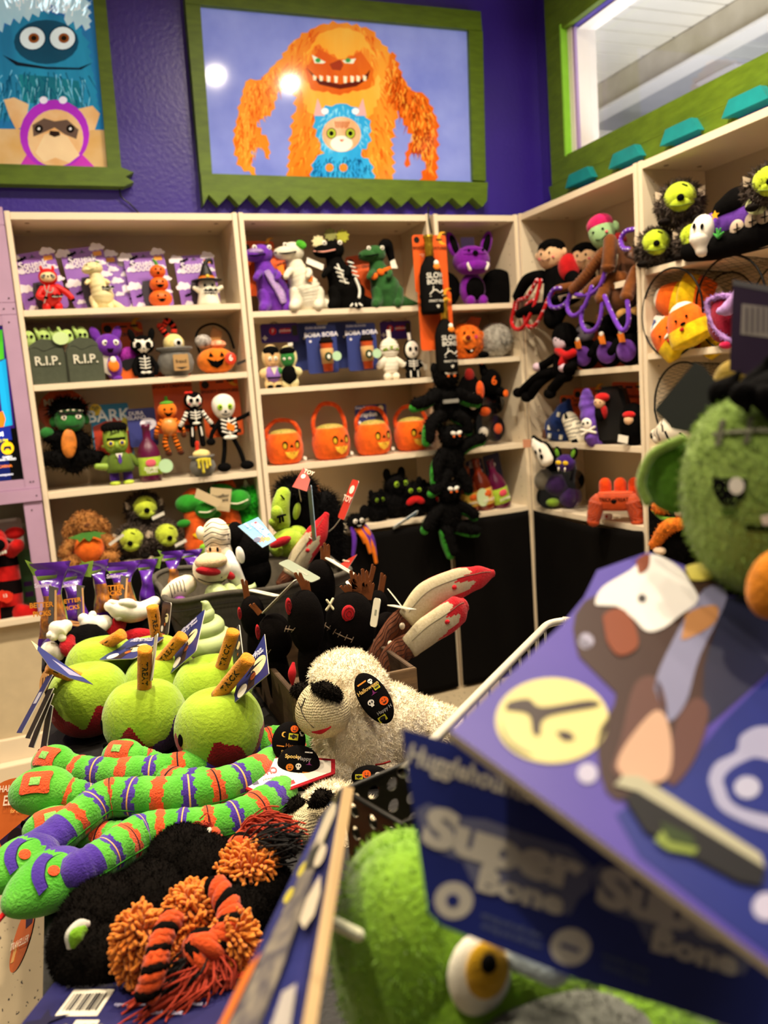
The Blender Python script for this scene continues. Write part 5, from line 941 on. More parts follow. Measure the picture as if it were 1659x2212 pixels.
b = T.mb(plush('b01418')); b.e(T.w(1230, 580, .07), (.05, .04, .06)); T.put('red_cape', b)
for pts, r in ((((1170, 598, .0), (1140, 605, -.02), (1118, 640, -.03)), [.028, .026, .022]), (((1195, 665, .0), (1150, 668, -.03), (1122, 678, -.035)), [.026, .024, .02]), (((1235, 600, .06), (1250, 630, .05), (1225, 650, .02)), [.03, .028, .024])): T.put('sleeve', T.mb(BLK).t(T.ws(*pts), r, 12))
rope(T, 'rope_loop', ROPE_R, T.ws((1118, 628, -.03), (1110, 670, -.035), (1105, 695, -.04), (1114, 711, -.045), (1130, 706, -.045), (1150, 670, -.04), (1160, 640, -.035), (1168, 606, -.03)))
rope(T, 'rope_loop', ROPE_R, T.ws((1115, 668, -.035), (1120, 650, -.035), (1140, 640, -.035), (1160, 605, -.03)))
rope(T, 'rope_loop', ROPE_R, T.ws((1156, 648, -.03), (1138, 660, -.035), (1134, 690, -.04), (1142, 706, -.04), (1158, 700, -.04), (1175, 670, -.035), (1185, 645, -.03), (1200, 625, -.03)))
T.P('side_tag', card('d8b89a'), [(.0, 0), (.006, 0), (.01, .05), (.004, .05)], -.07, -.066)
T = ThW('vampire_toy', 'second vampire plush lying behind the brown zombie plush', 'dog toy', 1260, 620, .13); vamp_head(T, T.w(1262, 556, .12), .056, -50); T.put('body', T.mb(BLK).e(T.w(1255, 600, .13), (.06, .06, .06)))
BRC = corduroy('6a3a14', 900, 2)
T = ThW('zombie_toy', 'green headed zombie plush with brown ribbed limbs and purple ropes', 'dog toy', 1320, 640, .06)
M = tr(*T.w(1300, 502, .05)) @ rot(0, -14, -55) @ Matrix.Scale(.066, 4); ZG = plush('9abf86', .1)
h = T.put('head', MB(1, M).m(ZG).e((0, 0, 0), (.75, .7, 1.0))); T.put('cap', MB(1, M).m(plush('c01a5a')).e((0, .05, .42), (.77, .72, .62)), h); T.put('ear', MB(1, M).m(ZG).e((.8, .1, .05), (.2, .14, .3)), h)
for q in (-1, 1): T.put('eye', MB(1, M).m(BLACK).e((q * .28, -.66, .02), (.07, .05, .07), nu=8, nv=6), h)
T.put('mouth', MB(1, M).m(thread('2a4020')).t([(-.25, -.62, -.4), (.05, -.66, -.5), (.35, -.58, -.36)], .03, 5), h); T.put('cheek', MB(1, M).m(felt('d8606a')).e((.42, -.58, -.2), (.1, .05, .08), nu=8, nv=6), h)
T.put('body', T.mb(BRC).t(T.ws((1330, 560, .08), (1340, 600, .08), (1345, 640, .06)), [.07, .075, .06], 14)); T.put('red_lining', T.mb(plush('a01a1a')).e(T.w(1335, 520, .1), (.035, .03, .03))); T.P('shirt_tag', card('d8d0b8'), [(-.055, .05), (-.03, .055), (-.02, .14), (-.05, .145)], -.075, -.07)
fr = lambda q, w: 1 + .1 * math.sin(q * 90)
for nm, pts, r in (('arm', ((1305, 545, .02), (1285, 570, .0), (1262, 600, -.02), (1240, 625, -.03)), .021), ('arm', ((1318, 520, .0), (1317, 545, -.01), (1314, 575, -.02)), .024), ('leg', ((1330, 620, .02), (1300, 605, .0), (1270, 630, -.02)), .02), ('leg', ((1345, 600, .04), (1318, 605, .01), (1300, 645, -.03)), .024), ('leg', ((1375, 585, .02), (1365, 610, .0), (1354, 640, -.03)), .022), ('arm', ((1360, 545, .05), (1370, 548, .03), (1376, 550, .02)), .02), ('leg', ((1235, 618, .0), (1215, 622, -.02), (1205, 625, -.02)), .016)): T.put(nm, T.mb(plush('6a3a14')).t(T.ws(*pts), r, 12, 14, fn=fr))
for pts in (((1212, 622, -.03), (1196, 626, -.035), (1186, 645, -.04), (1190, 662, -.04), (1206, 664, -.04), (1222, 655, -.035), (1232, 640, -.03)), ((1244, 615, -.03), (1230, 640, -.035), (1226, 668, -.04), (1238, 682, -.045), (1256, 672, -.04), (1270, 645, -.035), (1278, 620, -.03)), ((1312, 572, -.02), (1300, 610, -.03), (1290, 625, -.03), (1275, 635, -.03), (1255, 638, -.03), (1240, 634, -.03)), ((1258, 665, -.035), (1256, 695, -.04), (1266, 715, -.045), (1284, 712, -.045), (1296, 690, -.04), (1302, 645, -.035)), ((1306, 640, -.035), (1318, 670, -.04), (1338, 708, -.045), (1350, 712, -.045), (1358, 690, -.04), (1354, 640, -.035)), ((1372, 495, .03), (1352, 500, .02), (1341, 518, .015), (1346, 536, .01), (1358, 538, .01))): rope(T, 'rope_loop', ROPE_P, T.ws(*pts), .0085, 'e0d4f0')
T.P('price_sticker', card('e8d2bc'), [(.01, -.0), (.045, .004), (.05, .022), (.02, .018)], -.09, -.089)
# second shelf of the corner unit
z2 = ZR[1]
T = ThW('vampire_doll', 'long legged vampire doll in red scarf sitting on shelf edge', 'dog toy', 1222, 800, .02)
b = T.mb(BLK); b.e(T.w(1220, 728, .0), (.052, .052, .058)); h = T.put('head', b); M = tr(*T.w(1210, 737, -.03)) @ rot(0, 0, -60) @ Matrix.Scale(.034, 4); T.put('face', MB(1, M).m(plush('c8b4c0', .05)).e((0, 0, 0), (.9, .6, 1.1)), h)
for q in (-1, 1): T.put('eye', MB(1, M).m(BLACK).e((q * .3, -.55, .15), (.1, .06, .1), nu=8, nv=6), h)
T.put('body', T.mb(BLK).t(T.ws((1222, 762, .0), (1220, 800, .0)), [.045, .05], 12)); b = T.mb(felt('b01214')); b.t(T.ws((1205, 757, -.035), (1222, 768, -.045), (1238, 762, -.03)), .016, 8); b.t(T.ws((1220, 768, -.045), (1216, 785, -.05), (1214, 798, -.05)), [.016, .022, .008], 8, flat=.5); T.put('red_scarf', b)
for nm, pts, r in (('arm', ((1205, 768, -.01), (1180, 785, -.03), (1165, 793, -.04)), .017), ('arm', ((1238, 770, -.01), (1236, 790, -.03), (1222, 795, -.045)), .017), ('leg', ((1205, 800, .0), (1165, 812, -.04), (1128, 845, -.045)), .02), ('leg', ((1200, 803, .01), (1168, 825, -.035), (1145, 855, -.04)), .02), ('leg', ((1235, 800, .0), (1218, 812, -.04), (1192, 842, -.045)), .021)): T.put(nm, T.mb(BLK).t(T.ws(*pts), r, 10))
for u, v in ((1120, 848), (1138, 858), (1188, 850)): T.put('foot', T.mb(BLK).e(T.w(u, v, -.05), (.025, .028, .022)))
for u, v in ((1160, 793), (1216, 794)): T.put('hand', T.mb(plush('d0b4c4', .05)).e(T.w(u, v, -.05), (.018, .02, .018)))
def bellydoll(lab, u, s, x, hd, rz=-60, ears=False):
    T = Th('vampire_doll', lab, 'dog toy', on_side(u, x, z2), rz, S=s); T.E('body', BLK, (0, 0, .34), (.3, .24, .34)); h = T.E('head', hd, (0, -.02, .8), (.22, .19, .22)); T.E('belly', plush('6a3a9a'), (0, -.18, .3), (.2, .1, .22)); T.E('hair', BLACK, (0, .04, .9), (.23, .19, .15), par=h); T.eyes(BLACK, .08, -.2, .8, .03, par=h)
    T.P('candy_corn', felt('f08028'), [(-.12, .62), (0, .66), (.04, .46), (-.08, .46)], -.32, -.3); b = T.mb(WHITE); b.e((-.05, -.31, .66), (.05, .02, .05)); T.put('candy_tip', b)
    for q in (-1, 1):
        T.T('arm', BLK, [(q * .24, 0, .5), (q * .36, -.08, .3)], .08)
        if ears: T.put('ear', T.mb(plush('b88a4a')).e((q * .14, -.02, 1.02), (.12, .06, .1), rot(0, q * 30, 0)), h)
    return T
bellydoll('grey faced vampire doll with purple belly and candy corn tag', 1268, .18, .07, plush('8a8290')); bellydoll('vampire doll with purple belly and tan bow on head', 1318, .19, .06, BLK, -55, True); T = bellydoll('vampire doll with purple belly beside the bookcase upright', 1362, .185, .05, BLK, -60, True)
T = Th('orange_card', 'orange backing card behind the purple bellied vampire dolls', 'card', on_side(1300, .2, z2), -70); cardp(T, Matrix(), .22, .19, card('c84a16'), [(card('2a1208'), circ(-.06, .16, .015))])
# third shelf
z3 = ZR[2]
T = Th('house_toy', 'blue haunted house plush leaning with white windows', 'dog toy', on_side(1205, .06, z3), -62, ry=12, S=.19); HB = plush('1c3068')
b = T.mb(HB); b.e((0, 0, .26), (.34, .22, .27), pw=.6); b.t([(0, 0, .4), (.06, 0, .7), (.12, 0, .92)], [.3, .2, .06], 12); o = T.put('house', b)
for x, z in ((-.14, .3), (.08, .32), (.04, .62), (-.1, .12), (.18, .14)): T.put('window', T.mb(card('e8e4d0')).b((x, -.235 if z < .5 else -.22, z), (.07, .03, .1)), o)
T.put('door', T.mb(felt('5a3a2a')).b((-.26, -.17, .12), (.1, .05, .2)), o)
T = Th('mummy_toy', 'white mummy plush with black wrap lines beside blue house', 'dog toy', on_side(1250, .05, z3), -65, ry=-14, S=.135); b = T.mb(); i1 = b.idx(felt('e8dfc8')); i2 = b.idx(BLACK); b.t([(0, 0, .1), (-.02, 0, .4), (-.1, 0, .75)], [.26, .28, .24], 14, 14, mf=lambda q, w: i2 if int(q * 30 + 2 * math.sin(w)) % 5 == 0 else i1); T.put('body', b)
T = Th('hat_toy', 'purple wrinkled witch hat plush with white skull and crossbones', 'dog toy', on_side(1288, .03, z3), -62, ry=-8, S=.22); HP = plush('6a44a8')
b = T.mb(HP); b.t([(.02, 0, .1), (0, 0, .4), (-.04, 0, .7), (-.02, 0, .9)], [.2, .2, .15, .1], 14, 12, fn=lambda q, w: 1 + .06 * math.sin(q * 30)); o = T.put('body', b); sk = T.E('skull', WHITE, (-.02, -.2, .38), (.1, .04, .1), par=o); T.eyes(BLACK, .04, -.235, .39, .025, -.02, par=sk); b = T.mb(WHITE); b.t([(-.14, -.2, .2), (.12, -.2, .3)], .025, 6); b.t([(-.14, -.2, .3), (.12, -.2, .2)], .025, 6); T.put('crossbones', b, o)
b = T.mb(HP); b.t([(.1, -.05, .2), (.16, -.1, .02)], [.09, .08]); T.put('foot', b)
GC = mat('0c0b0c', .2, .5, 400, 1, 900, metal=.3, name='glitter_black')
T = Th('coffin_toy', 'black glitter coffin plush with red haired vampire peeking out', 'dog toy', on_side(1326, .05, z3), -60, S=.225)
b = T.mb(GC); b.pr([(-.22, .02), (.22, .02), (.3, .62), (.2, .98), (-.2, .98), (-.3, .62)], -.14, .14); bmesh.ops.bevel(b.bm, geom=b.bm.edges[:], offset=.012, segments=3, affect='EDGES'); o = T.put('coffin', b); v = T.E('vampire_head', plush('e0b48a', .05), (-.14, -.2, .72), (.1, .08, .1), par=o); T.put('hair', T.mb(plush('c01a1a')).e((-.1, -.18, .8), (.13, .09, .08)), v); T.put('cape', T.mb(plush('a01414')).e((-.08, -.19, .56), (.07, .05, .12)), v); T.put('suit', T.mb(BLACK).e((-.14, -.2, .52), (.09, .05, .12)), v); T.eyes(BLACK, .04, -.275, .73, .015, -.14, par=v)
for u, x, hh, lab in ((1245, .17, .19, 'orange backing card leaning behind blue house plush'), (1275, .2, .215, 'orange backing card standing behind purple hat plush'), (1352, .16, .23, 'orange backing card standing right of the glitter coffin')):
    T = Th('orange_card', lab, 'card', on_side(u, x, z3), -62, ry=5 if u > 1300 else 0); spooky_card(T, Matrix(), .14, hh)
T = Th('vampire_toy', 'black vampire plush with red hair beside bookcase upright', 'dog toy', on_side(1370, .04, z3), -62, S=.19); T.E('body', BLK, (0, 0, .4), (.26, .25, .42)); T.E('head', plush('e0b48a', .05), (0, -.2, .5), (.1, .08, .1)); T.E('hair', plush('c01a1a'), (0, -.2, .6), (.13, .08, .07)); T.P('paper_tag', card('e8e0d0'), [(-.2, .1), (.0, .06), (.02, .2), (-.18, .24)], -.3, -.29)
# fourth shelf
z4 = ZR[3]
T = Th('toy_bag', 'clear bag with white ghost and purple bat plush toys inside', 'bag of toys', on_side(1212, .07, z4), -52, S=1)
filmbag(T, .22, .15, .2)
for c, r, m in (((-.05, -.02, .05), (.05, .05, .05), BLK), ((.05, -.02, .05), (.05, .05, .05), plush('3a1a5a')), ((0, -.03, .1), (.06, .05, .05), plush('2a1440')), ((-.06, -.02, .12), (.045, .05, .05), felt('6a6458')), ((.06, -.01, .12), (.05, .05, .05), BLK), ((-.02, -.05, .03), (.03, .03, .02), plush('7a9a2a')), ((.0, .02, .16), (.07, .05, .04), BLK)): T.put('plush_toy', T.mb(m).e(c, r))
T = ThW('ghost_toy', 'white ghost plush with black outline poking from clear bag', 'dog toy', 1170, 985, -.03); M = tr(0, 0, 0) @ rot(0, -18, -60); b = MB(1, M).m(BLACK); b.t([(.02, .004, -.03), (.01, .004, .02), (-.005, .004, .055), (-.01, .004, .09)], [.04, .042, .028, .01], 14, flat=.6); o = T.put('outline', b); b = MB(1, M).m(WHITE); b.t([(.02, -.006, -.028), (.01, -.006, .02), (-.005, -.006, .05), (-.01, -.006, .08)], [.034, .036, .023, .006], 14, flat=.65); f = T.put('ghost', b, o)
for q in (-1, 1): T.put('eye', MB(1, M).m(BLACK).e((.006 + q * .011, -.03, .022), (.006, .004, .01), nu=8, nv=6), f)
T.put('mouth', MB(1, M).m(BLACK).e((.014, -.03, -.004), (.008, .005, .012)), f)
T.put('label_tag', MB(1, M).m(card('c88a6a')).pr([(-.07, .06), (-.03, .05), (-.025, .085), (-.06, .095)], 0, .001))
T = ThW('bat_toy', 'dark purple bat plush with yellow eyes in clear bag', 'dog toy', 1222, 1000, -.035); M = rot(0, 4, -60); b = MB(1, M).m(plush('3a1a6a')); b.e((0, 0, 0), (.042, .035, .035)); h = T.put('head', b)
for q in (-1, 1): e = T.put('ear', MB(1, M).m(BLK).e((q * .035, .0, .04), (.016, .01, .026), rot(0, q * 18, 0)), h); T.put('ear_lining', MB(1, M).m(plush('5a8a1a')).e((q * .035, -.008, .04), (.009, .006, .018), rot(0, q * 18, 0)), e); T.put('eye', MB(1, M).m(felt('e0b820')).e((q * .015, -.034, .004), (.013, .005, .009), nu=10, nv=6), h); T.put('tooth', MB(1, M).m(WHITE).t([(q * .014, -.034, -.018), (q * .014, -.036, -.03)], [.004, .001], 6), h)
OC = corduroy('e2510e', 1100, 2)
T = Th('cube_toy', 'orange ribbed plush with four stubby legs reading trick or treat', 'dog toy', on_side(1332, -.005, z4), -47, S=.2)
b = T.mb(OC); fr2 = lambda P, u, v: P * (1 + .03 * math.sin(P.z * 170)); b.e((0, 0, .42), (.42, .22, .18), pw=.6, nv=60, nu=24, fn=fr2)
for x, y in ((-.36, -.1), (.36, -.1)): b.t([(x * .9, y, .4), (x * 1.05, y - .02, .2), (x * 1.12, y - .04, .06)], [.16, .14, .12], 14, 30, fn=lambda q, w: 1 + .07 * math.sin(q * 70))
bd = T.put('body', b)
for k in (-.22, .06, .32): T.put('bump', T.mb(plush('d0400a')).t([(k, .16, .4), (k, .18, .72)], .12, 12))
T.X('lettering', BLACK, 'TRICK  \u263b  TREAT' if 0 else 'TRICK   TREAT', .1, (0, -.235, .47), par=bd, sx=.8); pk = T.put('pumpkin_print', T.mb(BLACK).dec(circ(0, .44, .05, .045), (0, 0, .42), (.42, .22, .18), .012), bd)
T = Th('price_card', 'white shelf card under the orange ribbed plush', 'card', on_side(1310, .01, z4), -60); cardp(T, rot(-12, 0, 0), .05, .025, card('e8d8d0'), [(card('b83a2a'), circ(.0, .012, .006))])
# nearest bookcase
z1 = ZS[0]
for u, x, z, s, rz, lab in ((1418, .03, z1, .155, -38, 'lime faced hedgehog plush at left end of right wall top shelf'), (1500, .06, z1, .14, -48, 'lime faced hedgehog plush behind the white ghost head'), (1470, .05, z1 + .115, .17, -40, 'lime faced hedgehog plush on top of two others, right wall'), (1662, .0, z1 + .07, .15, -45, 'lime faced hedgehog plush cut by the photo edge')):
    T = Th('hedgehog_toy', lab, 'dog toy', on_side(u, x, z), rz, S=s, group='hedgehogs on the right wall bookcase'); hedgehog(T, 'b4c828')
T = ThW('hearse_toy', 'purple and black hearse plush with white ghost driver', 'dog toy', 1590, 545, .06); PV = plush('5a2a94')
R = rot(0, 0, -68)
b = T.mb(PV); b.t(T.ws((1535, 500, .03), (1590, 480, .05), (1660, 460, .06), (1700, 450, .07)), [.05, .06, .065, .06], 14); bd = T.put('body', b); b = T.mb(BLK); b.t(T.ws((1490, 545, .0), (1560, 530, .01), (1660, 500, .02), (1700, 490, .02)), [.03, .04, .045, .04], 12); T.put('base', b); b = T.mb(BLK); b.t(T.ws((1565, 455, .02), (1600, 435, .03), (1640, 430, .04)), [.035, .045, .04], 12); T.put('roof', b)
b = T.mb(felt('b8a48e'))
for u, v in ((1592, 494), (1625, 478), (1652, 468)): b.e(T.w(u, v, -.012), (.012, .026, .026))
T.put('window', b, bd); b = T.mb(BLACK)
for u, v in ((1592, 494), (1625, 478), (1652, 468)):
    for d in ((0, 0, .014), (0, .012, 0)): b.t([T.w(u, v, -.026) - Vector(d), T.w(u, v, -.026) + Vector(d)], .0018, 5)
T.put('cross_stitch', b, bd); b = T.mb(felt('e8b020')); M = tr(*T.w(1545, 465, -.02)) @ R; b.M = M; b.pr(star(0, 0, .014), -.003, .0); T.put('star', b, bd)
b = T.mb(plush('3a9a3a'))
for d in (-.018, -.006, .008, .02): b.t([T.w(1552, 512, -.03), T.w(1552, 512, -.035) + Vector((0, -d, .03 - abs(d)))], [.006, .003], 6)
T.put('hand_print', b, bd)
b = T.mb(WHITE); b.M = tr(*T.w(1517, 500, -.03)) @ rot(0, 12, -60); b.e((0, 0, 0), (.036, .03, .05)); b.t([(.0, 0, -.02), (.01, 0, -.055)], [.034, .02]); g = T.put('ghost', b)
for q in (-1, 1): e = T.mb(BLACK); e.M = tr(*T.w(1517, 500, -.03)) @ rot(0, 12, -60); e.e((q * .012 - .006, -.03, .012), (.005, .004, .009), nu=8, nv=6); T.put('eye', e, g)
b = T.mb(card('d2d49a')); b.M = tr(*T.w(1637, 443, -.03)) @ rot(0, 6, -55); b.pr(circ(0, 0, .033, .026), -.001, 0); T.put('oval_tag', b)
# mesh bins
WIRE = mat('0e0d0c', .4, .1, 20, metal=.6, name='black_wire')
def meshbin(lab, u, v, x, r, ln, nl=52):
    T = ThW('wire_bin', lab, 'bin', u, v, x); c = Vector((0, 0, 0))
    def pt(a, q, rr=1): return Vector((q * ln, math.cos(a) * r * rr * (1 - .12 * q), math.sin(a) * r * rr * (1 - .12 * q)))
    T.put('rim', T.mb(WIRE).t([pt(i / 32 * 2 * pi, 0) for i in range(33)], .0035, 8, 2))
    b = T.mb(WIRE)
    for i in range(nl):
        for sgn in (1, -1): b.t([pt((i + sgn * 1.6 * q * 3) / nl * 2 * pi, q) for q in (0, .33, .66, 1)], .0006, 3, 1, round=False)
    T.put('mesh_wall', b); T.put('base_ring', T.mb(WIRE).t([pt(i / 32 * 2 * pi, 1) for i in range(33)], .003, 6, 1))
    return T
T = meshbin('black wire mesh bin on its side holding candy corn plush', 1450, 676, .005, .143, .24)
def candycorn(lab, u, v, x, rz, ry, s, face=1):
    T = ThW('candy_corn_toy', lab, 'dog toy', u, v, x, 'candy corn plush toys in the mesh bin'); M = rot(0, 0, rz) @ rot(0, ry, 0) @ Matrix.Scale(s, 4)
    i = []; b = MB(1, M); ms = [plush('e8c010'), plush('ea6410'), plush('e8dccc')]; ids = [b.idx(m) for m in ms]
    b.grid(lambda U, V: (lambda a, z, r: Vector((r * math.cos(a), r * .7 * math.sin(a), z)))(U * 2 * pi, -.5 + V, (.5 * (max(0, 1 - (V * 1.0) ** 2.2) ** .5) * min(1, (V / .14) ** .5 if V < .14 else 1))), 28, 30, mf=lambda U, V: ids[0] if V < .46 else ids[1] if V < .86 else ids[2]); o = T.put('body', b)
    if face:
        for q in (-1, 1): T.put('eye', MB(1, M).m(BLACK).e((q * .12, -.3, .12), (.03, .02, .03), nu=8, nv=6), o)
        T.put('mouth', MB(1, M).m(WHITE if face > 1 else BLACK).e((0, -.33, .0), (.1 if face > 1 else .06, .02, .03)), o); T.put('cheek', MB(1, M).m(plush('c82018')).e((-.06, -.35, -.1), (.05, .02, .04)), o)
    return T
candycorn('candy corn plush with smiling face in middle of mesh bin', 1485, 700, -.01, -58, -22, .15, 1); candycorn('candy corn plush with gritted teeth at front of mesh bin', 1450, 725, .0, -55, -48, .15, 2); candycorn('candy corn plush with white tip pointing left in mesh bin', 1455, 648, .07, -60, -75, .14, 0); candycorn('yellow end of candy corn plush at top of mesh bin', 1512, 640, .1, -60, 100, .15, 0); candycorn('candy corn plush lying at the back of mesh bin', 1530, 722, .08, -60, -60, .14, 0)
T = ThW('hang_tag', 'white and blue hang tag of candy corn plush', 'tag', 1418, 712, -.04); M = rot(0, 14, -55); cardp(T, M, .032, .045, card('e4dcd4'), [(card('2a5a9a'), [(-.016, 0), (-.004, 0), (-.008, .03), (-.016, .03)])], [('Charming', .009, .002, .022, card('8a5a5a'))])
meshbin('black wire mesh bin on its side holding pink plush mouth', 1575, 655, .02, .14, .22, 40)
T = ThW('monster_toy', 'pink plush mouth with shaggy lilac trim in second mesh bin', 'dog toy', 1570, 690, -.02); b = T.mb(plush('8a0a2a')); b.e(T.w(1560, 690, -.015), (.03, .055, .07)); T.put('mouth_lining', b); b = T.mb(furm('a880c0')); b.t(T.ws((1590, 640, -.03), (1555, 640, -.035), (1528, 655, -.04), (1540, 700, -.04), (1560, 725, -.035), (1585, 738, -.03)), .008, 8); b.fur(500, .008, .0012, .1); T.put('shaggy_trim', b); b = T.mb(plush('b08ac8')); b.t(T.ws((1600, 640, -.05), (1575, 665, -.055), (1556, 672, -.06)), [.025, .022, .012]); T.put('tongue', b); T.put('bow', T.mb(plush('c01a4a')).e(T.w(1570, 745, -.03), (.02, .025, .012)))
meshbin('black wire mesh bin on lower shelf holding white mummies', 1476, 875, .005, .14, .24)
T = ThW('mummy_toy', 'white mummy plush with black lines in lower mesh bin', 'dog toy', 1470, 935, .03); b = T.mb(); i1 = b.idx(felt('e4dac4')); i2 = b.idx(BLACK); b.t(T.ws((1420, 940, -.01), (1460, 930, .0), (1510, 900, .04)), [.025, .06, .05], 14, 16, mf=lambda q, w: i2 if int(q * 40 + 2 * math.sin(w)) % 6 == 0 else i1); T.put('body', b); T.put('foot', T.mb(felt('e4dac4')).e(T.w(1425, 948, -.025), (.02, .028, .02)))
T = ThW('glass_eye_toy', 'small dark round plush inside the lower mesh bin', 'dog toy', 1535, 850, .06); T.put('ball', T.mb(plush('3a2a24')).e((0, 0, 0), .04))
z4 = ZS[3]
T = ThW('dog_costume_toy', 'black furry plush with orange and green trim on low shelf', 'dog toy', 1450, 1130, -.06)
b = T.mb(FB); b.e(T.w(1455, 1150, -.03), (.06, .09, .1)); b.fur(700, .014, .0018, .2); T.put('body', b); OF = furm('d8741a'); b = T.mb(OF); b.e(T.w(1435, 1093, -.06), (.04, .045, .03)); b.fur(300, .008, .0014); h = T.put('head', b); T.put('collar', T.mb(plush('5a8a1a')).t(T.ws((1412, 1102, -.07), (1432, 1120, -.08), (1460, 1122, -.08)), .008), h); b = T.mb(BLACK); b.e(T.w(1453, 1104, -.1), (.012, .013, .013)); T.put('nose', b, h); T.put('muzzle', T.mb(plush('d8b89a')).e(T.w(1468, 1105, -.09), (.016, .018, .02)), h)
b = T.mb(OF); b.t(T.ws((1470, 1130, -.09), (1440, 1140, -.1), (1415, 1175, -.1)), [.022, .024, .02]); b.fur(300, .008, .0014); T.put('arm', b); T.put('paw', T.mb(plush('e0c4a4')).e(T.w(1425, 1190, -.1), (.02, .024, .015)))
# ------------------------------------------------------------------ lower cubby of the lilac cabinet
T = Th('plaid_dog_toy', 'long red and black checked dog plush with toothy grin', 'dog toy', at_y(25, 1340, .06), 0, S=1, rx=-4)
RB, BB = plush('b81210'), plush('120a0a')
zt = .235
b = T.mb(); i1 = b.idx(RB); i2 = b.idx(BB); b.t([(-.03, 0, .03), (-.025, 0, .1), (-.02, 0, .2), (-.02, 0, .27)], [.075, .075, .07, .06], 16, 8, flat=.6, up=(0, -1, 0), mf=lambda q, w: i1 if (int(q * 6) + int(math.floor((w / (pi / 2)) + .0)) ) % 2 else i2); T.put('body', b)
b = T.mb(RB); b.e((-.035, -.03, .3), (.06, .055, .05)); b.e((-.005, -.075, .28), (.035, .04, .035)); h = T.put('head', b); T.E('nose', BLACK, (.0, -.118, .285), (.022, .016, .02), par=h); T.E('horn', BB, (-.03, -.02, .36), (.016, .014, .035), par=h); T.put('ear', T.mb(RB).e((.05, -.02, .315), (.035, .02, .022)), h); T.put('arm', T.mb(RB).t([(.03, -.02, .25), (.055, -.04, .27)], .025)); b = T.mb(WHITE)
for k in range(5): b.b((-.018 + k * .009, -.108, .255 + abs(k - 2) * .0015), (.008, .012, .012), .002)
T.put('tooth_row', b, h); T.eyes(BLACK, .018, -.078, .315, .007, -.03, par=h); T.put('foot', T.mb(RB).t([(.03, -.02, .03), (.075, -.03, .02)], [.03, .024])); T.P('round_tag', felt('d8301c'), [(-.005 + .026 * math.cos(a), .095 + .022 * math.sin(a) + (.006 if math.cos(a * 3) > .5 else 0)) for a in [i * pi / 12 for i in range(24)]], -.066, -.064); T.X('lettering', WHITE, '13', .016, (-.005, -.067, .1))
T = Th('dog_toy_card', 'white hang card behind the checked dog plush', 'card', at_y(20, 1190, .17), 0); cardp(T, tr(0, 0, 0), .11, .12, card('cfc4bc'), [(card('8a3a2a'), circ(-.03, .06, .02))])
T = Th('plaid_dog_toy', 'green and purple packet hanging behind the checked dog plush', 'dog toy', at_y(66, 1300, .16), 0); cardp(T, Matrix(), .05, .2, card('4a7a4a'), [(card('5a2a7a'), rrect(.03, .02, .002, 0, .03)), (card('4a2070'), rrect(.03, .018, .002, 0, .07))])
# ================================================================== DISPLAY TABLE
ZT = .70
def knit(h, sc=420):
    k = ('knit', h, sc)
    if k in MC: return MC[k]
    m = mat(h, .9, .1, 33.3, name='knit', spec=.1).copy(); n = m.node_tree.nodes; L = m.node_tree.links; tc = n.new('ShaderNodeTexCoord'); v = n.new('ShaderNodeTexVoronoi'); v.inputs['Scale'].default_value = sc; v.inputs['Randomness'].default_value = .25
    mp = n.new('ShaderNodeMapping'); mp.inputs['Scale'].default_value = (1, 1, .6); L.new(tc.outputs['Object'], mp.inputs[0]); L.new(mp.outputs[0], v.inputs[0]); bp = n.new('ShaderNodeBump'); bp.invert = True; bp.inputs['Distance'].default_value = .004; bp.inputs['Strength'].default_value = .9
    L.new(v.outputs['Distance'], bp.inputs['Height']); L.new(bp.outputs[0], n['Principled BSDF'].inputs['Normal']); MC[k] = m; return m
TX0, TX1, TY0, TY1 = -2.015, -1.305, -2.72, -.72
T = Th('display_table', 'black draped display table holding the piles of plush toys', 'table', ((TX0 + TX1) / 2, (TY0 + TY1) / 2, 0))
hx, hy = (TX1 - TX0) / 2, (TY1 - TY0) / 2
T.put('tabletop', T.mb(mat('0e0a08', .55, .3, 4, .15, 120, name='table_black')).b((0, 0, ZT - .012), (2 * hx, 2 * hy, .024), .004))
b = T.mb(CLOTH); pts = rrect(2 * hx - .004, 2 * hy - .004, .01, 0, 0, 3)
b.grid(lambda u, v: (lambda p: Vector((p[0] * (1 + .004 * math.sin(u * 90) * (1 - v)), p[1] * (1 + .002 * math.sin(u * 70) * (1 - v)), .01 + (ZT - .034) * v)))(polyat(pts, u)), 160, 6); T.put('drape', b)
def basis(p0, p1, p2):
    p0, p1, p2 = (at_d(*p) if len(p) == 3 and not isinstance(p, Vector) else p for p in (p0, p1, p2))
    X = (p1 - p0); w = X.length; X = X / w; Z = p2 - p0; Z = Z - X * Z.dot(X); h = Z.length; Z = Z / h; Y = Z.cross(X)
    M = Matrix((X, Y, Z)).transposed().to_4x4(); M.translation = p0 + X * w / 2; return M, w, h
def card3(name, lab, p0, p1, p2, m, prints=None, texts=None, cat='card', r=.006, th=.0016, poly=None, edge=None, group=None, cname='backing_card'):
    M, w, h = basis(p0, p1, p2); T = Th(name, lab, cat, (0, 0, 0), M=M, group=group)
    cardp(T, Matrix(), w, h, m, prints(w, h) if prints else (), texts(w, h) if texts else (), name=cname, r=r, th=th, poly=poly(w, h) if poly else None, edge=edge); return T
class Plane3:
    def __init__(s, a, b, c): s.a, q, r = at_d(*a), at_d(*b), at_d(*c); s.n = (q - s.a).cross(r - s.a).normalized(); s.n = -s.n if s.n.dot(CP - s.a) < 0 else s.n
    def at(s, u, v, off=0): d = ray(u, v); return CP + d * (((s.a + s.n * off) - CP).dot(s.n) / d.dot(s.n))
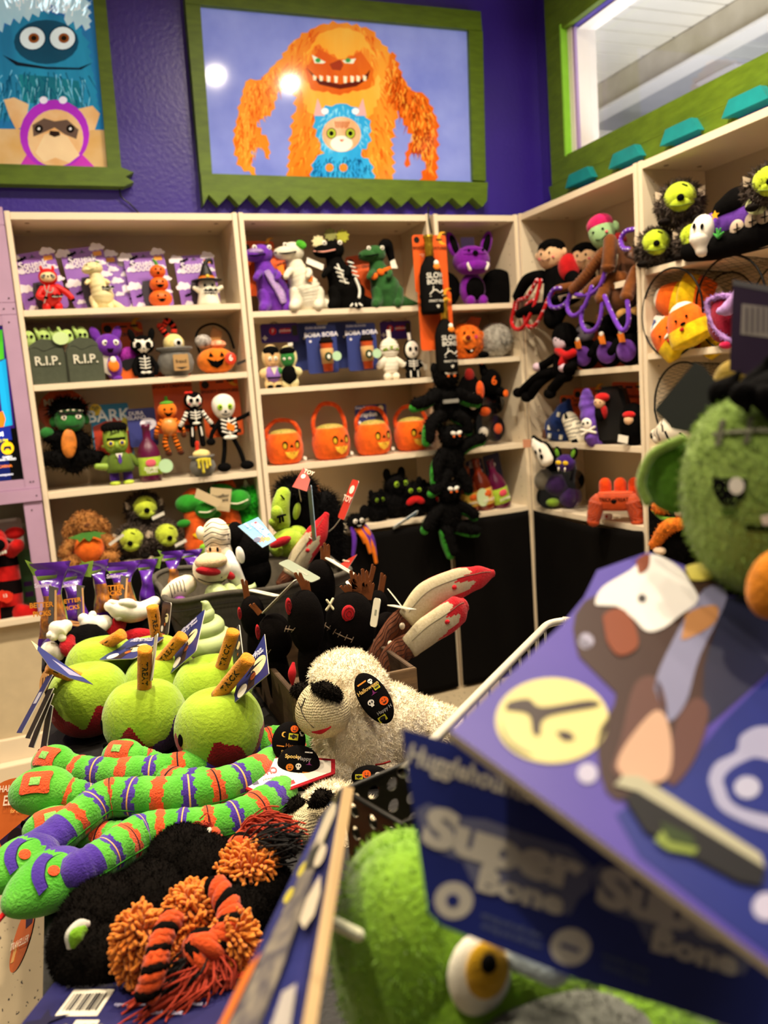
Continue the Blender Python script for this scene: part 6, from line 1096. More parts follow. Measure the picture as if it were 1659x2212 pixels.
def slab(T, name, pl, m, pts, th, off=0, par=None, edge=None):
    b = T.mb(m); ei = b.idx(edge) if edge else None; o = T.ob.location
    F = [pl.at(u, v) + pl.n * off - o for u, v in pts]; A = [b.v(q) for q in F]; B = [b.v(q - pl.n * th) for q in F]; b.f(A, False); b.f(B[::-1], False)
    for i in range(len(F)): b.f([A[i], B[i], B[(i + 1) % len(F)], A[(i + 1) % len(F)]], False, ei)
    return T.put(name, b, par)
def pc(u, v, r, rv=None, n=28): return [(u + r * math.cos(i / n * 2 * pi), v + (rv or r) * math.sin(i / n * 2 * pi)) for i in range(n)]
def ptext(T, pl, m, st, u0, v0, u1, v1, hpx, par, off=.0006, bold=.03, flip=False):
    a, b_ = pl.at(u0, v0) - T.ob.location, pl.at(u1, v1) - T.ob.location; X = (b_ - a).normalized(); Z = pl.n.cross(X); Z = Z if (at_d(u0, v0 - 10, .5) - at_d(u0, v0, .5)).dot(Z) > 0 else -Z
    Z = -Z if flip else Z
    s = hpx / pxm((a + b_) / 2 + T.ob.location); M = Matrix((X, Z.cross(X), Z)).transposed().to_4x4(); M.translation = (a + b_) / 2 + pl.n * off
    vs, ps = text_mesh(st, bold); wd = max(q.x for q in vs) - min(q.x for q in vs); q = MB(1, M).m(m); q.tx(st, s, (0, 0, 0), bold=bold, sx=(b_ - a).length / (wd * s)); return T.put('lettering', q, par)
NAVY = mat('20265c', .4, .08, 12, hex2='262e6a', name='card'); EDGE = card('c8c0b0')
def string(T, p0, p1): o = T.ob.matrix_world.inverted(); T.T('tag_string', thread('d8d0c0'), [o @ p0, o @ ((p0 + p1) / 2 + Vector((0, 0, -.004))), o @ p1], .0012)
# ---- candy apples
APL = mat('86a31c', .92, .22, 14, .5, 160, .3, hex2='9dba2e', name='plush', spec=.1); ARED, APUR = plush('8a0d18'), plush('43205e'); STK = plush('cf8420')
def along(p0, p1):
    X = (p1 - p0).normalized(); n = (CP - (p0 + p1) / 2).normalized(); n = (n - X * n.dot(X)).normalized(); Y = -n; Z = X.cross(Y)
    M = Matrix((X, Y, Z)).transposed().to_4x4(); M.translation = p0; return M
def apple(lab, c, r, sb, st, txt='TREAT', seed=0, purple=(9, 9), face=None, flip=False, hide=False, rs=.0125):
    T = Th('candy_apple_toy', lab, 'dog toy', c - Vector((0, 0, r * .94)), 0, group='lime candy apple plush toys'); rd = random.Random(seed)
    ph = [rd.uniform(0, 6) for _ in range(4)]
    b = T.mb(APL); i0, i1, i2 = b.idx(APL), b.idx(ARED), b.idx(APUR)
    def prof(u, v):
        a = u * 2 * pi; t = v * pi; rr = math.sin(t) ** .8; z = -math.cos(t) * .93
        if v > .8: z -= .16 * ((v - .8) / .2) ** 1.5
        k = 1 + .022 * abs(math.sin(a * 3 + ph[0])) + .012 * math.sin(a * 2 + ph[1] + 3 * v)
        return Vector((r * rr * k * math.cos(a), r * rr * k * math.sin(a), r * .94 + r * z * (1 + .02 * math.sin(a + ph[2]))))
    def mf(u, v):
        a = u * 2 * pi; e = .44 + .09 * math.sin(a * 5 + ph[3]) + .03 * math.sin(a * 11 + ph[1])
        if v > e: return i0
        return i2 if purple[0] <= u <= purple[1] else i1
    b.grid(prof, 144, 72, mf=mf); bd = T.put('apple', b)
    if face is not None:
        for k in (-.13, .13):
            q = prof(face + k * .8, .52); n = Vector((q.x, q.y, 0)).normalized(); R = Matrix.Rotation(math.atan2(n.y, n.x) + pi / 2, 4, 'Z'); e = T.mb(BLACK); e.M = tr(*(q)) @ R; e.e((0, 0, 0), (r * .09, r * .03, r * .15), rot(0, 12, 0)); T.put('eye', e, bd)
        q = prof(face, .4); e = T.mb(BLACK); e.t([prof(face - .05, .42), prof(face - .02, .39), prof(face + .02, .39), prof(face + .05, .42)], r * .025, 6); T.put('mouth', e, bd)
    p0 = at_d(*sb) - T.ob.location; p1 = at_d(*st) - T.ob.location
    s = T.put('stick', T.mb(STK).t([p0, p0.lerp(p1, .5), p1], rs, 16, 4, round=False, fn=lambda q, w: 1 + .02 * math.sin(q * 20)))
    W0 = T.mb(STK); W0.e(p1, (rs * .98, rs * .98, rs * .2), (p1 - p0).to_track_quat('Z', 'Y').to_matrix()); T.put('stick_end', W0, s)
    M = along(at_d(*sb), at_d(*st)); M.translation = p0; Ln = (p1 - p0).length
    q = MB(1, M).m(ink('1c120a')); wr = lambda P: Vector((P.x, -(rs + .0004) * math.cos(P.z / rs), rs * math.sin(P.z / rs)))
    q.tx(txt, rs * 1.12, (Ln * .5, 0, 0), R=rot(0, 180, 0) if flip else None, bold=.035, fn=wr, sp=1.15, sx=1.1); T.put('stick_lettering', q, s)
    return T
def apx(u, v, z=.772): return at_z(u, v, z)
apple('lime candy apple plush at left with stick pointing left', apx(193, 1508), .0765, (178, 1468, 1.565), (104, 1440, 1.53), 'TREAT', 1, face=.46)
apple('lime candy apple plush in front centre with red and purple drips', apx(313, 1549), .0735, (312, 1490, 1.46), (313, 1402, 1.42), 'TREAT', 5, purple=(.76, .99), face=.42, flip=True)
apple('lime candy apple plush at right front touching the snake plush', apx(474, 1572), .0755, (470, 1505, 1.40), (537, 1422, 1.36), 'TRICK', 3, face=.46)
apple('lime candy apple plush behind the centre one with large blue card', apx(352, 1478), .0735, (345, 1432, 1.63), (394, 1374, 1.60), 'TREAT', 8, face=.42)
apple('lime candy apple plush behind the right front one', apx(460, 1492), .075, (475, 1452, 1.56), (504, 1364, 1.53), 'TRICK', 2, face=.44)
apple('lime candy apple plush at the back with upright stick', at_y(330, 1440, -1.36), .074, (340, 1385, 1.74), (329, 1310, 1.72), 'TREAT', 4, flip=True)
apple('lime candy apple plush at left back with stick leaning right', at_y(222, 1442, -1.36), .074, (186, 1420, 1.73), (264, 1370, 1.69), 'TREAT', 6)
WITCH = card('3a2a22')
def witch_prints(w, h):
    return [(card('d8cc9a'), circ(w * .18, h * .5, w * .2)), (card('2a1c1a'), [(-w * .1, h * .02), (w * .12, h * .02), (w * .1, h * .4), (w * .02, h * .5), (-w * .06, h * .35)]), (card('141014'), [(-w * .16, h * .46), (w * .3, h * .58), (w * .04, h * .6), (w * .1, h * .78), (-w * .06, h * .6)]), (card('e4dccc'), circ(-w * .22, h * .14, w * .13)), (card('a8541e'), circ(w * .06, h * .3, w * .07))]
def witch_txt(w, h): return [('Graydon', w * .16, -w * .02, h * .9, card('dcd8e4')), ('Trick or Treat', w * .11, 0, h * .8, card('dcd8e4'))]
pl = Plane3((67, 1385, 1.54), (200, 1477, 1.44), (112, 1446, 1.46)); T = Th('hang_tag', 'blue card seen almost edge on over the leftmost candy apple stick', 'tag', pl.at(130, 1430)); f = slab(T, 'backing_card', pl, NAVY, [(67, 1384), (84, 1396), (201, 1478), (150, 1464), (108, 1442)], .0016, edge=EDGE); slab(T, 'print', pl, card('8a86a4'), [(112, 1424), (180, 1464), (150, 1458)], .0002, .0004, f); slab(T, 'print', pl, card('d8c88a'), [(67, 1384), (82, 1395), (80, 1405)], .0002, .0004, f)
card3('hang_tag', 'blue witch card lying behind the left candy apples', (213, 1427, 1.66), (290, 1424, 1.62), (224, 1384, 1.78), NAVY, witch_prints, witch_txt, 'tag', edge=EDGE)
card3('hang_tag', 'tall blue witch card on the candy apple behind the centre', (364, 1460, 1.60), (424, 1408, 1.56), (404, 1352, 1.68), NAVY, witch_prints, witch_txt, 'tag', edge=EDGE)
card3('hang_tag', 'blue witch card on the right front candy apple stick', (502, 1523, 1.37), (582, 1456, 1.33), (484, 1470, 1.45), NAVY, witch_prints, witch_txt, 'tag', edge=EDGE, poly=lambda w, h: [(-w / 2, 0), (w / 2, 0), (w * .26, h * 1.35), (-w * .42, h * .5)])
card3('hang_tag', 'dark card seen from its edge behind the right apple sticks', (508, 1455, 1.55), (527, 1425, 1.53), (515, 1352, 1.6), card('2a2830'), witch_prints, None, 'tag', edge=EDGE)
card3('hang_tag', 'dark hang card beside the upright stick at the back', (346, 1366, 1.72), (364, 1372, 1.68), (338, 1294, 1.76), card('2a2428'), witch_prints, None, 'tag', edge=EDGE)
card3('hang_tag', 'thin white card seen edge on right of the centre stick', (324, 1472, 1.46), (330, 1470, 1.40), (338, 1372, 1.46), card('b8b8a0'), None, None, 'tag', edge=EDGE)
for i, (a, c, d, lab) in enumerate((((37, 1584), (42, 1568), (100, 1462), 'blue hang tag fanned over the table edge, topmost'), ((56, 1595), (60, 1580), (100, 1490), 'dark hang tag fanned over the table edge, second'), ((63, 1614), (68, 1600), (99, 1500), 'dark hang tag fanned over the table edge, third'), ((89, 1617), (94, 1610), (92, 1512), 'dark hang tag hanging straight down at the table edge'))):
    card3('hang_tag', lab, (*a, 1.50), (c[0] + 6, c[1] + 16, 1.46), (*d, 1.56), NAVY if i == 0 else card('16141c'), (lambda w, h: [(card('c8c4d0'), rrect(w * .5, h * .2, .001, 0, h * .6))]) if i == 0 else None, None, 'tag', edge=EDGE, r=.002)
card3('hang_tag', 'brown kraft oval tag beside the leftmost candy apple', (84, 1500, 1.58), (104, 1494, 1.57), (90, 1452, 1.60), card('a87a48'), lambda w, h: [(card('4a3018'), rrect(w * .1, h * .4, .001, -w * .15, h * .5)), (card('4a3018'), rrect(w * .1, h * .4, .001, w * .15, h * .5))], None, 'tag', poly=lambda w, h: circ(0, h / 2, w / 2, h / 2))
# ---- black bin with treat bags
T = Th('black_bin', 'black cardboard bin holding the purple treat bags', 'bin', (-1.885, -1.11, ZT)); b = T.mb(mat('0b0908', .6, .2, 8, name='black_board'))
for c, s in (((-.13, 0, .0425), (.006, .36, .085)), ((.13, 0, .0425), (.006, .36, .085)), ((0, -.178, .0425), (.26, .006, .085)), ((0, .178, .0425), (.26, .006, .085)), ((0, 0, .003), (.26, .36, .006))): b.b(c, s)
T.put('box', b)
FOIL = mat('4a1a86', .25, .35, 30, .3, 60, coat=.6, hex2='5c2a9c', name='foil'); GFO = mat('7a9a3a', .3, .3, 40, .3, 60, coat=.5, name='foil')
def treatbag(lab, pb, pt, w, y, face=True, green=False):
    p = at_y(*pb, y); q = at_y(*pt, y + .02); T = Th('treat_bag', lab, 'treat bag', p, 0, group='purple and green treat bags'); M, _, H_ = basis(p, p + Vector((w, random.uniform(-.5, .3) * w, 0)), q); M.translation = (0, 0, 0); H = (q - p).length
    wd = lambda v: w / 2 * (.75 + .25 * math.cos(v * 5.5) + (.25 * max(0, v - .75) * 4 if v > .75 else 0)); dp = lambda v: .028 * max(0, math.sin(min(1, v / .8) * pi)) ** .7 + .0012
    b = T.mb(FOIL); b.M = M; i1 = b.idx(GFO); i2 = b.idx(mat('3a2a3a', .25, .6, 60, .2, 50, coat=.6, hex2='c07820', name='foil')); i0 = 0
    b.grid(lambda u, v: Vector((wd(v) * math.cos(u * 2 * pi), dp(v) * math.sin(u * 2 * pi) + .004 * math.sin(v * 17 + u * 9), H * v)), 28, 26, mf=lambda u, v: (i1 if .0 < u < .5 and v < .84 else (i0 if v > .7 or v < .12 or green else (i2 if .12 < v < .6 else i0)))); bd = T.put('bag', b)
    b = T.mb(GFO); b.M = M; b.pr([(-w * .5, H * .86), (-w * .3, H * .84), (-w * .34, H * .97), (-w * .7, H * 1.05)] if not green else [(w * .1, H * .86), (w * .6, H * .8), (w * .75, H * 1.04), (w * .3, H * 1.02)], .002, .003); T.put('flared_corner', b, bd)
    if face:
        b = T.mb(mat('5a5654', .3, .1, 20, name='foil')); b.M = M; b.pr([(w * .0, H * .3), (w * .14, H * .28), (w * .2, H * .55), (w * .36, H * .7), (w * .1, H * .74), (w * .05, H * .5)], -.036, -.034); T.put('bone_window', b, bd); b = T.mb(card('d8a870')); b.M = M; b.pr([(w * .18, H * .3), (w * .24, H * .3), (w * .3, H * .68), (w * .25, H * .68)], -.0375, -.0365); T.put('bone_treat', b, bd)
        for s_, z, sz in (('Smileys', .74, .16), ('BETTER', .52, .19), ('PICKS', .42, .19)): b = T.mb(card('e0d0e8' if z > .7 else 'e0902a')); b.M = M; b.tx(s_, w * sz, (-w * .14, -.037 if z < .7 else -.02, H * z), bold=.03); T.put('lettering', b, bd)
treatbag('purple treat bag at far left with grey bone window', (122, 1398), (125, 1214), .082, -1.2); treatbag('purple treat bag, second from left with green flap', (172, 1370), (166, 1222), .07, -1.12, green=True); treatbag('narrow purple treat bag, third from left', (228, 1335), (232, 1210), .05, -1.1, False); treatbag('purple treat bag in the middle with upturned purple corner', (268, 1330), (284, 1214), .085, -1.08); treatbag('purple treat bag left of the grey basket rim', (322, 1320), (326, 1208), .055, -1.0, False, True); treatbag('purple treat bag corner showing in front of the hedgehogs', (378, 1290), (382, 1190), .06, -.86, False); treatbag('purple treat bag corner beside the mummy head', (420, 1262), (414, 1188), .06, -.80, False, True)
# ---- vampire plush on its back
T = Th('vampire_toy', 'vampire plush on its back with white gloves and red cape', 'dog toy', at_y(270, 1372, -1.18)); p = T.ob.location
P_ = lambda u, v, y: at_y(u, v, y) - p
T.put('body', T.mb(BLK).t([P_(250, 1372, -1.15), P_(300, 1360, -1.12), P_(345, 1372, -1.1)], [.05, .07, .05], 14)); RC = plush('b01420')
b = T.mb(RC); b.t([P_(215, 1375, -1.2), P_(250, 1358, -1.2), P_(268, 1335, -1.16), P_(300, 1330, -1.12)], [.014, .02, .022, .014], 10, flat=.5); b.t([P_(262, 1385, -1.2), P_(300, 1378, -1.2), P_(350, 1384, -1.2)], [.018, .024, .018], 10, flat=.5); b.t([P_(306, 1350, -1.14), P_(330, 1345, -1.14), P_(345, 1370, -1.14)], [.02, .022, .02], 10, flat=.6); T.put('red_cape', b)
GLV = felt('ece4d4')
def glove(T, pts, nm='glove'):
    b = T.mb(GLV)
    for q, r in pts: b.t(q, r, 10, 5)
    T.put(nm, b)
glove(T, [([P_(334, 1300, -1.14), P_(310, 1318, -1.16), P_(285, 1322, -1.18), P_(258, 1318, -1.2), P_(236, 1310, -1.21)], [.014, .022, .026, .022, .012]), ([P_(290, 1315, -1.18), P_(280, 1304, -1.2), P_(262, 1302, -1.21)], [.013, .012, .008]), ([P_(270, 1325, -1.2), P_(256, 1334, -1.21)], [.012, .008]), ([P_(262, 1310, -1.2), P_(240, 1302, -1.21)], [.012, .008])])
glove(T, [([P_(226, 1345, -1.2), P_(205, 1352, -1.22), P_(190, 1345, -1.23), P_(180, 1336, -1.23)], [.018, .026, .02, .012]), ([P_(198, 1345, -1.22), P_(200, 1328, -1.22)], [.016, .009]), ([P_(200, 1356, -1.22), P_(190, 1362, -1.23)], [.014, .01])])
T = Th('vampire_toy', 'second vampire plush behind leftmost apple with white glove raised', 'dog toy', at_y(150, 1410, -1.28)); p = T.ob.location
T.put('body', T.mb(BLK).t([P_(150, 1400, -1.27), P_(190, 1395, -1.26)], [.04, .05], 12)); b = T.mb(plush('9a101a')); b.t([P_(158, 1380, -1.29), P_(148, 1398, -1.31), P_(160, 1412, -1.31)], [.014, .022, .014], 10, flat=.5); T.put('red_cape', b)
glove(T, [([P_(142, 1352, -1.29), P_(125, 1362, -1.3), P_(116, 1375, -1.31)], [.014, .022, .01]), ([P_(126, 1360, -1.3), P_(134, 1378, -1.31)], [.016, .009]), ([P_(122, 1362, -1.3), P_(108, 1372, -1.31)], [.012, .008])]); glove(T, [([P_(108, 1405, -1.3), P_(125, 1412, -1.3)], [.02, .016])], 'shirt')
card3('hang_tag', 'brown wooden looking tag lying on the raised white glove', (118, 1346, 1.86), (180, 1356, 1.84), (124, 1337, 1.92), card('9a6c3a'), lambda w, h: [(card('6a4420'), rrect(w * .2, h * .3, .001, 0, h * .5))], None, 'tag', edge=card('b88a58'))
T = Th('spider_patch_toy', 'purple plush with embroidered spider web behind leftmost apple', 'dog toy', at_y(120, 1402, -1.27)); p = T.ob.location; T.put('body', T.mb(plush('3a1a66')).e((0, 0, 0), (.03, .02, .03))); b = T.mb(thread('d8d0e0'))
for k in range(6): a = k * pi / 3; b.t([(0, -.021, 0), (.024 * math.cos(a), -.014, .024 * math.sin(a))], .0008, 4)
for r in (.01, .018): b.t([(r * math.cos(k * pi / 6), -.0195 + r * .2, r * math.sin(k * pi / 6)) for k in range(13)], .0007, 4, 1)
T.put('web_embroidery', b)
# ---- pale green swirl cups
SW = mat('a9b87a', .5, .06, 10, .05, 150, hex2='b2c084', name='vinyl_toy')
def swirl(T, M, s, base=True):
    b = MB(1, M).m(SW)
    n = 150; pts = []; rad = []
    for i in range(n + 1):
        t = i / n; a = t * 2 * pi * 2.9; R = .26 * (1 - t) ** .8 * s; pts.append(Vector((R * math.cos(a), R * math.sin(a), s * (.28 + .66 * t)))); rad.append(s * (.2 * (1 - t) + .09 * t))
    b.t(pts, rad, 14, 1); b.t([(0, 0, s * .2), (0, 0, s * .6), (0, 0, s * .82)], [s * .3, s * .24, s * .1], 18); b.t([pts[-1], pts[-1] + Vector((-.02 * s, 0, .12 * s)), pts[-1] + Vector((-.08 * s, 0, .17 * s))], [s * .09, s * .06, s * .012], 12); T.put('swirl', b)
    if base: T.put('cup', MB(1, M).m(plush('6a2a6e')).l([(0, 0), (.3 * s, 0), (.36 * s, .1 * s), (.42 * s, .3 * s), (.4 * s, .34 * s), (0, .3 * s)], 28))
pb = at_y(463, 1450, -1.40); T = Th('swirl_toy', 'pale green soft swirl toy in purple cup behind the apples', 'dog toy', pb); swirl(T, Matrix(), .142)
T = Th('swirl_stand', 'small dark box under the pale green swirl toy', 'box', (pb.x, pb.y, ZT)); T.put('box', T.mb(mat('14100e', .6, .1)).b((0, 0, (pb.z - ZT) / 2), (.07, .07, pb.z - ZT - .001), .002))
# ---- grey fabric basket and what is in it
ZB_ = .875; GFAB = mat('4c463c', .95, .25, 90, .5, 900, hex2='575045', stretch=(3, 3, .6), name='grey_canvas'); GIN = mat('5a5244', .95, .2, 60, .4, 700, name='grey_lining')
T = Th('fabric_basket', 'grey canvas basket with rounded corners holding plush heads', 'basket', (-1.502, -1.05, ZT)); bw, bd_ = .468, .40
out = lambda v, d=0: rrect(bw * (.86 + .14 * v) - d, bd_ * (.86 + .14 * v) - d, .07)
b = T.mb(GFAB); H = ZB_ - ZT
b.grid(lambda u, v: (lambda p: Vector((p[0], p[1], H * v + .004 * math.sin(u * 40) * v)))(polyat(out(v), u)), 96, 8); b.m(GIN); b.grid(lambda u, v: (lambda p: Vector((p[0], p[1], .006 + (H - .006) * v + .004 * math.sin(u * 40) * v)))(polyat(out(v, .012), u)), 96, 8)
b.f([b.v((p[0], p[1], .006)) for p in out(0, .012)], False); T.put('basket_wall', b, None)
T.put('rim_binding', T.mb(GFAB).t([(lambda p: Vector((p[0], p[1], H + .004 * math.sin(i / 60 * 40))))(polyat(out(1, .006), i / 60)) for i in range(61)], .0075, 8, 2)); b = T.mb(thread('2e2a24')); b.t([(lambda p: Vector((p[0], p[1], H - .022 + .004 * math.sin(i / 60 * 40))))(polyat(out(1, -.004), i / 60)) for i in range(61)], .0012, 5, 1); T.put('rim_seam', b)
class ThY(Th):
    def __init__(s, name, label, cat, u, v, y, group=None): p = at_y(u, v, y); super().__init__(name, label, cat, p, 0, group=group); s.p = p
    def w(s, u, v, y): return at_y(u, v, y) - s.p
    def ws(s, *q): return [s.w(*k) for k in q]
MUM = felt('e2d6bc');
T = ThY('mummy_head_toy', 'white mummy plush head with big red mouth in grey basket', 'dog toy', 460, 1250, -1.1)
b = T.mb(MUM); b.e(T.w(468, 1158, -1.08), (.036, .05, .046)); b.e(T.w(472, 1190, -1.08), (.034, .05, .04)); b.e(T.w(458, 1228, -1.13), (.048, .055, .042)); b.e(T.w(434, 1152, -1.07), (.012, .02, .018)); bd = T.put('head', b); MS = plush('d8b890', .06)
T.put('muzzle', T.mb(MS).e(T.w(456, 1212, -1.16), (.04, .035, .02)), bd); b = T.mb(plush('a0141c')); M = tr(*T.w(450, 1234, -1.185)) @ rot(0, 14, 0); b.M = M; b.e((0, 0, 0), (.031, .01, .011)); T.put('mouth', b, bd); b = T.mb(MS); b.M = tr(*T.w(462, 1189, -1.13)) @ rot(0, 3, 0); b.b((0, 0, 0), (.034, .02, .017), .004); ep = T.put('eye_patch', b, bd)
b = T.mb(BLACK); b.e(T.w(454, 1187, -1.143), (.003, .003, .006)); T.put('eye', b, ep); b = T.mb(BLACK); b.e(T.w(470, 1187, -1.143), (.003, .003, .006)); T.put('eye', b, ep)
b = T.mb(BLACK)
for k in range(5): v = 1130 + k * 11; b.t(T.ws((440 + abs(k - 2) * 2, v + 8, -1.115), (458, v - 2, -1.132), (478, v + 3, -1.132), (496, v + 1, -1.115)), .0011, 4)
for k in range(4): v = 1216 + k * 10; b.t(T.ws((478, v + 12, -1.18), (490, v + 4, -1.155)), .0011, 4)
b.t(T.ws((428, 1250, -1.17), (450, 1258, -1.18), (478, 1256, -1.18)), .0011, 4); T.put('wrap_lines', b, bd)
T = ThY('vampire_head_toy', 'black plush head with white face and oval white eye', 'dog toy', 540, 1260, -1.12)
b = T.mb(BLK); b.e(T.w(540, 1190, -1.08), (.05, .055, .065)); b.e(T.w(548, 1232, -1.08), (.045, .055, .055)); b.e(T.w(510, 1160, -1.08), (.025, .035, .04)); bd = T.put('head', b); WF = felt('e4e0d6')
b = T.mb(WF); b.t(T.ws((494, 1198, -1.12), (500, 1225, -1.14), (514, 1258, -1.13)), [.012, .022, .02], 12); b.e(T.w(488, 1214, -1.13), (.012, .012, .01)); T.put('face', b, bd); b = T.mb(WF); b.M = tr(*T.w(519, 1199, -1.145)) @ rot(0, -8, 0); b.e((0, 0, 0), (.0105, .008, .022)); T.put('ear', b, bd); b = T.mb(plush('a0141c')); b.M = tr(*T.w(496, 1243, -1.158)) @ rot(0, 35, 0); b.e((0, 0, 0), (.015, .008, .01)); T.put('mouth', b, bd)
BLUE = card('4a86b4', '5a96c0')
card3('hang_card', 'light blue hang card reading meet the characters', (514, 1138, 1.93), (567, 1184, 1.88), (512, 1082, 2.0), BLUE, lambda w, h: [(card('c01a1a'), rrect(w * .06, h * .12, .001, -w * .33, h * .74)), (card('d86a20'), star(w * .26, h * .3, w * .14, 7)), (card('e8c040'), circ(w * .34, h * .5, w * .07)), (card('1a2a5a'), circ(w * .2, h * .12, w * .09))], lambda w, h: [('MEET THE\nCHARACTERS', w * .105, -w * .02, h * .62, card('dce8f0')), ('2 for 1', w * .09, -w * .32, h * .3, card('dce8f0'))], edge=EDGE, poly=lambda w, h: [(-w / 2, 0), (w / 2, 0), (w * .5, h * .75), (-w * .46, h * 1.05)])
LGF = plush('90aa2c', .15)
T = ThY('monster_head_toy', 'lime green faced monster head plush with wild black hair', 'dog toy', 630, 1200, -1.02)
b = T.mb(BLK); b.e(T.w(645, 1110, -1.0), (.055, .06, .085)); b.e(T.w(640, 1160, -.98), (.05, .05, .06)); bd = T.put('head', b); b = T.mb(furm('0c0b0b')); b.e(T.w(640, 1062, -1.0), (.05, .06, .035)); b.fur(2600, .026, .0009, .25, .5); T.put('hair', b, bd)
b = T.mb(LGF); b.t(T.ws((612, 1068, -1.05), (606, 1095, -1.06), (606, 1130, -1.06)), [.02, .024, .026], 14); b.e(T.w(598, 1110, -1.08), (.016, .018, .022)); b.e(T.w(590, 1128, -1.075), (.012, .014, .012)); f = T.put('face', b, bd); b = T.mb(LGF); b.e(T.w(622, 1172, -1.08), (.044, .045, .038)); b.e(T.w(598, 1186, -1.09), (.02, .03, .02)); b.e(T.w(640, 1155, -1.06), (.03, .03, .025)); mz = T.put('muzzle', b, bd)
b = T.mb(plush('9a101a')); b.M = tr(*T.w(606, 1171, -1.128)) @ rot(0, -16, 0); b.e((0, 0, 0), (.03, .01, .012)); T.put('mouth', b, mz); b = T.mb(LGF); b.M = tr(*T.w(641, 1104, -1.06)) @ rot(0, 16, 0); b.e((0, 0, 0), (.010, .01, .023)); T.put('ear', b, bd); b = T.mb(BLACK); b.t(T.ws((600, 1117, -1.1), (608, 1114, -1.1), (616, 1112, -1.095)), .003, 6); b.t(T.ws((604, 1116, -1.1), (605, 1128, -1.1)), .0028, 6); b.t(T.ws((610, 1114, -1.1), (612, 1126, -1.1)), .0028, 6); b.t(T.ws((607, 1070, -1.078), (614, 1078, -1.078)), .0022, 6); T.put('face_embroidery', b, f)
TOYR = card('b02818', 'bc3420')
T = card3('hang_card', 'red hang card standing above the monster head black hair', (632, 1052, 2.02), (663, 1062, 2.0), (624, 1000, 2.06), TOYR, lambda w, h: [(card('e8d8c0'), circ(-w * .2, h * .6, w * .14))], lambda w, h: [('TOY', w * .34, w * .05, h * .82, card('e8d0b8'))], edge=EDGE, poly=lambda w, h: [(-w / 2, 0), (w / 2, 0), (w * .3, h * .55), (-w * .5, h * 1.0)])
string(T, at_d(645, 1052, 2.015), at_y(652, 1090, -1.0))
T = card3('hang_card', 'blue black card edge right of the monster head plush', (676, 1170, 1.98), (684, 1166, 1.92), (662, 1058, 2.02), card('1c2a40'), None, None, edge=card('8aa0b0')); string(T, at_d(679, 1166, 1.95), at_y(660, 1150, -.99))
T = ThY('monster_head_toy', 'black furry plush head behind the red tipped knife', 'dog toy', 706, 1190, -.95); b = T.mb(furm('0c0b0b')); b.t(T.ws((700, 1090, -.93), (704, 1130, -.93), (706, 1190, -.93)), [.04, .05, .05], 14); b.fur(2200, .024, .0009, .2, .5); T.put('head', b)
T = card3('hang_card', 'red hang card at the right above the knife tip', (730, 1118, 2.0), (744, 1124, 1.97), (735, 1026, 2.06), TOYR, lambda w, h: [(card('e8d8c0'), circ(0, h * .75, w * .3))], lambda w, h: [('TOY', w * .6, 0, h * .5, card('e8d0b8'))], edge=EDGE); string(T, at_d(737, 1118, 1.99), at_y(708, 1150, -.95))
T = card3('hang_card', 'small red hang card at the right end of basket', (729, 1224, 2.0), (752, 1228, 1.98), (744, 1194, 2.03), TOYR, None, lambda w, h: [('TRAINS', w * .2, 0, h * .4, card('e8d0b8'))], edge=EDGE, poly=lambda w, h: [(-w / 2, 0), (w / 2, 0), (w * .45, h * 1.0), (w * .1, h * .7)]); string(T, at_d(740, 1224, 1.99), at_y(712, 1200, -.95))
T = ThY('small_monster_toy', 'tiny green fluff and orange card at back of basket', 'dog toy', 684, 1090, -.84); b = T.mb(furm('1ea01a')); b.e((0, 0, 0), .02); b.fur(200, .008, .001); T.put('fluff', b); M, w_, h_ = basis(T.p + Vector((.0, 0, -.02)), T.p + Vector((.03, -.02, .0)), T.p + Vector((.02, 0, .06))); M.translation -= T.p; cardp(T, M, w_, h_ * 1.1, card('d8803a'), [], name='tag_card')
RDP = plush('c01c24', .12)
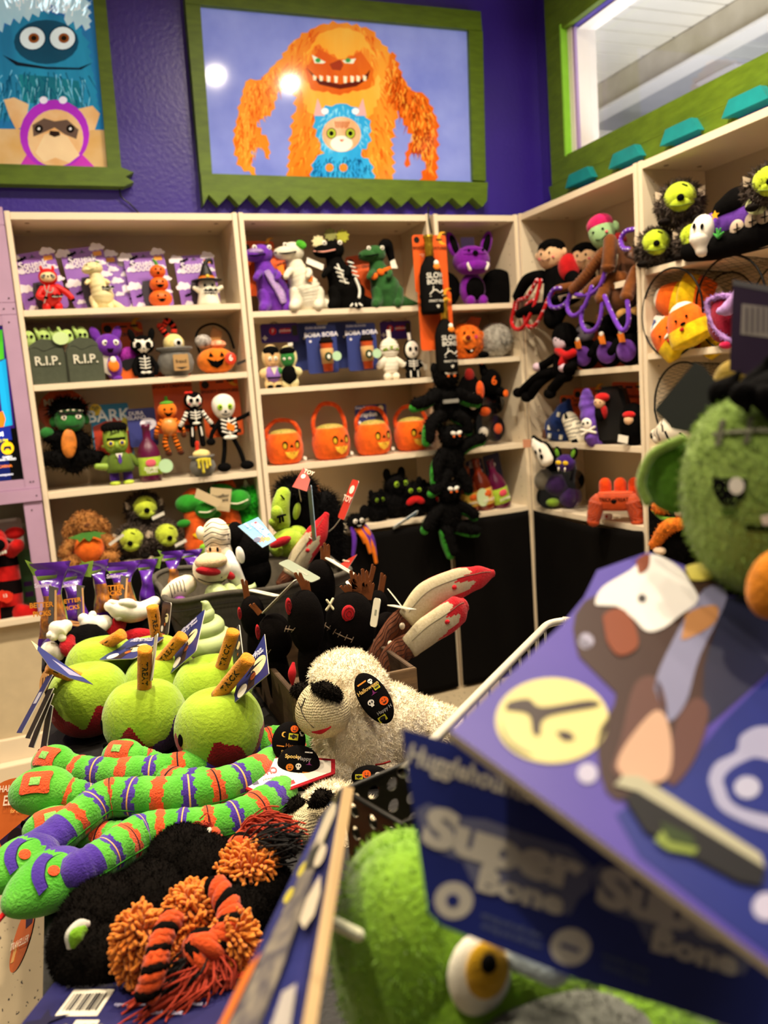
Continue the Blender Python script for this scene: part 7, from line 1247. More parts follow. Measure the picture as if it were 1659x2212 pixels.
def knife(lab, pts_h, pts_b, y, rh, rb, dots=True):
    p = at_y(*pts_h[0], y); T = Th('knife_toy', lab, 'dog toy', p, group='bloody knife plush toys'); q = lambda L: [at_y(u, v, y - .0 + k * .004) - p for k, (u, v) in enumerate(L)]
    WD = mat('4a2208', .85, .5, 30, .4, 60, hex2='6a3410', stretch=(6, 6, 1), name='wood_print'); CV = mat('d2c4a2', .9, .08, 200, .7, 1000, hex2='c4b48c', name='canvas')
    H = T.put('handle', T.mb(WD).t(q(pts_h), rh, 20, 8, flat=.72)); b = T.mb(thread('2a1206'))
    P = spline(q(pts_h), 8); F = frames(P)
    for j in range(9):
        a = -1.25 + j * .31; off = [F[i][1] * (lerps(rh, i / (len(P) - 1)) * .72 * math.cos(a + .12 * math.sin(i * .8 + j)) * 1.01) + F[i][2] * (lerps(rh, i / (len(P) - 1)) * math.sin(a + .12 * math.sin(i * .8 + j)) * 1.01) for i in range(len(P))]
        b.t([P[i] + off[i] for i in range(1, len(P) - 1)], .0006, 4, 1)
    T.put('wood_grain_lines', b, H)
    if dots:
        for k in (.35, .68): i = int(k * (len(P) - 1)); T.put('rivet', T.mb(felt('e8dcc0')).e(P[i] + F[i][1] * lerps(rh, k) * .72 + F[i][2] * 0, (.0062, .005, .0075)), H)
    b = T.mb(CV); i0, i1 = 0, b.idx(RDP); N = 26
    mfk = lambda Q, w: i1 if Q > .60 + .09 * math.sin(w * 5) + .05 * math.sin(w * 9 + 1) - (.2 if math.sin(w * 2 - .5) > .55 else 0) else i0
    bl = T.put('blade', b.t(q(pts_b), rb, 56, N, flat=.45, mf=mfk)); P2 = spline(q(pts_b), 10); F2 = frames(P2)
    b = T.mb(RDP); i = int(.45 * (len(P2) - 1)); b.e(P2[i] + F2[i][1] * lerps(rb, .45) * .45, (.006, .004, .005)); T.put('blood_drop', b, bl)
    b = T.mb(thread('6a6450')); b.t([P2[i] + F2[i][1] * lerps(rb, i / (len(P2) - 1)) * .42 - F2[i][2] * lerps(rb, i / (len(P2) - 1)) * .45 for i in range(2, len(P2) - 3)], .0006, 4, 1); T.put('blade_seam', b, bl)
    return T
knife('knife plush with red bloody tip standing in grey basket', [(606, 1262), (618, 1248), (628, 1236)], [(626, 1238), (652, 1200), (682, 1158), (706, 1110)], -1.13, [.014, .018, .02], [.02, .03, .03, .008], False)
T = Th('swirl_toy', 'pale green soft swirl toy lying inside the grey basket', 'dog toy', at_y(436, 1322, -1.17)); swirl(T, rot(20, 72, 20), .13, False); T.put('cup', T.mb(plush('7a3a86')).e((-.05, 0, .01), (.025, .04, .04)))
T = ThY('mummy_toy', 'white mummy plush foot with black lines in grey basket corner', 'dog toy', 386, 1280, -1.15); b = T.mb(MUM); b.t(T.ws((368, 1284, -1.15), (385, 1272, -1.15), (404, 1262, -1.12)), [.022, .026, .024], 12); bd = T.put('body', b); b = T.mb(BLACK)
for k in range(5): u = 372 + k * 7; b.t(T.ws((u, 1290 - k * 3, -1.172), (u - 3, 1276 - k * 4, -1.182), (u - 6, 1264 - k * 3, -1.172)), .001, 4)
T.put('wrap_lines', b, bd)
# ---- wooden crate with voodoo dolls
WOOD = mat('3c2a1a', .6, .4, 10, .3, 120, stretch=(1, 1, 8), hex2='54402c', name='crate_wood'); WOODX = mat('46331f', .6, .4, 10, .3, 120, stretch=(1, 8, 8), hex2='6a5234', name='crate_wood')
T = Th('wooden_crate', 'dark wooden crate holding black stitched dolls and knives', 'crate', (-1.472, -1.60, ZT)); zc = .10
b = T.mb(WOODX); b.b((0, -.168, zc / 2), (.244, .010, zc), .0012); T.put('front_board', b); T.put('back_board', T.mb(WOODX).b((0, .168, zc / 2), (.244, .010, zc), .0012))
for s in (-1, 1): T.put('side_board', T.mb(WOOD).b((s * .117, 0, zc / 2), (.010, .325, zc), .0012))
T.put('base_board', T.mb(WOOD).b((0, 0, .006), (.22, .32, .01)))
VB = mat('0a0706', .95, .3, 40, .4, 500, 0, name='felt', spec=.05); VRED = thread('c01822'); FRG = felt('7a4420')
def voodoo(lab, c, y, rx, rz_, eye=None, xeye=None, mouth=None, fringe=None, tall=1.0, body=True):
    p = at_y(*c, y); T = Th('stitched_doll', lab, 'dog toy', Vector((p.x, p.y, ZT + .012)), group='black stitched dolls in the crate'); o = T.ob.location; s = pxm(p)
    rx, rz_ = rx / s, rz_ / s; k = p - o
    b = T.mb(VB); b.e(k, (rx, min(rx, .04), rz_), pw=.92)
    b.t([k - Vector((0, 0, rz_ * .8)), Vector((k.x * .9, .0, max(.04, k.z - rz_ - .03))), Vector((k.x * .9, 0, .03))], [rx * .55, rx * .7, rx * .6], 14); bd = T.put('body', b)
    surf = lambda u, v, off=.0: (lambda q: Vector((q.x, k.y - min(rx, .04) * math.sqrt(max(.02, 1 - ((q.x - k.x) / rx) ** 2 - ((q.z - k.z) / rz_) ** 2)) - off, q.z)))(at_y(u, v, y - .03) - o)
    if eye:
        u, v, a, c_ = eye; q = surf(u, v, .001); e = T.put('button_eye', T.mb(VRED).e(q, (a / s, .004, c_ / s)), bd); b = T.mb(thread('7a0a12'))
        for f in (.75, .35): b.t([q + Vector((a / s * f * math.cos(i / 16 * 2 * pi), -.0045 + .001 * (f - .35), c_ / s * f * math.sin(i / 16 * 2 * pi))) for i in range(17)], .0009, 5, 1)
        T.put('button_ring', b, e)
    if xeye: b = T.mb(thread('d8cfa8')); u, v = xeye; b.t([surf(u - 7, v + 12, .002), surf(u, v, .004), surf(u + 7, v - 12, .002)], .0026, 6); b.t([surf(u - 6, v - 9, .002), surf(u, v, .004), surf(u + 6, v + 9, .002)], .0026, 6); T.put('cross_eye', b, bd)
    if mouth:
        b = T.mb(thread('8a7460')); b.t([surf(*m_, .001) for m_ in mouth], .0011, 5)
        for i in range(len(mouth) * 2 - 1):
            a = mouth[i // 2]; n2 = mouth[min(i // 2 + 1, len(mouth) - 1)]; t = (i % 2) / 2; u = a[0] + (n2[0] - a[0]) * t; v = a[1] + (n2[1] - a[1]) * t; b.t([surf(u + 2, v - 6, .0015), surf(u - 2, v + 6, .0015)], .0008, 4)
        T.put('mouth_stitching', b, bd)
    if fringe:
        for (u0, v0, u1, v1, w) in fringe:
            a, c2 = at_y(u0, v0, y) - o, at_y(u1, v1, y) - o; d = c2 - a; W_ = w * 1.5 / s; d = d * 1.15; X = d.cross(Vector((0, 1, 0))).normalized()
            L = [a - X * W_ * .5]; n = max(2, int(W_ / .006))
            for i in range(n): f = -.5 + (i + .1) / n; g = -.5 + (i + .9) / n; L += [a + d * (.9 + .15 * math.sin(i * 2)) + X * W_ * f * 1.15, a + d * (.98 + .1 * math.sin(i * 2)) + X * W_ * (f + g) / 2 * 1.15, a + d * (.9 + .15 * math.sin(i * 2)) + X * W_ * g * 1.15, a + d * .5 + X * W_ * g]
            L += [a + X * W_ * .5]
            b = T.mb(FRG); F1 = [b.v(q) for q in L]; F2 = [b.v(q + Vector((0, .0025, 0))) for q in L]; b.f(F1, False); b.f(F2[::-1], False)
            for i in range(len(L)): b.f([F1[i], F2[i], F2[(i + 1) % len(L)], F1[(i + 1) % len(L)]], False)
            T.put('felt_fringe', b)
    return T
voodoo('black stitched doll facing front with round red button eye', (758, 1348), -1.66, 55, 72, (751, 1324, 15, 18), (720, 1311), [(703, 1353), (717, 1362), (733, 1371), (758, 1380)], [(768, 1285, 752, 1262, 22), (780, 1285, 776, 1240, 26), (790, 1295, 796, 1262, 18)])
T = voodoo('tall black stitched doll in profile with narrow red eye', (661, 1342), -1.69, 39, 70, (631, 1316, 7, 19), None, [(624, 1365), (638, 1365)], [(662, 1279, 645, 1243, 10), (668, 1279, 664, 1258, 6)])
b = T.mb(VRED); o_ = T.ob.location; b.t([at_y(634, 1432, -1.74) - o_, at_y(631, 1455, -1.745) - o_, at_y(632, 1482, -1.74) - o_], [.003, .008, .002], 10, flat=.5); T.put('red_heart_patch', b)
voodoo('black stitched doll standing tallest at the back of crate', (693, 1262), -1.52, 31, 55, fringe=[(703, 1212, 702, 1180, 14)])
voodoo('black stitched doll at left with red eye on its edge', (594, 1376), -1.60, 37, 52, (563, 1372, 5, 17), None, [(572, 1415), (583, 1410)], [(562, 1326, 546, 1308, 8)])
voodoo('black stitched doll at far left behind the swirl toy', (546, 1330), -1.50, 27, 45, (523, 1331, 4, 14), None, None, [(534, 1292, 528, 1258, 9)])
voodoo('black stitched doll at right edge behind the brown knife', (836, 1352), -1.56, 26, 30, (819, 1346, 5, 12), None, None, [(850, 1330, 880, 1322, 8)])
voodoo('small black stitched doll at back right of the crate', (818, 1306), -1.46, 20, 32, None, None, None, [(800, 1255, 807, 1226, 7), (822, 1282, 828, 1246, 9)])
GCD = card('a8a890', '98a088'); WCD = card('d4ccb4')
for lab, a, c, d, m in (('grey green see through hang card above the stitched dolls', (600, 1218, 1.66), (672, 1260, 1.60), (575, 1182, 1.72), card('7c8470')), ('white hang card edge crossing behind the tallest stitched doll', (700, 1206, 1.72), (764, 1245, 1.7), (698, 1198, 1.74), WCD), ('white hang card at right of the front stitched doll', (800, 1352, 1.52), (814, 1356, 1.5), (798, 1288, 1.54), WCD), ('white hang card between the front doll and its fringe', (744, 1258, 1.66), (786, 1296, 1.62), (742, 1242, 1.68), WCD), ('pale hang card edge left of the profile stitched doll', (564, 1327, 1.6), (636, 1254, 1.58), (566, 1331, 1.62), WCD), ('pale hang card edge above the far left stitched doll', (531, 1276, 1.72), (594, 1290, 1.68), (530, 1270, 1.75), WCD), ('pale hang card right behind the crate dolls', (835, 1270, 1.74), (868, 1312, 1.7), (830, 1262, 1.78), GCD), ('white hang card touching the upper knife handle', (834, 1308, 1.68), (884, 1318, 1.65), (832, 1304, 1.72), WCD)): card3('hang_card', lab, a, c, d, m, lambda w, h: [(card('8a8a78'), rrect(w * .3, h * .2, .0005, w * .1, h * .5))], None, edge=WCD)
card3('barcode_card', 'white price card between lamb head and brown knife handle', (782, 1430, 1.47), (800, 1466, 1.44), (792, 1420, 1.5), card('e0d8c4'), lambda w, h: [(ink('1a1a1a'), rrect(w * .03, h * .6, .0002, -w * .3 + k * w * .07, h * .5)) for k in range(6)], lambda w, h: [('S 500', h * .4, w * .25, h * .5, ink('2a2a28'))])
knife('upper knife plush with brown handle and bloody red tip', [(812, 1432), (835, 1388), (860, 1350), (884, 1328)], [(880, 1334), (925, 1288), (985, 1262), (1030, 1248), (1066, 1238)], -1.60, [.024, .026, .026, .024], [.024, .034, .034, .026, .008])
knife('lower knife plush with brown handle and rounded red tip', [(835, 1450), (850, 1420), (870, 1402), (892, 1392)], [(886, 1396), (925, 1362), (965, 1336), (988, 1318), (1004, 1306)], -1.64, [.026, .027, .027, .026], [.026, .032, .034, .032, .016], False)
# ================================================================== FRONT OF THE TABLE
GSN = mat('3f9a1c', .9, .3, 22, .6, 300, .35, hex2='62b53a', name='plush', spec=.1); OSN = mat('d8490f', .95, .2, 60, .7, 350, .3, name='towelling'); PSN = mat('3a2180', .9, .25, 30, .5, 300, .35, hex2='4a2f96', name='plush', spec=.1); GLT_ = plush('7fb85c', .15)
def snake(lab, pts, rad, head=None, tail=None, z0=0, first='o', nb=9, start=.2, end=.97, ph=0, hd=False):
    P0 = [at_z(u, v, ZT + dz) for u, v, dz in pts]; p = sum(P0, Vector()) / len(P0); p.z = ZT; T = Th('snake_toy', lab, 'dog toy', p, group='striped snake plush toys')
    L = [q - p for q in P0]; b = T.mb(GSN); ids = [b.idx(GSN), b.idx(OSN), b.idx(PSN), b.idx(thread('f0b060')), b.idx(thread('1c1016'))]
    def mf(q, w):
        if q < start or q > end: return 2 if hd and q < start * .9 and math.cos(w) > -.2 - .2 * math.sin(q * 40) else 0
        x = (q - start) / (end - start) * nb + ph; k = int(x); f = x - k; cs = math.cos(w)
        hw = .21 + .045 * math.sin(w * 9) + .02 * math.sin(w * 17 + k)
        if cs < -.55: return 0
        d = abs(f - .5)
        if d < .018: return 3 if k % 2 else 4
        return (2 if k % 2 else 1) if d < hw else 0
    bd = T.put('body', b.t(L, rad, 48, 26, mf=mf, up=(0, 0, 1), fn=lambda q, w: 1 + .02 * math.sin(q * 60) + .015 * math.sin(q * 130 + w)))
    b = T.mb(thread('2c7a14')); P = spline(L, 10); F = frames(P, (0, 0, 1)); N = len(P) - 1
    sg = -1 if F[N // 2][2].y > 0 else 1
    b.t([P[i] + F[i][2] * sg * lerps(rad, i / N) * 1.0 - F[i][1] * lerps(rad, i / N) * .15 for i in range(1, N)], .0012, 5, 1); T.put('side_seam', b, bd)
    return T, p, bd
def topd(T, name, m, p, cen, r, poly, par=None, off=.0008, lift=0):
    (c, rr, R) = cen; b = T.mb(m); rings = 5; cx = sum(q[0] for q in poly) / len(poly); cy = sum(q[1] for q in poly) / len(poly)
    def sf(x, y): z = math.sqrt(max(.03, 1 - (x / rr[0]) ** 2 - (y / rr[1]) ** 2)); return c + R @ Vector((x, y, rr[2] * z + off))
    mv = b.v(sf(cx, cy)); prev = None; n = len(poly)
    for k in range(1, rings + 1):
        row = [b.v(sf(cx + (q[0] - cx) * k / rings, cy + (q[1] - cy) * k / rings)) for q in poly]
        for i in range(n):
            if prev is None: b.f([mv, row[i], row[(i + 1) % n]])
            else: b.f([prev[i], row[i], row[(i + 1) % n], prev[(i + 1) % n]])
        prev = row
    return T.put(name, b, par)
def headR(a, b_, tilt=0):
    d = (b_ - a); d.z = 0; d.normalize(); return Matrix.Rotation(math.atan2(d.y, d.x), 4, 'Z') @ Matrix.Rotation(-math.radians(tilt), 4, 'X')
def rattle(T, p, bd, u, v, dz, u2, v2, r=(.042, .031, .026), tilt=38):
    c = at_z(u, v, ZT + dz) - p; d = at_z(u2, v2, ZT + dz) - p; R = headR(c, d, tilt)
    b = T.mb(GLT_); i1 = b.idx(GSN); b.e(c, r, R, nu=36, nv=20, mf=lambda U, V: i1 if V > .35 else 0, fn=lambda P, U, V: P * (1 + .012 * math.sin(U * 20))); h = T.put('tail_pad', b, bd); cen = (c, r, R)
    sq = [(.0235 * math.copysign(abs(math.cos(t)) ** .55, math.cos(t)) * (1 - .09 * math.cos(4 * t)), .0185 * math.copysign(abs(math.sin(t)) ** .55, math.sin(t)) * (1 - .09 * math.cos(4 * t))) for t in [i / 28 * 2 * pi for i in range(28)]]
    a = topd(T, 'orange_patch', OSN, p, cen, r, sq, h, .0022); topd(T, 'patch_centre', GLT_, p, cen, r, [(q[0] * .36, q[1] * .36) for q in sq], a, .0034)
    for q in (-.8,): T.put('eye', T.mb(BLACK).e(c + R @ Vector((.036, -.012, .006)), (.004, .002, .006)), h)
def shead(T, p, bd, u, v, dz, u2, v2, r=(.055, .036, .028), tilt=22, tongue=True, sgn=1):
    c = at_z(u, v, ZT + dz) - p; d = at_z(u2, v2, ZT + dz) - p; R = headR(c, d, tilt)
    b = T.mb(GSN); ip = b.idx(PSN); b.e(c, r, R, nu=36, nv=20, mf=lambda U, V: ip if abs(U - .52) < .17 and .42 < V < .86 and V < .93 - abs(U - .52) else 0, fn=lambda P, U, V: Vector((P.x, P.y * (1 - .25 * (P.x / r[0]) * (1 if P.x > 0 else .5)), P.z * (1 - .15 * P.x / r[0])))); h = T.put('head', b, bd); cen = (c, r, R)
    arc = lambda r0, a0, a1, n=12: [(-.004 + r0 * 1.35 * math.cos(a0 + (a1 - a0) * i / n), r0 * .82 * math.sin(a0 + (a1 - a0) * i / n)) for i in range(n + 1)]
    k_ = r[0] / .062; oc = [(-.058, -.012), (-.045, -.021), (-.028, -.0255), (-.012, -.0255), (.006, -.020), (.020, -.010), (.029, .004), (.032, .022)]; ic = [(-.058, .014), (-.050, .007), (-.036, -.002), (-.016, -.0085), (-.001, -.007), (.009, .001), (.016, .010), (.019, .021)]
    b = T.mb(PSN); sf = lambda x, y, of=.0009: c + R @ Vector((x, y, r[2] * math.sqrt(max(.03, 1 - (x / r[0]) ** 2 - (y / r[1]) ** 2)) + of))
    O = spline([(q[0] * k_, q[1] * k_, 0) for q in oc], 5); I = spline([(q[0] * k_, q[1] * k_, 0) for q in ic], 5); prev = None
    for q0, q1 in zip(O, I):
        row = [b.v(sf(*(q0.lerp(q1, t / 4)).xy)) for t in range(5)]
        if prev: [b.f([prev[i], prev[i + 1], row[i + 1], row[i]]) for i in range(4)]
        prev = row
    m = T.put('purple_marking', b, h); T.put('marking_stitches', T.mb(thread('1c0f48')).t([sf(*q.xy, .001) for q in I], .0007, 4, 1), m)
    topd(T, 'orange_eye', OSN, p, cen, r, [(.002 + .0075 * math.cos(t), .009 + .0072 * math.sin(t)) for t in [i / 18 * 2 * pi for i in range(18)]], h, .0014)
    for q in (.036,): T.put('nostril', T.mb(BLACK).e(c + R @ Vector((q, .004, .019)), (.0035, .0016, .0016)), h)
    if tongue: T.put('tongue', T.mb(plush('c01a1a')).t([c + R @ Vector((r[0] * .95, 0, -.006)), c + R @ Vector((r[0] * 1.3, .004, -.012))], .0035, 8), h)
    for k in (-.008, .004): T.put('mouth_stitch', T.mb(thread('2c6a14')).t([c + R @ Vector((.02, .018 + k * .2, .016)), c + R @ Vector((-.01, .024, .012))], .0008, 4), h)
    return h
r_ = [.026, .028, .028, .028, .028, .026, .02]
T, p, bd = snake('striped snake plush at the back, its tail pad by the left apple', [(140, 1655, .038), (180, 1668, .03), (260, 1672, .03), (340, 1670, .03), (420, 1655, .032), (490, 1632, .03), (560, 1610, .03), (600, 1600, .03)], [.024, .027, .029, .029, .029, .028, .027], nb=9, start=.06, ph=0); rattle(T, p, bd, 116, 1648, .045, 70, 1640)
T, p, bd = snake('striped snake plush with tail pad below the front centre apple', [(290, 1640, .045), (330, 1655, .03), (380, 1690, .026), (440, 1690, .026)], [.024, .024, .024], nb=4, start=.1); rattle(T, p, bd, 266, 1632, .05, 220, 1630, (.038, .028, .024))
T, p, bd = snake('striped snake plush with head hanging off the table edge at left', [(70, 1845, .045), (125, 1805, .05), (175, 1765, .058), (235, 1725, .064), (310, 1722, .062), (400, 1718, .058), (480, 1700, .055), (550, 1672, .05), (610, 1635, .042), (650, 1610, .035)], [.027, .026, .026, .028, .029, .029, .029, .028, .026, .024], nb=11, start=.16, ph=0, hd=True)
shead(T, p, bd, 42, 1868, .05, -40, 1915, (.056, .036, .027), 24)
T, p, bd = snake('striped snake plush with large tail pad at left of the pile', [(120, 1712, .062), (165, 1722, .05), (215, 1742, .03), (280, 1752, .028)], [.025, .026, .026, .024], nb=4, start=.08, ph=0); rattle(T, p, bd, 92, 1708, .066, 40, 1712, (.05, .037, .03))
T, p, bd = snake('striped snake plush nearest the camera with orange dot eye', [(165, 1886, .04), (210, 1862, .04), (262, 1828, .04), (310, 1802, .038), (370, 1794, .035), (440, 1788, .032), (510, 1771, .03), (570, 1738, .03), (610, 1711, .03)], [.026, .026, .028, .029, .029, .028, .027, .025], nb=9, start=.13, ph=1, hd=True); shead(T, p, bd, 100, 1908, .034, 20, 1960, (.062, .041, .031), 26)
T, p, bd = snake('striped snake plush lying under the others at the left edge', [(135, 1780, .03), (180, 1800, .024), (240, 1812, .022), (300, 1800, .022)], [.024, .024, .023], nb=3, start=.2, ph=1); rattle(T, p, bd, 112, 1786, .036, 60, 1800, (.04, .03, .024), 30)
# ---- lamb plush
CREAM = mat('e6d8b8', .95, .12, 60, .6, 300, .3, hex2='f2e6cc', name='fleece', spec=.1); KN = knit('d6c69c'); PRT = felt('0d0b0b')
def at(u, v, d): return at_d(u, v, d)
def prints_on(T, par, surf, items):
    for st in items:
        k, x, z, s, c = st; b = T.mb(felt(c) if k != 't' else ink(c))
        if k == 'c':
            for q in circ(0, 0, s): pass
            b.f([b.v(surf(x + q[0], z + q[1])) for q in circ(0, 0, s, s * .9, 14)]); T.put('pumpkin_print', b, par)
            b = T.mb(ink('1a0c06')); b.f([b.v(surf(x + q[0] * s, z + q[1] * s, .0005)) for q in [(-.5, -.1), (0, -.3), (.5, -.1), (.3, -.5), (-.3, -.5)]]); b.f([b.v(surf(x + q[0] * s, z + q[1] * s, .0005)) for q in [(-.5, .15), (-.15, .15), (-.3, .45)]]); b.f([b.v(surf(x + q[0] * s, z + q[1] * s, .0005)) for q in [(.5, .15), (.15, .15), (.3, .45)]]); T.put('print_face', b, par)
        elif k == 's':
            b.f([b.v(surf(x + q[0], z + q[1])) for q in circ(0, 0, s, s * .85, 12)]); b.f([b.v(surf(x + q[0] * s, z + q[1] * s)) for q in [(-.5, -.6), (.5, -.6), (.45, -1.25), (-.45, -1.25)]]); T.put('skull_print', b, par)
            b = T.mb(ink('0d0b0b')); [b.f([b.v(surf(x + e * s * .38 + q[0], z + q[1], .0005)) for q in circ(0, 0, s * .26, s * .28, 8)]) for e in (-1, 1)]; T.put('print_eyes', b, par)
        elif k == 'b': b.f([b.v(surf(x + q[0] * s, z + q[1] * s * 1.3)) for q in [(-1, -.5), (1, -.5), (1, .5), (-1, .5)]]); T.put('badge_print', b, par); b = T.mb(ink('141010')); b.f([b.v(surf(x + q[0] * s * .8, z + q[1] * s * .8, .0005)) for q in BATP]); T.put('bat_print', b, par)
        elif k == 'o': b.f([b.v(surf(x + q[0] * s, z + q[1] * s)) for q in [(-1, -.15), (1, -.15), (1, .15), (-1, .15)]]); T.put('bone_print', b, par)
        elif k == 'm': b.f([b.v(surf(x + q[0] * s, z + q[1] * s)) for q in MOONP]); T.put('moon_print', b, par)
        elif k == 'h': b.f([b.v(surf(x + q[0] * s, z + q[1] * s)) for q in [(-1, -.3), (1, -.3), (.35, -.05), (.1, .9), (-.3, -.05)]]); T.put('hat_print', b, par)
        else: b.tx(k if k != 't' else '', s, (x, 0, z), fn=lambda P: Vector(surf(P.x, P.z, .0004)), bold=.02); T.put('lettering', b, par)
def pad(T, nm, M, r, items, par=None):
    b = MB(1, M).m(PRT); b.e((0, 0, 0), r, nu=28, nv=18); o = T.put(nm, b, par)
    def sf(x, z, off=0): q = max(.02, 1 - (x / r[0]) ** 2 - (z / r[2]) ** 2); return M @ Vector((x, -r[1] * math.sqrt(q) - .0007 - off, z))
    prints_on(T, o, sf, items); return o
def facing(c, up2, roll=0):
    n = (CP - c).normalized(); Z = (up2 - c); Z = (Z - n * Z.dot(n)).normalized(); Y = -n; X = Y.cross(Z); M = Matrix((X, Y, Z)).transposed().to_4x4(); M.translation = c; return M
hc = at(715, 1505, 1.34); base = at_z(760, 1700, ZT); base = Vector((-1.53, -1.93, ZT))
T = Th('lamb_toy', 'large cream fleece lamb plush with knitted muzzle and printed ears', 'dog toy', base); o = base; l = lambda u, v, d: at(u, v, d) - o
b = T.mb(CREAM)
b.e(l(770, 1600, 1.40), (.075, .075, .105)); b.e(l(830, 1580, 1.44), (.085, .08, .085)); b.e(l(900, 1580, 1.47), (.07, .07, .06)); b.e(l(950, 1572, 1.50), (.05, .06, .038)); b.e(l(765, 1500, 1.40), (.062, .07, .065)); b.e(l(745, 1460, 1.40), (.06, .06, .042)); b.e(l(720, 1660, 1.36), (.05, .05, .03)); b.e(l(790, 1670, 1.37), (.06, .05, .04))
b.fur(52000, .0085, .0006, .25, .75); bd = T.put('body', b)
mz = Vector(l(697, 1532, 1.30)); MR = facing(mz, l(700, 1400, 1.32)); MR2 = MR @ rot(-6, -6, 0)
b = MB(1, MR2).m(KN); b.e((0, 0, .0), (.044, .042, .045), nu=32, nv=20, fn=lambda P, u, v: Vector((P.x * (1 - .12 * P.z / .045), P.y, P.z))); m = T.put('muzzle', b, bd)
b = MB(1, MR2).m(thread('2a241c')); sfm = lambda x, z, k=1.0: Vector((x, -.042 * math.sqrt(max(.02, 1 - (x / .044) ** 2 - (z / .045) ** 2)) - .0006, z))
b.t([sfm(-.031, .012), sfm(-.026, .005), sfm(-.024, -.003)], .0008, 5); b.t([sfm(-.018, .017), sfm(-.022, .008), sfm(-.026, .004)], .0008, 5); b.t([sfm(-.024, -.003), sfm(-.019, -.014), sfm(-.008, -.028)], .0005, 4); T.put('nose_stitching', b, m)
b = MB(1, MR2).m(plush('a8121c')); b.t([sfm(-.012, -.034), sfm(.002, -.0345), sfm(.018, -.029)], [.0015, .004, .0015], 8, flat=.6); T.put('red_mouth', b, m)
b = MB(1, facing(l(702, 1490, 1.27), l(745, 1508, 1.27) )).m(furm('15110d'));
for nm, (u0, v0, u1, v1, d, rr) in (('eye_patch', (680, 1484, 724, 1502, 1.275, [.006, .0125, .011])), ('eye_patch', (642, 1492, 662, 1500, 1.34, [.01, .014, .01]))):
    b = T.mb(furm('15110d')); b.t([l(u0, v0, d), l((u0 + u1) / 2, (v0 + v1) / 2 - 3, d - .005), l(u1, v1, d)], rr, 12, 8); b.fur(700, .006, .0008, .3, .6); T.put(nm, b, bd)
M = facing(l(808, 1508, 1.315) + o, l(772, 1452, 1.33) + o); M.translation = l(808, 1508, 1.315); M = M @ tr(0, 0, .0)
pad(T, 'ear', M, (.024, .008, .045), [('Halloween', .0, .018, .009, 'd8b060'), ('s', -.008, -.003, .0055, 'ece6da'), ('c', .011, -.012, .0075, 'e05a18'), ('Happy H', .004, -.024, .0075, '8a8480'), ('b', -.006, -.034, .007, 'c8c030'), ('o', -.004, .03, .008, 'e08a30'), ('s', .009, .026, .004, 'ece6da'), ('h', .004, .007, .006, '7a2a6a'), ('b', .013, .012, .005, 'c8c030')], bd)
PA = [('c', .006, .020, .0062, 'e05a18'), ('b', .006, .008, .0075, 'c8c030'), ('m', -.010, .010, .0055, 'd8a040'), ('s', .019, .016, .0045, 'ece6da'), ('Happy', .006, -.006, .008, 'b06a30'), ('Spooky', .002, -.017, .008, 'd8b060'), ('o', -.012, -.008, .006, 'e08a30')]
PB2 = [('Happy', .008, .008, .008, '8a8480'), ('Spooky', -.010, .010, .008, 'd8b060'), ('c', -.013, -.006, .006, 'e07a20'), ('s', .0, -.003, .0045, 'ece6da'), ('spooky', -.003, -.016, .007, 'c88a40'), ('o', .013, -.012, .006, 'e08a30'), ('o', .014, .018, .006, 'ece6da'), ('h', .016, .001, .005, '7a2a6a')]
for (u, v, d, uu, vv, r, it) in ((624, 1602, 1.30, 630, 1560, (.0265, .014, .031), PA), (645, 1650, 1.28, 650, 1600, (.033, .016, .028), PB2)):
    M = facing(at(u, v, d), at(uu, vv, d)); M.translation = at(u, v, d) - o; pad(T, 'paw', M, r, it, bd)
M = facing(at(800, 1676, 1.31), at(800, 1620, 1.31)); M.translation = at(800, 1678, 1.31) - o; pad(T, 'paw', M, (.03, .012, .018), [('c', -.006, .004, .007, 'e05a18'), ('b', -.018, .0, .006, 'c8c030'), ('s', .012, .003, .005, 'ece6da')], bd)
M = facing(at(650, 1700, 1.30), at(660, 1660, 1.30)); M.translation = at(652, 1700, 1.31) - o; pad(T, 'paw', M, (.022, .01, .016), [('c', .004, .003, .006, 'e05a18'), ('o', -.008, .0, .006, 'e08a30')], bd)
T.put('red_thread', T.mb(thread('8a1a14')).t([l(812, 1652, 1.33), l(826, 1650, 1.325), l(842, 1645, 1.33)], .0016, 6)); T.put('red_thread', T.mb(thread('8a1a14')).t([l(688, 1684, 1.29), l(704, 1682, 1.285), l(718, 1675, 1.285)], .0016, 6))
LRED = plush('a81420', .05)
def lambtag(lab, p0, p1, p2):
    pl = lambda w, h: [(-w * .5, 0), (w * .22, 0), (w * .5, h * .5), (w * .22, h), (-w * .5, h)]; wt = card('e6dcc8')
    pr = lambda w, h: [(wt, [(-w * .49, h * .06), (w * .2, h * .06), (w * .45, h * .5), (w * .2, h * .94), (-w * .49, h * .94)]), (LRED, rrect(w * .07, h * .3, .001, -w * .22, h * .2)), (card('2a1c44'), [(w * .28, h * .2), (w * .36, h * .2), (w * .36, h * .36), (w * .3, h * .46), (w * .26, h * .36)])] + [(card('b0a090'), circ(w * (-.05 + .02 * k), h * (.3 + .06 * (k * 7 % 9)), w * .006, n=6)) for k in range(12)]
    card3('hang_tag', lab, p0, p1, p2, LRED, pr, lambda w, h: [('LAMB', h * .24, -w * .02, h * .25, card('b01a20')), ('CHOP', h * .24, w * .02, h * .72, card('b01a20')), ('is it love?', h * .09, w * .06, h * .47, card('5a4a40'))], 'tag', poly=pl, edge=LRED, th=.0022)
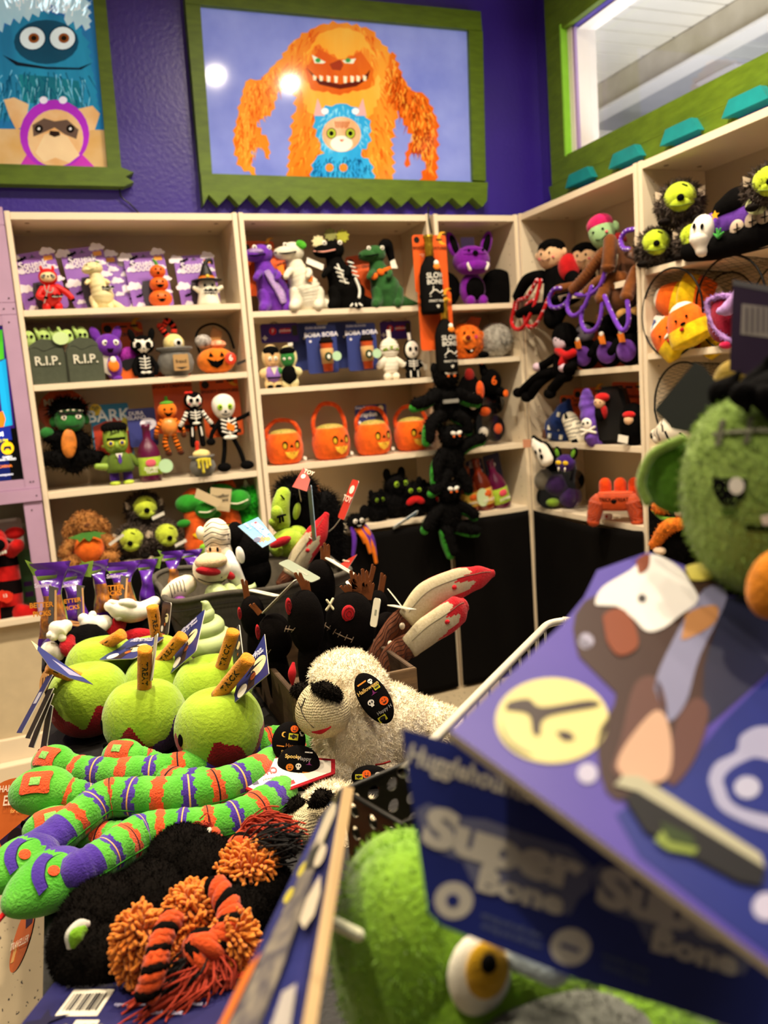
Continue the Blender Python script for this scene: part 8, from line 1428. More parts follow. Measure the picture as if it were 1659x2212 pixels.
pl = Plane3((522, 1698, 1.225), (722, 1640, 1.30), (577, 1722, 1.21)); T = Th('hang_tag', 'white hexagonal red edged tag lying on snakes under lamb paws', 'tag', pl.at(600, 1680)); f = slab(T, 'backing_card', pl, LRED, [(531, 1652), (608, 1630), (724, 1640), (724, 1670), (577, 1724), (521, 1699)], .0022)
slab(T, 'white_panel', pl, card('e6dcc8'), [(535, 1655), (608, 1635), (715, 1644), (715, 1668), (577, 1718), (527, 1696)], .0002, .0004, f); RT = card('b01a20'); ptext(T, pl, RT, 'CHOP', 598, 1662, 550, 1672, 26, f, .001, .04, True); ptext(T, pl, RT, 'LAMB', 608, 1696, 560, 1712, 30, f, .001, .04, True); ptext(T, pl, card('6a5a50'), 'is it love?', 612, 1676, 568, 1686, 9, f, .001, .01, True)
slab(T, 'boot_print', pl, card('2a1c44'), [(540, 1678), (552, 1677), (556, 1686), (560, 1694), (548, 1697), (540, 1690)], .0002, .0008, f); slab(T, 'red_print', pl, RT, [(620, 1690), (634, 1685), (638, 1692), (624, 1698)], .0002, .0008, f)
lambtag('white red edged tag lower down behind the orange frayed rope', (690, 1742, 1.23), (600, 1752, 1.2), (684, 1815, 1.16))
card3('hang_tag', 'small white tag reading fuzzy under the hexagonal lamb tag', (592, 1742, 1.24), (655, 1738, 1.22), (598, 1715, 1.27), card('e6dcc8'), None, lambda w, h: [('FUZZY', h * .4, 0, h * .5, ink('2a2420'))], 'tag', edge=EDGE)
T = Th('lamb_toy', 'second cream lamb plush mostly hidden behind the foreground cards', 'dog toy', at_z(720, 1790, ZT)); o = T.ob.location; b = T.mb(CREAM); b.e(l(720, 1755, 1.20), (.05, .05, .04)); b.e(l(760, 1800, 1.2), (.06, .06, .05)); b.fur(12000, .0085, .0006, .25, .75); bd = T.put('body', b); b = T.mb(KN); b.e(l(665, 1780, 1.17), (.034, .034, .03)); T.put('muzzle', b, bd)
b = T.mb(furm('15110d')); b.t([l(676, 1736, 1.145), l(692, 1724, 1.145), l(712, 1722, 1.15)], [.007, .012, .007], 10); b.fur(400, .006, .0008, .2); T.put('eye_patch', b, bd); b = T.mb(furm('15110d')); b.e(l(640, 1742, 1.17), (.014, .012, .014)); b.fur(300, .006, .0008); T.put('eye_patch', b, bd)
# ---- black cat plush with knotted rope limbs and mop pads
CATF = furm('0b0806')
T = Th('cat_toy', 'black furry cat plush with green eye and orange rope limbs', 'dog toy', at_z(330, 1990, ZT)); o = T.ob.location; l = lambda u, v, d: at(u, v, d) - o
b = T.mb(CATF); b.e(l(400, 1885, 1.02), (.052, .06, .058)); b.e(l(440, 1895, 1.0), (.05, .055, .05)); b.e(l(330, 1950, .96), (.05, .06, .045)); b.e(l(230, 1995, .93), (.055, .055, .05)); b.e(l(185, 2040, .90), (.04, .045, .042)); b.e(l(225, 2070, .88), (.05, .04, .035)); b.e(l(150, 2075, .89), (.018, .02, .03)); b.e(l(360, 2040, .93), (.06, .05, .04)); b.e(l(540, 1910, .98), (.05, .05, .028)); b.e(l(480, 1960, .95), (.06, .06, .035))
b.fur(50000, .0048, .0004, .1, .45); bd = T.put('body', b)
b = T.mb(felt('c8c4b8')); b.t([l(150, 2048, .835), l(154, 2020, .838), l(172, 2000, .845), l(192, 1995, .852)], [.003, .0065, .0065, .003], 10, flat=.5); e = T.put('eye_rim', b, bd); b = T.mb(plush('6a9a1c')); b.t([l(157, 2046, .829), l(165, 2022, .833), l(184, 2006, .842)], [.003, .008, .004], 10, flat=.5); T.put('green_eye', b, e)
MOP = mat('d0701c', .9, .2, 50, .4, 300, .2, hex2='e08a34', name='mop_yarn', spec=.1); RPO, RPB = plush('c4481a', .15), plush('100c0a')
def mop(T, nm, c, r, n, ln=.012, rd=.0021, seed=1, drop=.2):
    rr = random.Random(seed); b = T.mb(MOP); b.e(c, [x * .92 for x in r])
    for i in range(n):
        z = 1 - 2 * (i + .5) / n; a = i * 2.39996; q = math.sqrt(1 - z * z); d = Vector((q * math.cos(a), q * math.sin(a), z))
        if d.dot(CP - (Vector(c) + o)) < -.15: continue
        p0 = Vector(c) + Vector((d.x * r[0], d.y * r[1], d.z * r[2])) * .95; nn = Vector((d.x / r[0], d.y / r[1], d.z / r[2])).normalized(); L = ln * rr.uniform(.7, 1.2); j = Vector((rr.gauss(0, .35), rr.gauss(0, .35), rr.gauss(0, .35) - drop))
        b.t([p0, p0 + (nn + j * .4).normalized() * L * .55, p0 + (nn + j).normalized() * L], rd, 6, 2)
    return T.put(nm, b)
for k, (u, v, d, r, n) in enumerate(((308, 2050, .845, (.021, .022, .040), 420), (420, 1985, .90, (.026, .024, .034), 460), (535, 1868, .98, (.032, .03, .017), 360), (505, 2030, .86, (.018, .02, .022), 240), (378, 2075, .87, (.014, .015, .018), 160))): mop(T, 'mop_pad', l(u, v, d), r, n, seed=k)
def ropeT(T, nm, pts, R=.0085, r=.0092, turns=5): b = T.mb(); twist(b, pts, R, r, turns, [RPO, RPB, RPO], 8, 8); return T.put(nm, b)
ropeT(T, 'rope', [l(464, 1915, .90), l(484, 1940, .885), l(496, 1972, .87), l(492, 2005, .855), l(470, 2035, .845)], .0072, .0078, 2.8); ropeT(T, 'rope', [l(372, 1985, .835), l(352, 2020, .815), l(340, 2062, .80), l(332, 2100, .79), l(318, 2150, .785)], .0062, .0068, 4); ropeT(T, 'rope', [l(452, 1806, 1.06), l(468, 1832, 1.04), l(492, 1846, 1.02), l(516, 1838, 1.02), l(532, 1810, 1.04)], .0075, .008, 2.6)
kc = l(440, 2058, .84)
b = T.mb()
for m_, a0, R_ in ((RPO, 0, rot(20, 30, 0)), (RPB, 1, rot(70, 10, 40)), (RPO, 2, rot(-40, 60, 20)), (RPO, .5, rot(100, -30, 0))): b.m(m_).t([kc + R_ @ Vector((.0155 * math.cos(i / 14 * 2 * pi), .0155 * math.sin(i / 14 * 2 * pi), .003 * math.sin(i / 7 * 2 * pi + a0))) for i in range(15)], .0088, 8, 2)
T.put('rope_knot', b); b = T.mb(); kc2 = l(522, 1832, 1.01)
for m_, R_ in ((RPO, rot(20, 30, 0)), (RPB, rot(70, 10, 40)), (RPO, rot(-40, 60, 20))): b.m(m_).t([kc2 + R_ @ Vector((.012 * math.cos(i / 14 * 2 * pi), .012 * math.sin(i / 14 * 2 * pi), 0)) for i in range(15)], .0075, 8, 2)
T.put('rope_knot', b)
def tassel(T, nm, m_, pts, n, w0, w1, rd=.0011, seed=3):
    rr = random.Random(seed); b = T.mb(m_); P = [Vector(q) for q in pts]
    for i in range(n):
        a = Vector((rr.gauss(0, 1), rr.gauss(0, 1), rr.gauss(0, 1))); c = a * .6 + Vector((rr.gauss(0, 1), rr.gauss(0, 1), rr.gauss(0, 1))) * .5
        b.t([P[k] + (a if k < 2 else c) * (w0 + (w1 - w0) * k / (len(P) - 1)) for k in range(len(P))], rd, 5, 3)
    return T.put(nm, b)
RTH, BTH = thread('a8331a'), thread('14100e')
tassel(T, 'frayed_end', BTH, [l(420, 2078, .835), l(398, 2110, .825), l(368, 2135, .82), l(338, 2160, .815)], 130, .006, .012); tassel(T, 'frayed_end', RTH, [l(432, 2095, .835), l(420, 2130, .82), l(380, 2165, .81), l(310, 2212, .80), l(285, 2240, .79)], 200, .006, .017); tassel(T, 'frayed_end', RTH, [l(532, 1802, 1.04), l(560, 1790, 1.04), l(590, 1788, 1.03), l(620, 1800, 1.02)], 150, .005, .013, seed=7); tassel(T, 'frayed_end', BTH, [l(545, 1835, 1.0), l(585, 1828, .99), l(628, 1822, .98)], 110, .005, .014, seed=9); tassel(T, 'frayed_end', RTH, [l(448, 1808, 1.06), l(436, 1798, 1.06), l(425, 1800, 1.055)], 70, .004, .009, seed=5); tassel(T, 'frayed_end', RTH, [l(470, 2070, .835), l(480, 2095, .83), l(478, 2120, .825)], 60, .004, .01, seed=6)
card3('hang_tag', 'small white tag corner at the back of the black cat plush', (420, 1822, 1.03), (447, 1812, 1.02), (424, 1800, 1.05), card('e0d8c4'), None, None, 'tag', edge=EDGE)
# ---- cards round the front edge
PRP = mat('1c1a44', .35, .15, 8, hex2='2a2a66', name='card')
def bprints(w, h):
    q = [(card('d8d0bc'), rrect(w * .2, h * .42, .001, -w * .27, h * .62)), (card('d8d0bc'), rrect(w * .11, h * .3, .001, -w * .2, h * .2))]
    q += [(ink('17151c'), rrect(w * (.004 + .004 * (k * 7 % 3)), h * .26, .0001, -w * .35 + k * w * .0155, h * .62)) for k in range(11)]
    tree = [(card('141030'), [(-w * .44, h * .02), (-w * .36, h * .02), (-w * .37, h * .3), (-w * .3, h * .42), (-w * .38, h * .38), (-w * .42, h * .5), (-w * .42, h * .34), (-w * .48, h * .3)])]
    return q + tree
card3('barcode_card', 'dark blue card with barcode and price sticker at table corner', (10, 2262, .76), (500, 2262, .74), (70, 2120, .86), PRP, bprints, lambda w, h: [('$ 14.99', h * .14, -w * .2, h * .2, ink('6a6258')), ('rand. Visit', h * .09, w * .14, h * .42, card('a8a4c0')), ('opos de notre marque, visitez :', h * .075, w * .1, h * .55, card('a8a4c0')), ('CE', h * .16, w * .2, h * .82, card('a8a4c0')), ('8 25067 70898 1', h * .09, -w * .27, h * .84, ink('1a1820'))], r=.008, edge=EDGE)
OTAG = card('b8541c', 'c8652a')
card3('hang_tag', 'large round orange tag at left behind the snake heads', (-75, 1880, 1.40), (98, 1872, 1.32), (-50, 1690, 1.46), OTAG, lambda w, h: [(card('2a1434'), [(w * .1, 0), (w * .46, h * .2), (w * .49, h * .55), (w * .3, h * .6), (w * .1, h * .45), (-w * .1, h * .3)]), (card('1a0c10'), circ(w * .1, h * .3, w * .1)), (card('d87a2a'), circ(w * .3, h * .3, w * .07))], lambda w, h: [('ELLIOT', w * .12, w * .08, h * .74, card('e8d0b8')), ('HALLOWEEN', w * .08, w * .06, h * .88, card('e8d0b8')), ('for ages 3+', w * .05, w * .12, h * .62, card('f0b060'))], 'tag', poly=lambda w, h: circ(0, h / 2, w / 2, h / 2, n=40), edge=card('1c1018'))
card3('hang_tag', 'narrow orange oval tag hanging below the nearest snake head', (12, 2108, 1.12), (52, 2088, 1.08), (62, 1960, 1.16), OTAG, lambda w, h: [(card('2a1434'), [(w * .1, h * .62), (w * .4, h * .66), (w * .3, h * .95), (-w * .2, h * .97)]), (card('d8a05a'), rrect(w * .16, h * .3, .001, -w * .22, h * .3))], lambda w, h: [('TRAVELLER', w * .2, w * .05, h * .4, card('e8d0b8'))], 'tag', poly=lambda w, h: circ(0, h / 2, w * .5, h * .52, n=36), edge=card('1c1018'))
# ================================================================== GOODS CLOSE TO THE CAMERA
CR = card('d8cfb8'); NV2 = mat('1a2468', .4, .1, 10, hex2='202c7c', name='card'); PU2 = mat('463a92', .4, .1, 10, hex2='54459e', name='card')
# perforated metal bin
PERF = mat('2c2a1c', .45, .2, 20, metal=.5, name='dark_metal')
c0 = at_d(742, 1702, .80); X = Vector((math.cos(math.radians(16)), math.sin(math.radians(16)), 0)); Y = Vector((-X.y, X.x, 0)); hgt = c0.z - ZT
T = Th('perforated_bin', 'dark perforated metal bin standing behind the edge of a card', 'bin', (c0.x, c0.y, ZT), 16)
def perf(L, H, M, pitch=.0235, r=.0072):
    b = MB(1, M).m(PERF); nx, nz = int(L / pitch), int(H / pitch); px_, pz = L / nx, H / nz
    for i in range(nx):
        for j in range(nz):
            cx, cz = (i + .5) * px_, (j + .5) * pz; n = 16; ou = []; inn = []
            for k in range(n):
                a = k / n * 2 * pi + pi / 4; c, s = math.cos(a), math.sin(a); mx = max(abs(c), abs(s)); ou.append(b.v((cx + c / mx * px_ / 2, 0, cz + s / mx * pz / 2))); inn.append(b.v((cx + r * c, 0, cz + r * s)))
            bk = [b.v(((cx + r * math.cos(k / n * 2 * pi + pi / 4)), .002, cz + r * math.sin(k / n * 2 * pi + pi / 4))) for k in range(n)]
            for k in range(n): b.f([ou[k], inn[k], inn[(k + 1) % n], ou[(k + 1) % n]], False); b.f([inn[k], bk[k], bk[(k + 1) % n], inn[(k + 1) % n]], False)
    bmesh.ops.remove_doubles(b.bm, verts=b.bm.verts[:], dist=1e-5)
    return b
LB, DB = .26, -.09
T.put('front_panel', perf(LB, hgt - .006, Matrix())); T.put('back_panel', perf(LB, hgt - .006, tr(0, DB, 0))); T.put('side_panel', perf(-DB, hgt - .006, rot(0, 0, -90))); T.put('side_panel', perf(-DB, hgt - .006, tr(LB, 0, 0) @ rot(0, 0, -90)))
b = T.mb(mat('17150e', .4, .1, 20, metal=.5))
for a, c in (((0, 0), (LB, 0)), ((LB, 0), (LB, DB)), ((LB, DB), (0, DB)), ((0, DB), (0, 0))): b.t([(a[0], a[1], hgt - .003), (c[0], c[1], hgt - .003)], .0032, 8, 1)
T.put('rim', b)
# cream wire basket on a black stand
T = Th('display_stand', 'black draped stand under the cream wire basket', 'stand', (-1.12, -2.42, 0)); T.put('drape', T.mb(CLOTH).b((0, 0, ZT / 2), (.34, .62, ZT - .002), .01))
r0, r1 = at_z(975, 1560, .98), at_z(1192, 1338, .98); ax = (r1 - r0); La = .50; ax = ax.normalized(); ay = Vector((ax.y, -ax.x, 0)); st = r1 - ax * La; zb = .706 - .98; DW = .30
T = Th('wire_basket', 'cream coated wire basket whose rim curves behind the purple card', 'basket', st); CW = mat('d2cab4', .35, .05, 20, coat=.4, name='cream_wire')
def rim(z, k=0):
    L = []; rr = .035
    for cx, cy, a in ((La - rr, rr, -90), (La - rr, DW - rr, 0), (rr, DW - rr, 90), (rr, rr, 180)):
        for i in range(6): t = math.radians(a + 18 * i); L.append(ax * (cx + rr * math.cos(t)) + ay * (cy + rr * math.sin(t)) + Vector((0, 0, z)))
    return L + [L[0]]
T.put('rim', T.mb(CW).t(rim(0), .0052, 10, 2)); T.put('lower_ring', T.mb(CW).t(rim(zb), .003, 8, 2)); T.put('lower_ring', T.mb(CW).t(rim(zb * .5), .0025, 8, 2))
P = rim(0)[:-1]; n = 40
for i in range(n): q = polyat([(i_ * 0 + (p.dot(ax)), p.dot(ay)) for i_, p in enumerate(P)], i / n); w = ax * q[0] + ay * q[1]; T.put('upright_wire', T.mb(CW).t([w, w + Vector((0, 0, zb))], .0018, 6, 1))
b = T.mb(CW);
for i in range(9): T.put('base_wire', T.mb(CW).t([ax * (La * (i + .5) / 9) + ay * .01 + Vector((0, 0, zb)), ax * (La * (i + .5) / 9) + ay * (DW - .01) + Vector((0, 0, zb))], .0018, 6, 1))
b.bm.free()
# green plush fish in front
GF5 = mat('6a9a1a', .95, .25, 18, .6, 260, .35, hex2='86b030', name='plush', spec=.1)
T = Th('green_toy', 'big lime green plush with yellow eye lying under the blue card', 'dog toy', at_d(1000, 2120, .56)); o = T.ob.location; l = lambda u, v, d: at_d(u, v, d) - o
b = T.mb(GF5); b.e(l(905, 2060, .575), (.062, .06, .08)); b.e(l(1090, 2150, .57), (.085, .065, .068)); b.e(l(1300, 2230, .56), (.08, .065, .05)); b.e(l(880, 1935, .60), (.048, .05, .045)); b.fur(6000, .006, .0006, .2); bd = T.put('body', b)
e = T.E('eyeball', felt('e8e2d0'), l(1036, 2105, .515), (.0215, .014, .027), par=bd); e2 = T.E('iris', plush('c89a18'), l(1052, 2096, .502), (.0145, .008, .0185), par=e); T.E('pupil', BLACK, l(1056, 2082, .494), (.0052, .004, .006), par=e2)
T.put('brow_patch', T.mb(plush('b8c8d0')).t([l(1130, 2060, .51), l(1190, 2085, .50)], .012, 10), bd); b = T.mb(felt('d8d8b8')); b.t([l(724, 1994, .53), l(775, 2020, .52)], .004, 6); T.put('whisker', b, bd)
T = Th('grey_toy', 'grey plush at the bottom edge below the green plush eye', 'dog toy', at_d(1200, 2330, .50)); b = T.mb(plush('6a6c64')); b.e((0, 0, 0), (.075, .05, .042)); b.fur(1500, .005, .0006); T.put('body', b)
# blue card with two cloud shaped logos
pl = Plane3((866, 1572, .44), (925, 1975, .415), (1450, 2180, .40)); T = Th('blue_card', 'big navy hang card with two pale cloud shaped logos', 'card', pl.at(1100, 1900))
f = slab(T, 'backing_card', pl, NV2, [(866, 1572), (1010, 1614), (1300, 1700), (1700, 1830), (1700, 2260), (1430, 2172), (1250, 2118), (955, 2000), (925, 1972)], .002, edge=CR)
PAPER = card('cfc8b8'); SHADE = card('6a6c8a')
for du, dv in ((0, 0), (375, 130)):
    g = lambda L: [(u + du, v + dv) for u, v in L]
    slab(T, 'logo_shape', pl, SHADE, g([(898, 1750), (925, 1735), (985, 1765), (1050, 1770), (1130, 1800), (1230, 1830), (1275, 1870), (1275, 1920), (1250, 1940), (1232, 1975), (1180, 1970), (1100, 1935), (1020, 1905), (1000, 1860), (960, 1845), (920, 1825)]), .0003, .0004, f)
    ptext(T, pl, PAPER, 'Super', 912 + du, 1782 + dv, 1255 + du, 1888 + dv, 104, f, .0012, .06); ptext(T, pl, PAPER, 'Bone', 1030 + du, 1898 + dv, 1215 + du, 1954 + dv, 62, f, .0013, .05)
    slab(T, 'round_badge', pl, PAPER, g(pc(980, 1945, 42, 40)), .0003, .0004, f) if not du else slab(T, 'round_badge', pl, PAPER, pc(1232, 2045, 44, 40), .0003, .0004, f)
slab(T, 'badge_bone', pl, NV2, pc(978, 1945, 14), .0003, .0008, f); slab(T, 'badge_bone', pl, NV2, [(1212, 2036), (1252, 2050), (1250, 2058), (1210, 2044)], .0003, .0008, f); ptext(T, pl, PAPER, 'Hugglehounds', 882, 1628, 1150, 1716, 56, f, .0008, .03)
for k in range(2): ptext(T, pl, card('5a648a'), 'strong and soft chew', 1040, 1975 + k * 22, 1170, 2022 + k * 22, 18, f); ptext(T, pl, card('4a547a'), 'squeaky inside', 1300, 2060 + k * 22, 1400, 2098 + k * 22, 18, f)
# purple card with the moon picture
pl = Plane3((975, 1580, .40), (1659, 2080, .33), (1225, 1335, .50)); T = Th('purple_card', 'large purple card with yellow moon and costumed dog picture', 'card', pl.at(1350, 1650))
f = slab(T, 'backing_card', pl, PU2, [(972, 1578), (1215, 1348), (1262, 1290), (1290, 1232), (1400, 1192), (1480, 1222), (1560, 1285), (1720, 1300), (1760, 1500), (1760, 2155), (1659, 2080)], .005, edge=CR)
def sm(L): return [(q.x, q.y) for q in spline([(u, v, 0) for u, v in L[-2:] + L + L[:2]], 4)[8:-8]]
S2 = lambda nm, m, L, k: slab(T, nm, pl, m, sm(L) if nm[:3] not in ('sky', 'blu', 'slo') else L, .00025, .0003 * k, f)
MOON = card('d8cc86'); BRN = card('3a2420'); S2('sky_print', card('22243c'), [(1540, 1560), (1480, 1600), (1500, 1440), (1570, 1290), (1720, 1305), (1750, 1500), (1700, 1420)], 1); S2('blue_print', NV2, [(1480, 1660), (1560, 1560), (1720, 1400), (1755, 1500), (1755, 2140), (1659, 2065), (1380, 1850), (1330, 1760)], 1)
S2('robe_print', BRN, [(1250, 1420), (1262, 1300), (1480, 1235), (1560, 1290), (1520, 1440), (1500, 1640), (1330, 1730), (1290, 1600), (1330, 1500)], 2); S2('shirt_print', card('7c7c9a'), [(1412, 1490), (1450, 1390), (1520, 1275), (1570, 1290), (1510, 1420), (1480, 1520), (1440, 1560)], 3); S2('collar_print', card('a8764a'), [(1480, 1330), (1545, 1310), (1540, 1350), (1470, 1385)], 4)
S2('dog_head_print', card('dcd8d4'), [(1286, 1310), (1300, 1272), (1360, 1235), (1405, 1200), (1462, 1225), (1492, 1265), (1506, 1300), (1470, 1330), (1430, 1360), (1395, 1366), (1368, 1340), (1330, 1312)], 4); S2('ear_print', card('7a3a20'), [(1300, 1335), (1340, 1318), (1368, 1352), (1376, 1400), (1336, 1420), (1308, 1385)], 5); S2('ear_print', card('7a3a20'), [(1372, 1215), (1400, 1200), (1398, 1230), (1378, 1242)], 5); S2('hat_print', card('cfc25a'), [(1478, 1228), (1530, 1220), (1540, 1250), (1490, 1256)], 5); S2('nose_print', card('3a3638'), pc(1385, 1296, 9), 5)
S2('trouser_print', card('5a3a34'), [(1340, 1600), (1370, 1480), (1420, 1470), (1440, 1560), (1390, 1620), (1350, 1680), (1320, 1660)], 3); S2('trouser_print', card('5a3a34'), [(1460, 1560), (1500, 1510), (1530, 1540), (1500, 1640), (1450, 1700), (1440, 1640)], 3); S2('paw_print', card('c09a80'), [(1330, 1660), (1350, 1610), (1410, 1540), (1440, 1560), (1450, 1640), (1430, 1690), (1350, 1690)], 4)
S2('moon_print', MOON, pc(1192, 1558, 122, 92, 40), 2); S2('moon_swirl', card('3a2c2a'), [(1095, 1520), (1140, 1512), (1170, 1530), (1270, 1515), (1290, 1528), (1200, 1545), (1170, 1560), (1165, 1590), (1150, 1585), (1140, 1545), (1090, 1535)], 3); S2('moon_swirl', card('3a2c2a'), [(1200, 1585), (1225, 1582), (1240, 1598), (1215, 1602)], 3); S2('moon_swirl', card('8a8258'), [(1080, 1560), (1100, 1600), (1150, 1635), (1110, 1620), (1085, 1590)], 3); S2('star_print', card('b4b0c8'), pc(1265, 1386, 17), 2); S2('star_print', card('b4b0c8'), pc(1268, 1672, 22), 2); S2('star_print', card('b4b0c8'), pc(1655, 1960, 30), 2)
ring = pc(1640, 1700, 112, 118, 30); S2('logo_ring', card('9a9ab8'), [(1530, 1690), (1545, 1650), (1590, 1625), (1600, 1590), (1650, 1570), (1720, 1600), (1740, 1800), (1659, 1795), (1580, 1765), (1545, 1735)], 2); S2('logo_inside', NV2, [(1560, 1690), (1575, 1665), (1610, 1645), (1640, 1640), (1700, 1670), (1700, 1760), (1610, 1750), (1572, 1725)], 3); S2('logo_dot', card('a8a8c0'), pc(1612, 1704, 28, 24), 4)
S2('slot_border', card('a8a48a'), [(1325, 1700), (1345, 1678), (1380, 1680), (1640, 1848), (1650, 1880), (1625, 1868), (1370, 1712)], 5); S2('slot_hole', ink('08080c'), [(1345, 1728), (1372, 1712), (1650, 1880), (1640, 1918), (1590, 1908), (1390, 1800)], 6); S2('slot_glint', card('7a8a3a'), [(1425, 1800), (1480, 1832), (1505, 1838), (1495, 1852), (1440, 1842), (1410, 1822)], 7); S2('slot_glint', card('2a3a12'), [(1422, 1780), (1490, 1812), (1500, 1836), (1440, 1822)], 8)
# thick card seen nearly from its edge
T = Th('ghost_card', 'thick card with speckled ghost picture seen almost edge on', 'card', at_d(600, 2050, .48)); o = T.ob.location
A_, B_, C_, D_ = (at_d(692, 1765, .64), at_d(742, 1697, .60), at_d(640, 2290, .38), at_d(440, 2290, .43)); off = at_d(764, 1702, .605) - B_; off2 = at_d(672, 2290, .383) - C_
BEI = card('b89a6c'); b = T.mb(mat('1e2258', .4, .15, 20, hex2='2a2e6a')); ei = b.idx(BEI); F = [b.v(q - o) for q in (A_, B_, C_, D_)]; G = [b.v(q - o) for q in (A_ + off, B_ + off, C_ + off2, D_ + off2)]; b.f(F, False); b.f(G[::-1], False)
for i in range(4): b.f([F[i], G[i], G[(i + 1) % 4], F[(i + 1) % 4]], False, ei)
f = T.put('backing_card', b); nn = (B_ - A_).cross(D_ - A_).normalized(); nn = nn if nn.dot(CP - A_) > 0 else -nn
def bil(x, y, k=1): return A_.lerp(B_, x).lerp(D_.lerp(C_, x), y) + nn * (.0005 * k) - o
def bp(nm, m, L, k=1): b = T.mb(m); b.f([b.v(bil(x, y, k)) for x, y in L], False); return T.put(nm, b, f)
SPK = mat('8a8070', .6, .7, 90, name='print', hex2='3a3848'); GH = card('cdbfa8')
bp('speckle_print', SPK, [(.3, .2), (.62, .16), (.66, .4), (.6, .72), (.5, .98), (.12, .98), (.2, .6), (.26, .4)]); bp('dog_print', GH, [(.5, .06), (.85, .04), (.92, .14), (.7, .26), (.45, .28), (.4, .18)], 2); bp('dog_print', card('3a2a28'), [(.6, .02), (.95, .0), (.98, .06), (.85, .08)], 3); bp('ghost_print', GH, [(x * .13 + .74, y * .05 + .32) for x, y in pc(0, 0, 1, 1, 14)], 2)
for x, y in ((.3, .33), (.22, .44)): bp('yellow_print', card('c8b83a'), [(x + .09 * math.cos(t), y + .035 * math.sin(t)) for t in [i * pi / 6 for i in range(12)]], 2)
bp('ghost_print', GH, [(.86, .42), (.94, .5), (.9, .58), (.78, .62), (.66, .58), (.68, .5), (.76, .46)], 2); bp('ghost_print', card('b0a8a0'), [(.7, .82), (.86, .8), (.9, .95), (.66, .98)], 2); bp('ghost_print', SPK, [(.3, .78), (.5, .74), (.54, .98), (.28, .98)], 3); bp('dark_print', card('2a2830'), [(.4, .26), (.62, .24), (.6, .36), (.42, .34)], 3); bp('orange_print', card('c86a28'), [(.0, .72), (.16, .66), (.1, .98), (-.0, .98)], 2)
# red and orange card below the rope tassels
card3('orange_card', 'orange and red card lying under the frayed orange rope end', (360, 2290, .80), (560, 2270, .76), (500, 2105, .88), card('d8742a', 'e0884a'), lambda w, h: [(card('a8121c'), [(-w * .3, h * .78), (w * .5, h * .78), (w * .5, h), (-w * .2, h)]), (card('e0d8cc'), rrect(w * .2, h * .05, .001, w * .35, h * .92))], None, edge=EDGE)
# green monster plush hanging at the right edge
FG = mat('7c9a40', .95, .2, 30, .5, 240, .35, hex2='94ae54', name='plush', spec=.1); FG2 = mat('44700e', .95, .2, 20, .5, 240, .3, hex2='508018', name='plush', spec=.1)
T = Th('monster_toy', 'big green stitched monster plush with spiky black hair, close at right', 'dog toy', at_d(1640, 1360, .60)); o = T.ob.location
hc = at_d(1640, 1062, .56); M = facing(hc, at_d(1628, 800, .56)); M.translation = hc - o; hs = .56 / FPX
b = MB(1, M).m(FG); b.e((0, 0, 0), (165 * hs, 110 * hs, 225 * hs), nu=36, nv=24); b.fur(5000, .004, .0005, .2); h = T.put('head', b)
b = MB(1, M).m(FG2); b.e((-170 * hs, 10 * hs, 40 * hs), (75 * hs, 30 * hs, 82 * hs), rot(0, -12, 0), fn=lambda P, u, v: Vector((P.x, P.y + .004 * math.cos(P.z * 60), P.z))); e = T.put('ear', b, h); b = MB(1, M).m(FG); b.t([Vector((-150 * hs, -10 * hs, 125 * hs)), Vector((-215 * hs, -14 * hs, 95 * hs)), Vector((-243 * hs, -14 * hs, 35 * hs)), Vector((-232 * hs, -12 * hs, -10 * hs))], 11 * hs, 8); T.put('ear_rim', b, e)
b = MB(1, M).m(BLK); b.e((80 * hs, 14 * hs, 205 * hs), (125 * hs, 110 * hs, 60 * hs))
for x, z0, z1 in ((-20, 200, 165), (20, 190, 145), (60, 190, 120), (110, 190, 140)): b.t([(x * hs, -95 * hs, z0 * hs), ((x + 5) * hs, -112 * hs, z1 * hs)], [30 * hs, 6 * hs], 8, 4)
for x, z in ((-60, 260), (0, 285), (60, 270)): b.t([(x * hs, 0, 220 * hs), ((x + 30) * hs, 0, z * hs)], [36 * hs, 6 * hs], 8, 4)
T.put('hair', b, h); sfh = lambda x, z, of=0: Vector((x * hs, -110 * hs * math.sqrt(max(.05, 1 - (x / 165) ** 2 - (z / 225) ** 2)) - .0012 - of, z * hs))
def hp(nm, m, L, of=0, par=h): b = MB(1, M).m(m); cx = sum(q[0] for q in L) / len(L); cz = sum(q[1] for q in L) / len(L); mid = b.v(sfh(cx, cz, of)); R1 = [b.v(sfh((q[0] + cx) / 2, (q[1] + cz) / 2, of)) for q in L]; R2 = [b.v(sfh(*q, of)) for q in L]; n = len(L); [(b.f([mid, R1[i], R1[(i + 1) % n]]), b.f([R1[i], R2[i], R2[(i + 1) % n], R1[(i + 1) % n]])) for i in range(n)]; return T.put(nm, b, par)
e = hp('eye', BLACK, [(-90, 35), (-20, 28), (-28, -10), (-48, -28), (-72, -24), (-86, 0)]); hp('eye_glint', WHITE, circ(-42, 14, 15, 18, 12), .001, e); e = hp('eye', BLACK, [(70, 35), (120, 28), (125, -10), (100, -28), (75, -10)]); hp('eye_shadow', felt('4a6420'), [(-76, -32), (-40, -36), (-52, -50), (-70, -46)])
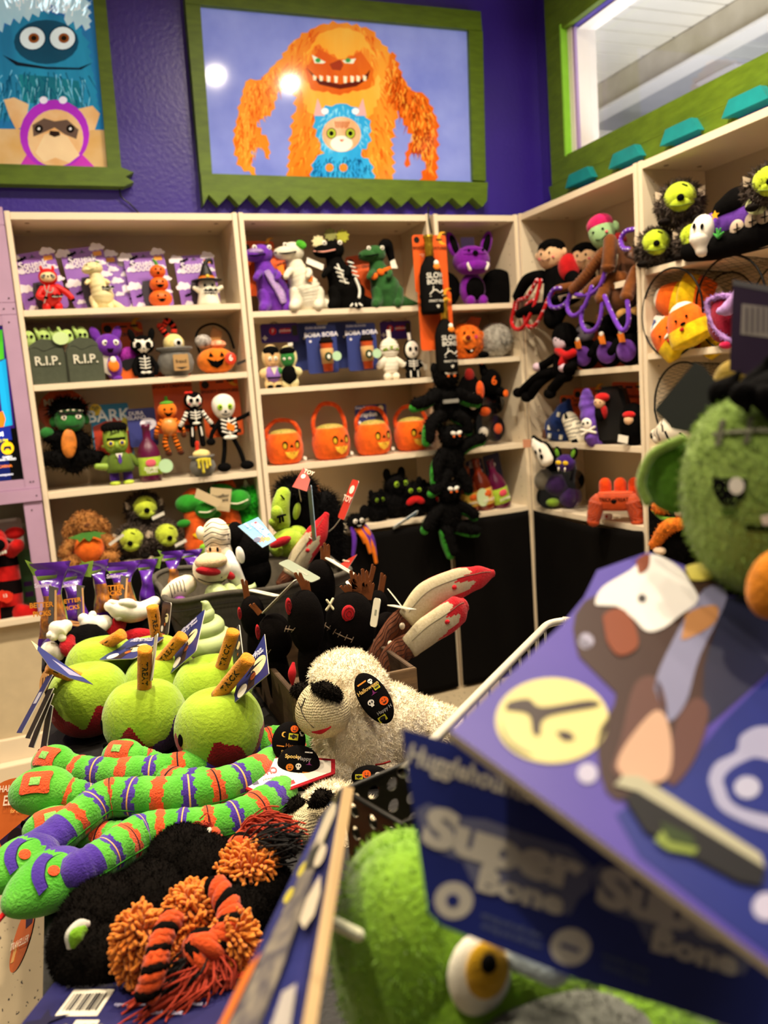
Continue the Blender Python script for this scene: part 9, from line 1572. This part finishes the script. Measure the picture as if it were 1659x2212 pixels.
mth = hp('mouth', felt('26300e'), [(-30, -66), (60, -74), (100, -66), (98, -80), (50, -88), (-28, -80)]); hp('tooth', WHITE, [(0, -50), (20, -46), (34, -56), (30, -70), (4, -68)], .001, mth)
for k in range(3): hp('scar_stitch', felt('5a5a48'), [(-70 + k * 55, 155), (-58 + k * 55, 158), (-68 + k * 55, 102), (-82 + k * 55, 98)], .001);
hp('scar_line', felt('767662'), [(-85, 130), (0, 132), (80, 120), (80, 112), (0, 122), (-85, 122)], .0014)
T.put('body', T.mb(BLK).t([at_d(1640, 1280, .60) - o, at_d(1650, 1420, .60) - o], [.035, .05], 14))
pl = Plane3((1415, 880, .60), (1500, 782, .62), (1512, 935, .58)); T = Th('hang_tag', 'dark square hang tag blurred beside the green plush ear', 'tag', pl.at(1490, 860)); slab(T, 'backing_card', pl, mat('0d110c', .8, .1, spec=.1), [(1414, 884), (1500, 782), (1520, 790), (1572, 858), (1512, 936), (1455, 925)], .0016, edge=card('30342a'))
pl = Plane3((1580, 600, .62), (1660, 618, .6), (1582, 800, .62)); T = Th('purple_card', 'dark purple card with barcode at the right photo edge', 'card', pl.at(1620, 710)); f = slab(T, 'backing_card', pl, card('2a1836', '241230'), [(1583, 604), (1700, 624), (1700, 836), (1576, 800)], .003, edge=card('6a6870')); slab(T, 'barcode_panel', pl, card('8a827e'), [(1603, 656), (1700, 668), (1700, 735), (1600, 722)], .0003, .0004, f)
for k in range(5): slab(T, 'barcode_bar', pl, card('5a5258'), [(1612 + k * 12, 664), (1616 + k * 12, 664), (1615 + k * 12, 718), (1611 + k * 12, 718)], .0003, .0008, f)
slab(T, 'top_strip', pl, card('5a585c'), [(1583, 604), (1700, 624), (1700, 638), (1583, 616)], .0003, .0004, f)
T = Th('yellow_toy', 'small mustard plush just behind the green plush hair', 'dog toy', at_d(1588, 822, .66)); T.E('body', plush('9a8030'), (0, 0, 0), (.018, .015, .017))
T = Th('orange_toy', 'orange plush corner at right below the green plush chin', 'dog toy', at_d(1672, 1262, .50)); T.E('body', plush('d8821a'), (0, 0, 0), (.016, .015, .022), rot(0, 25, 0))
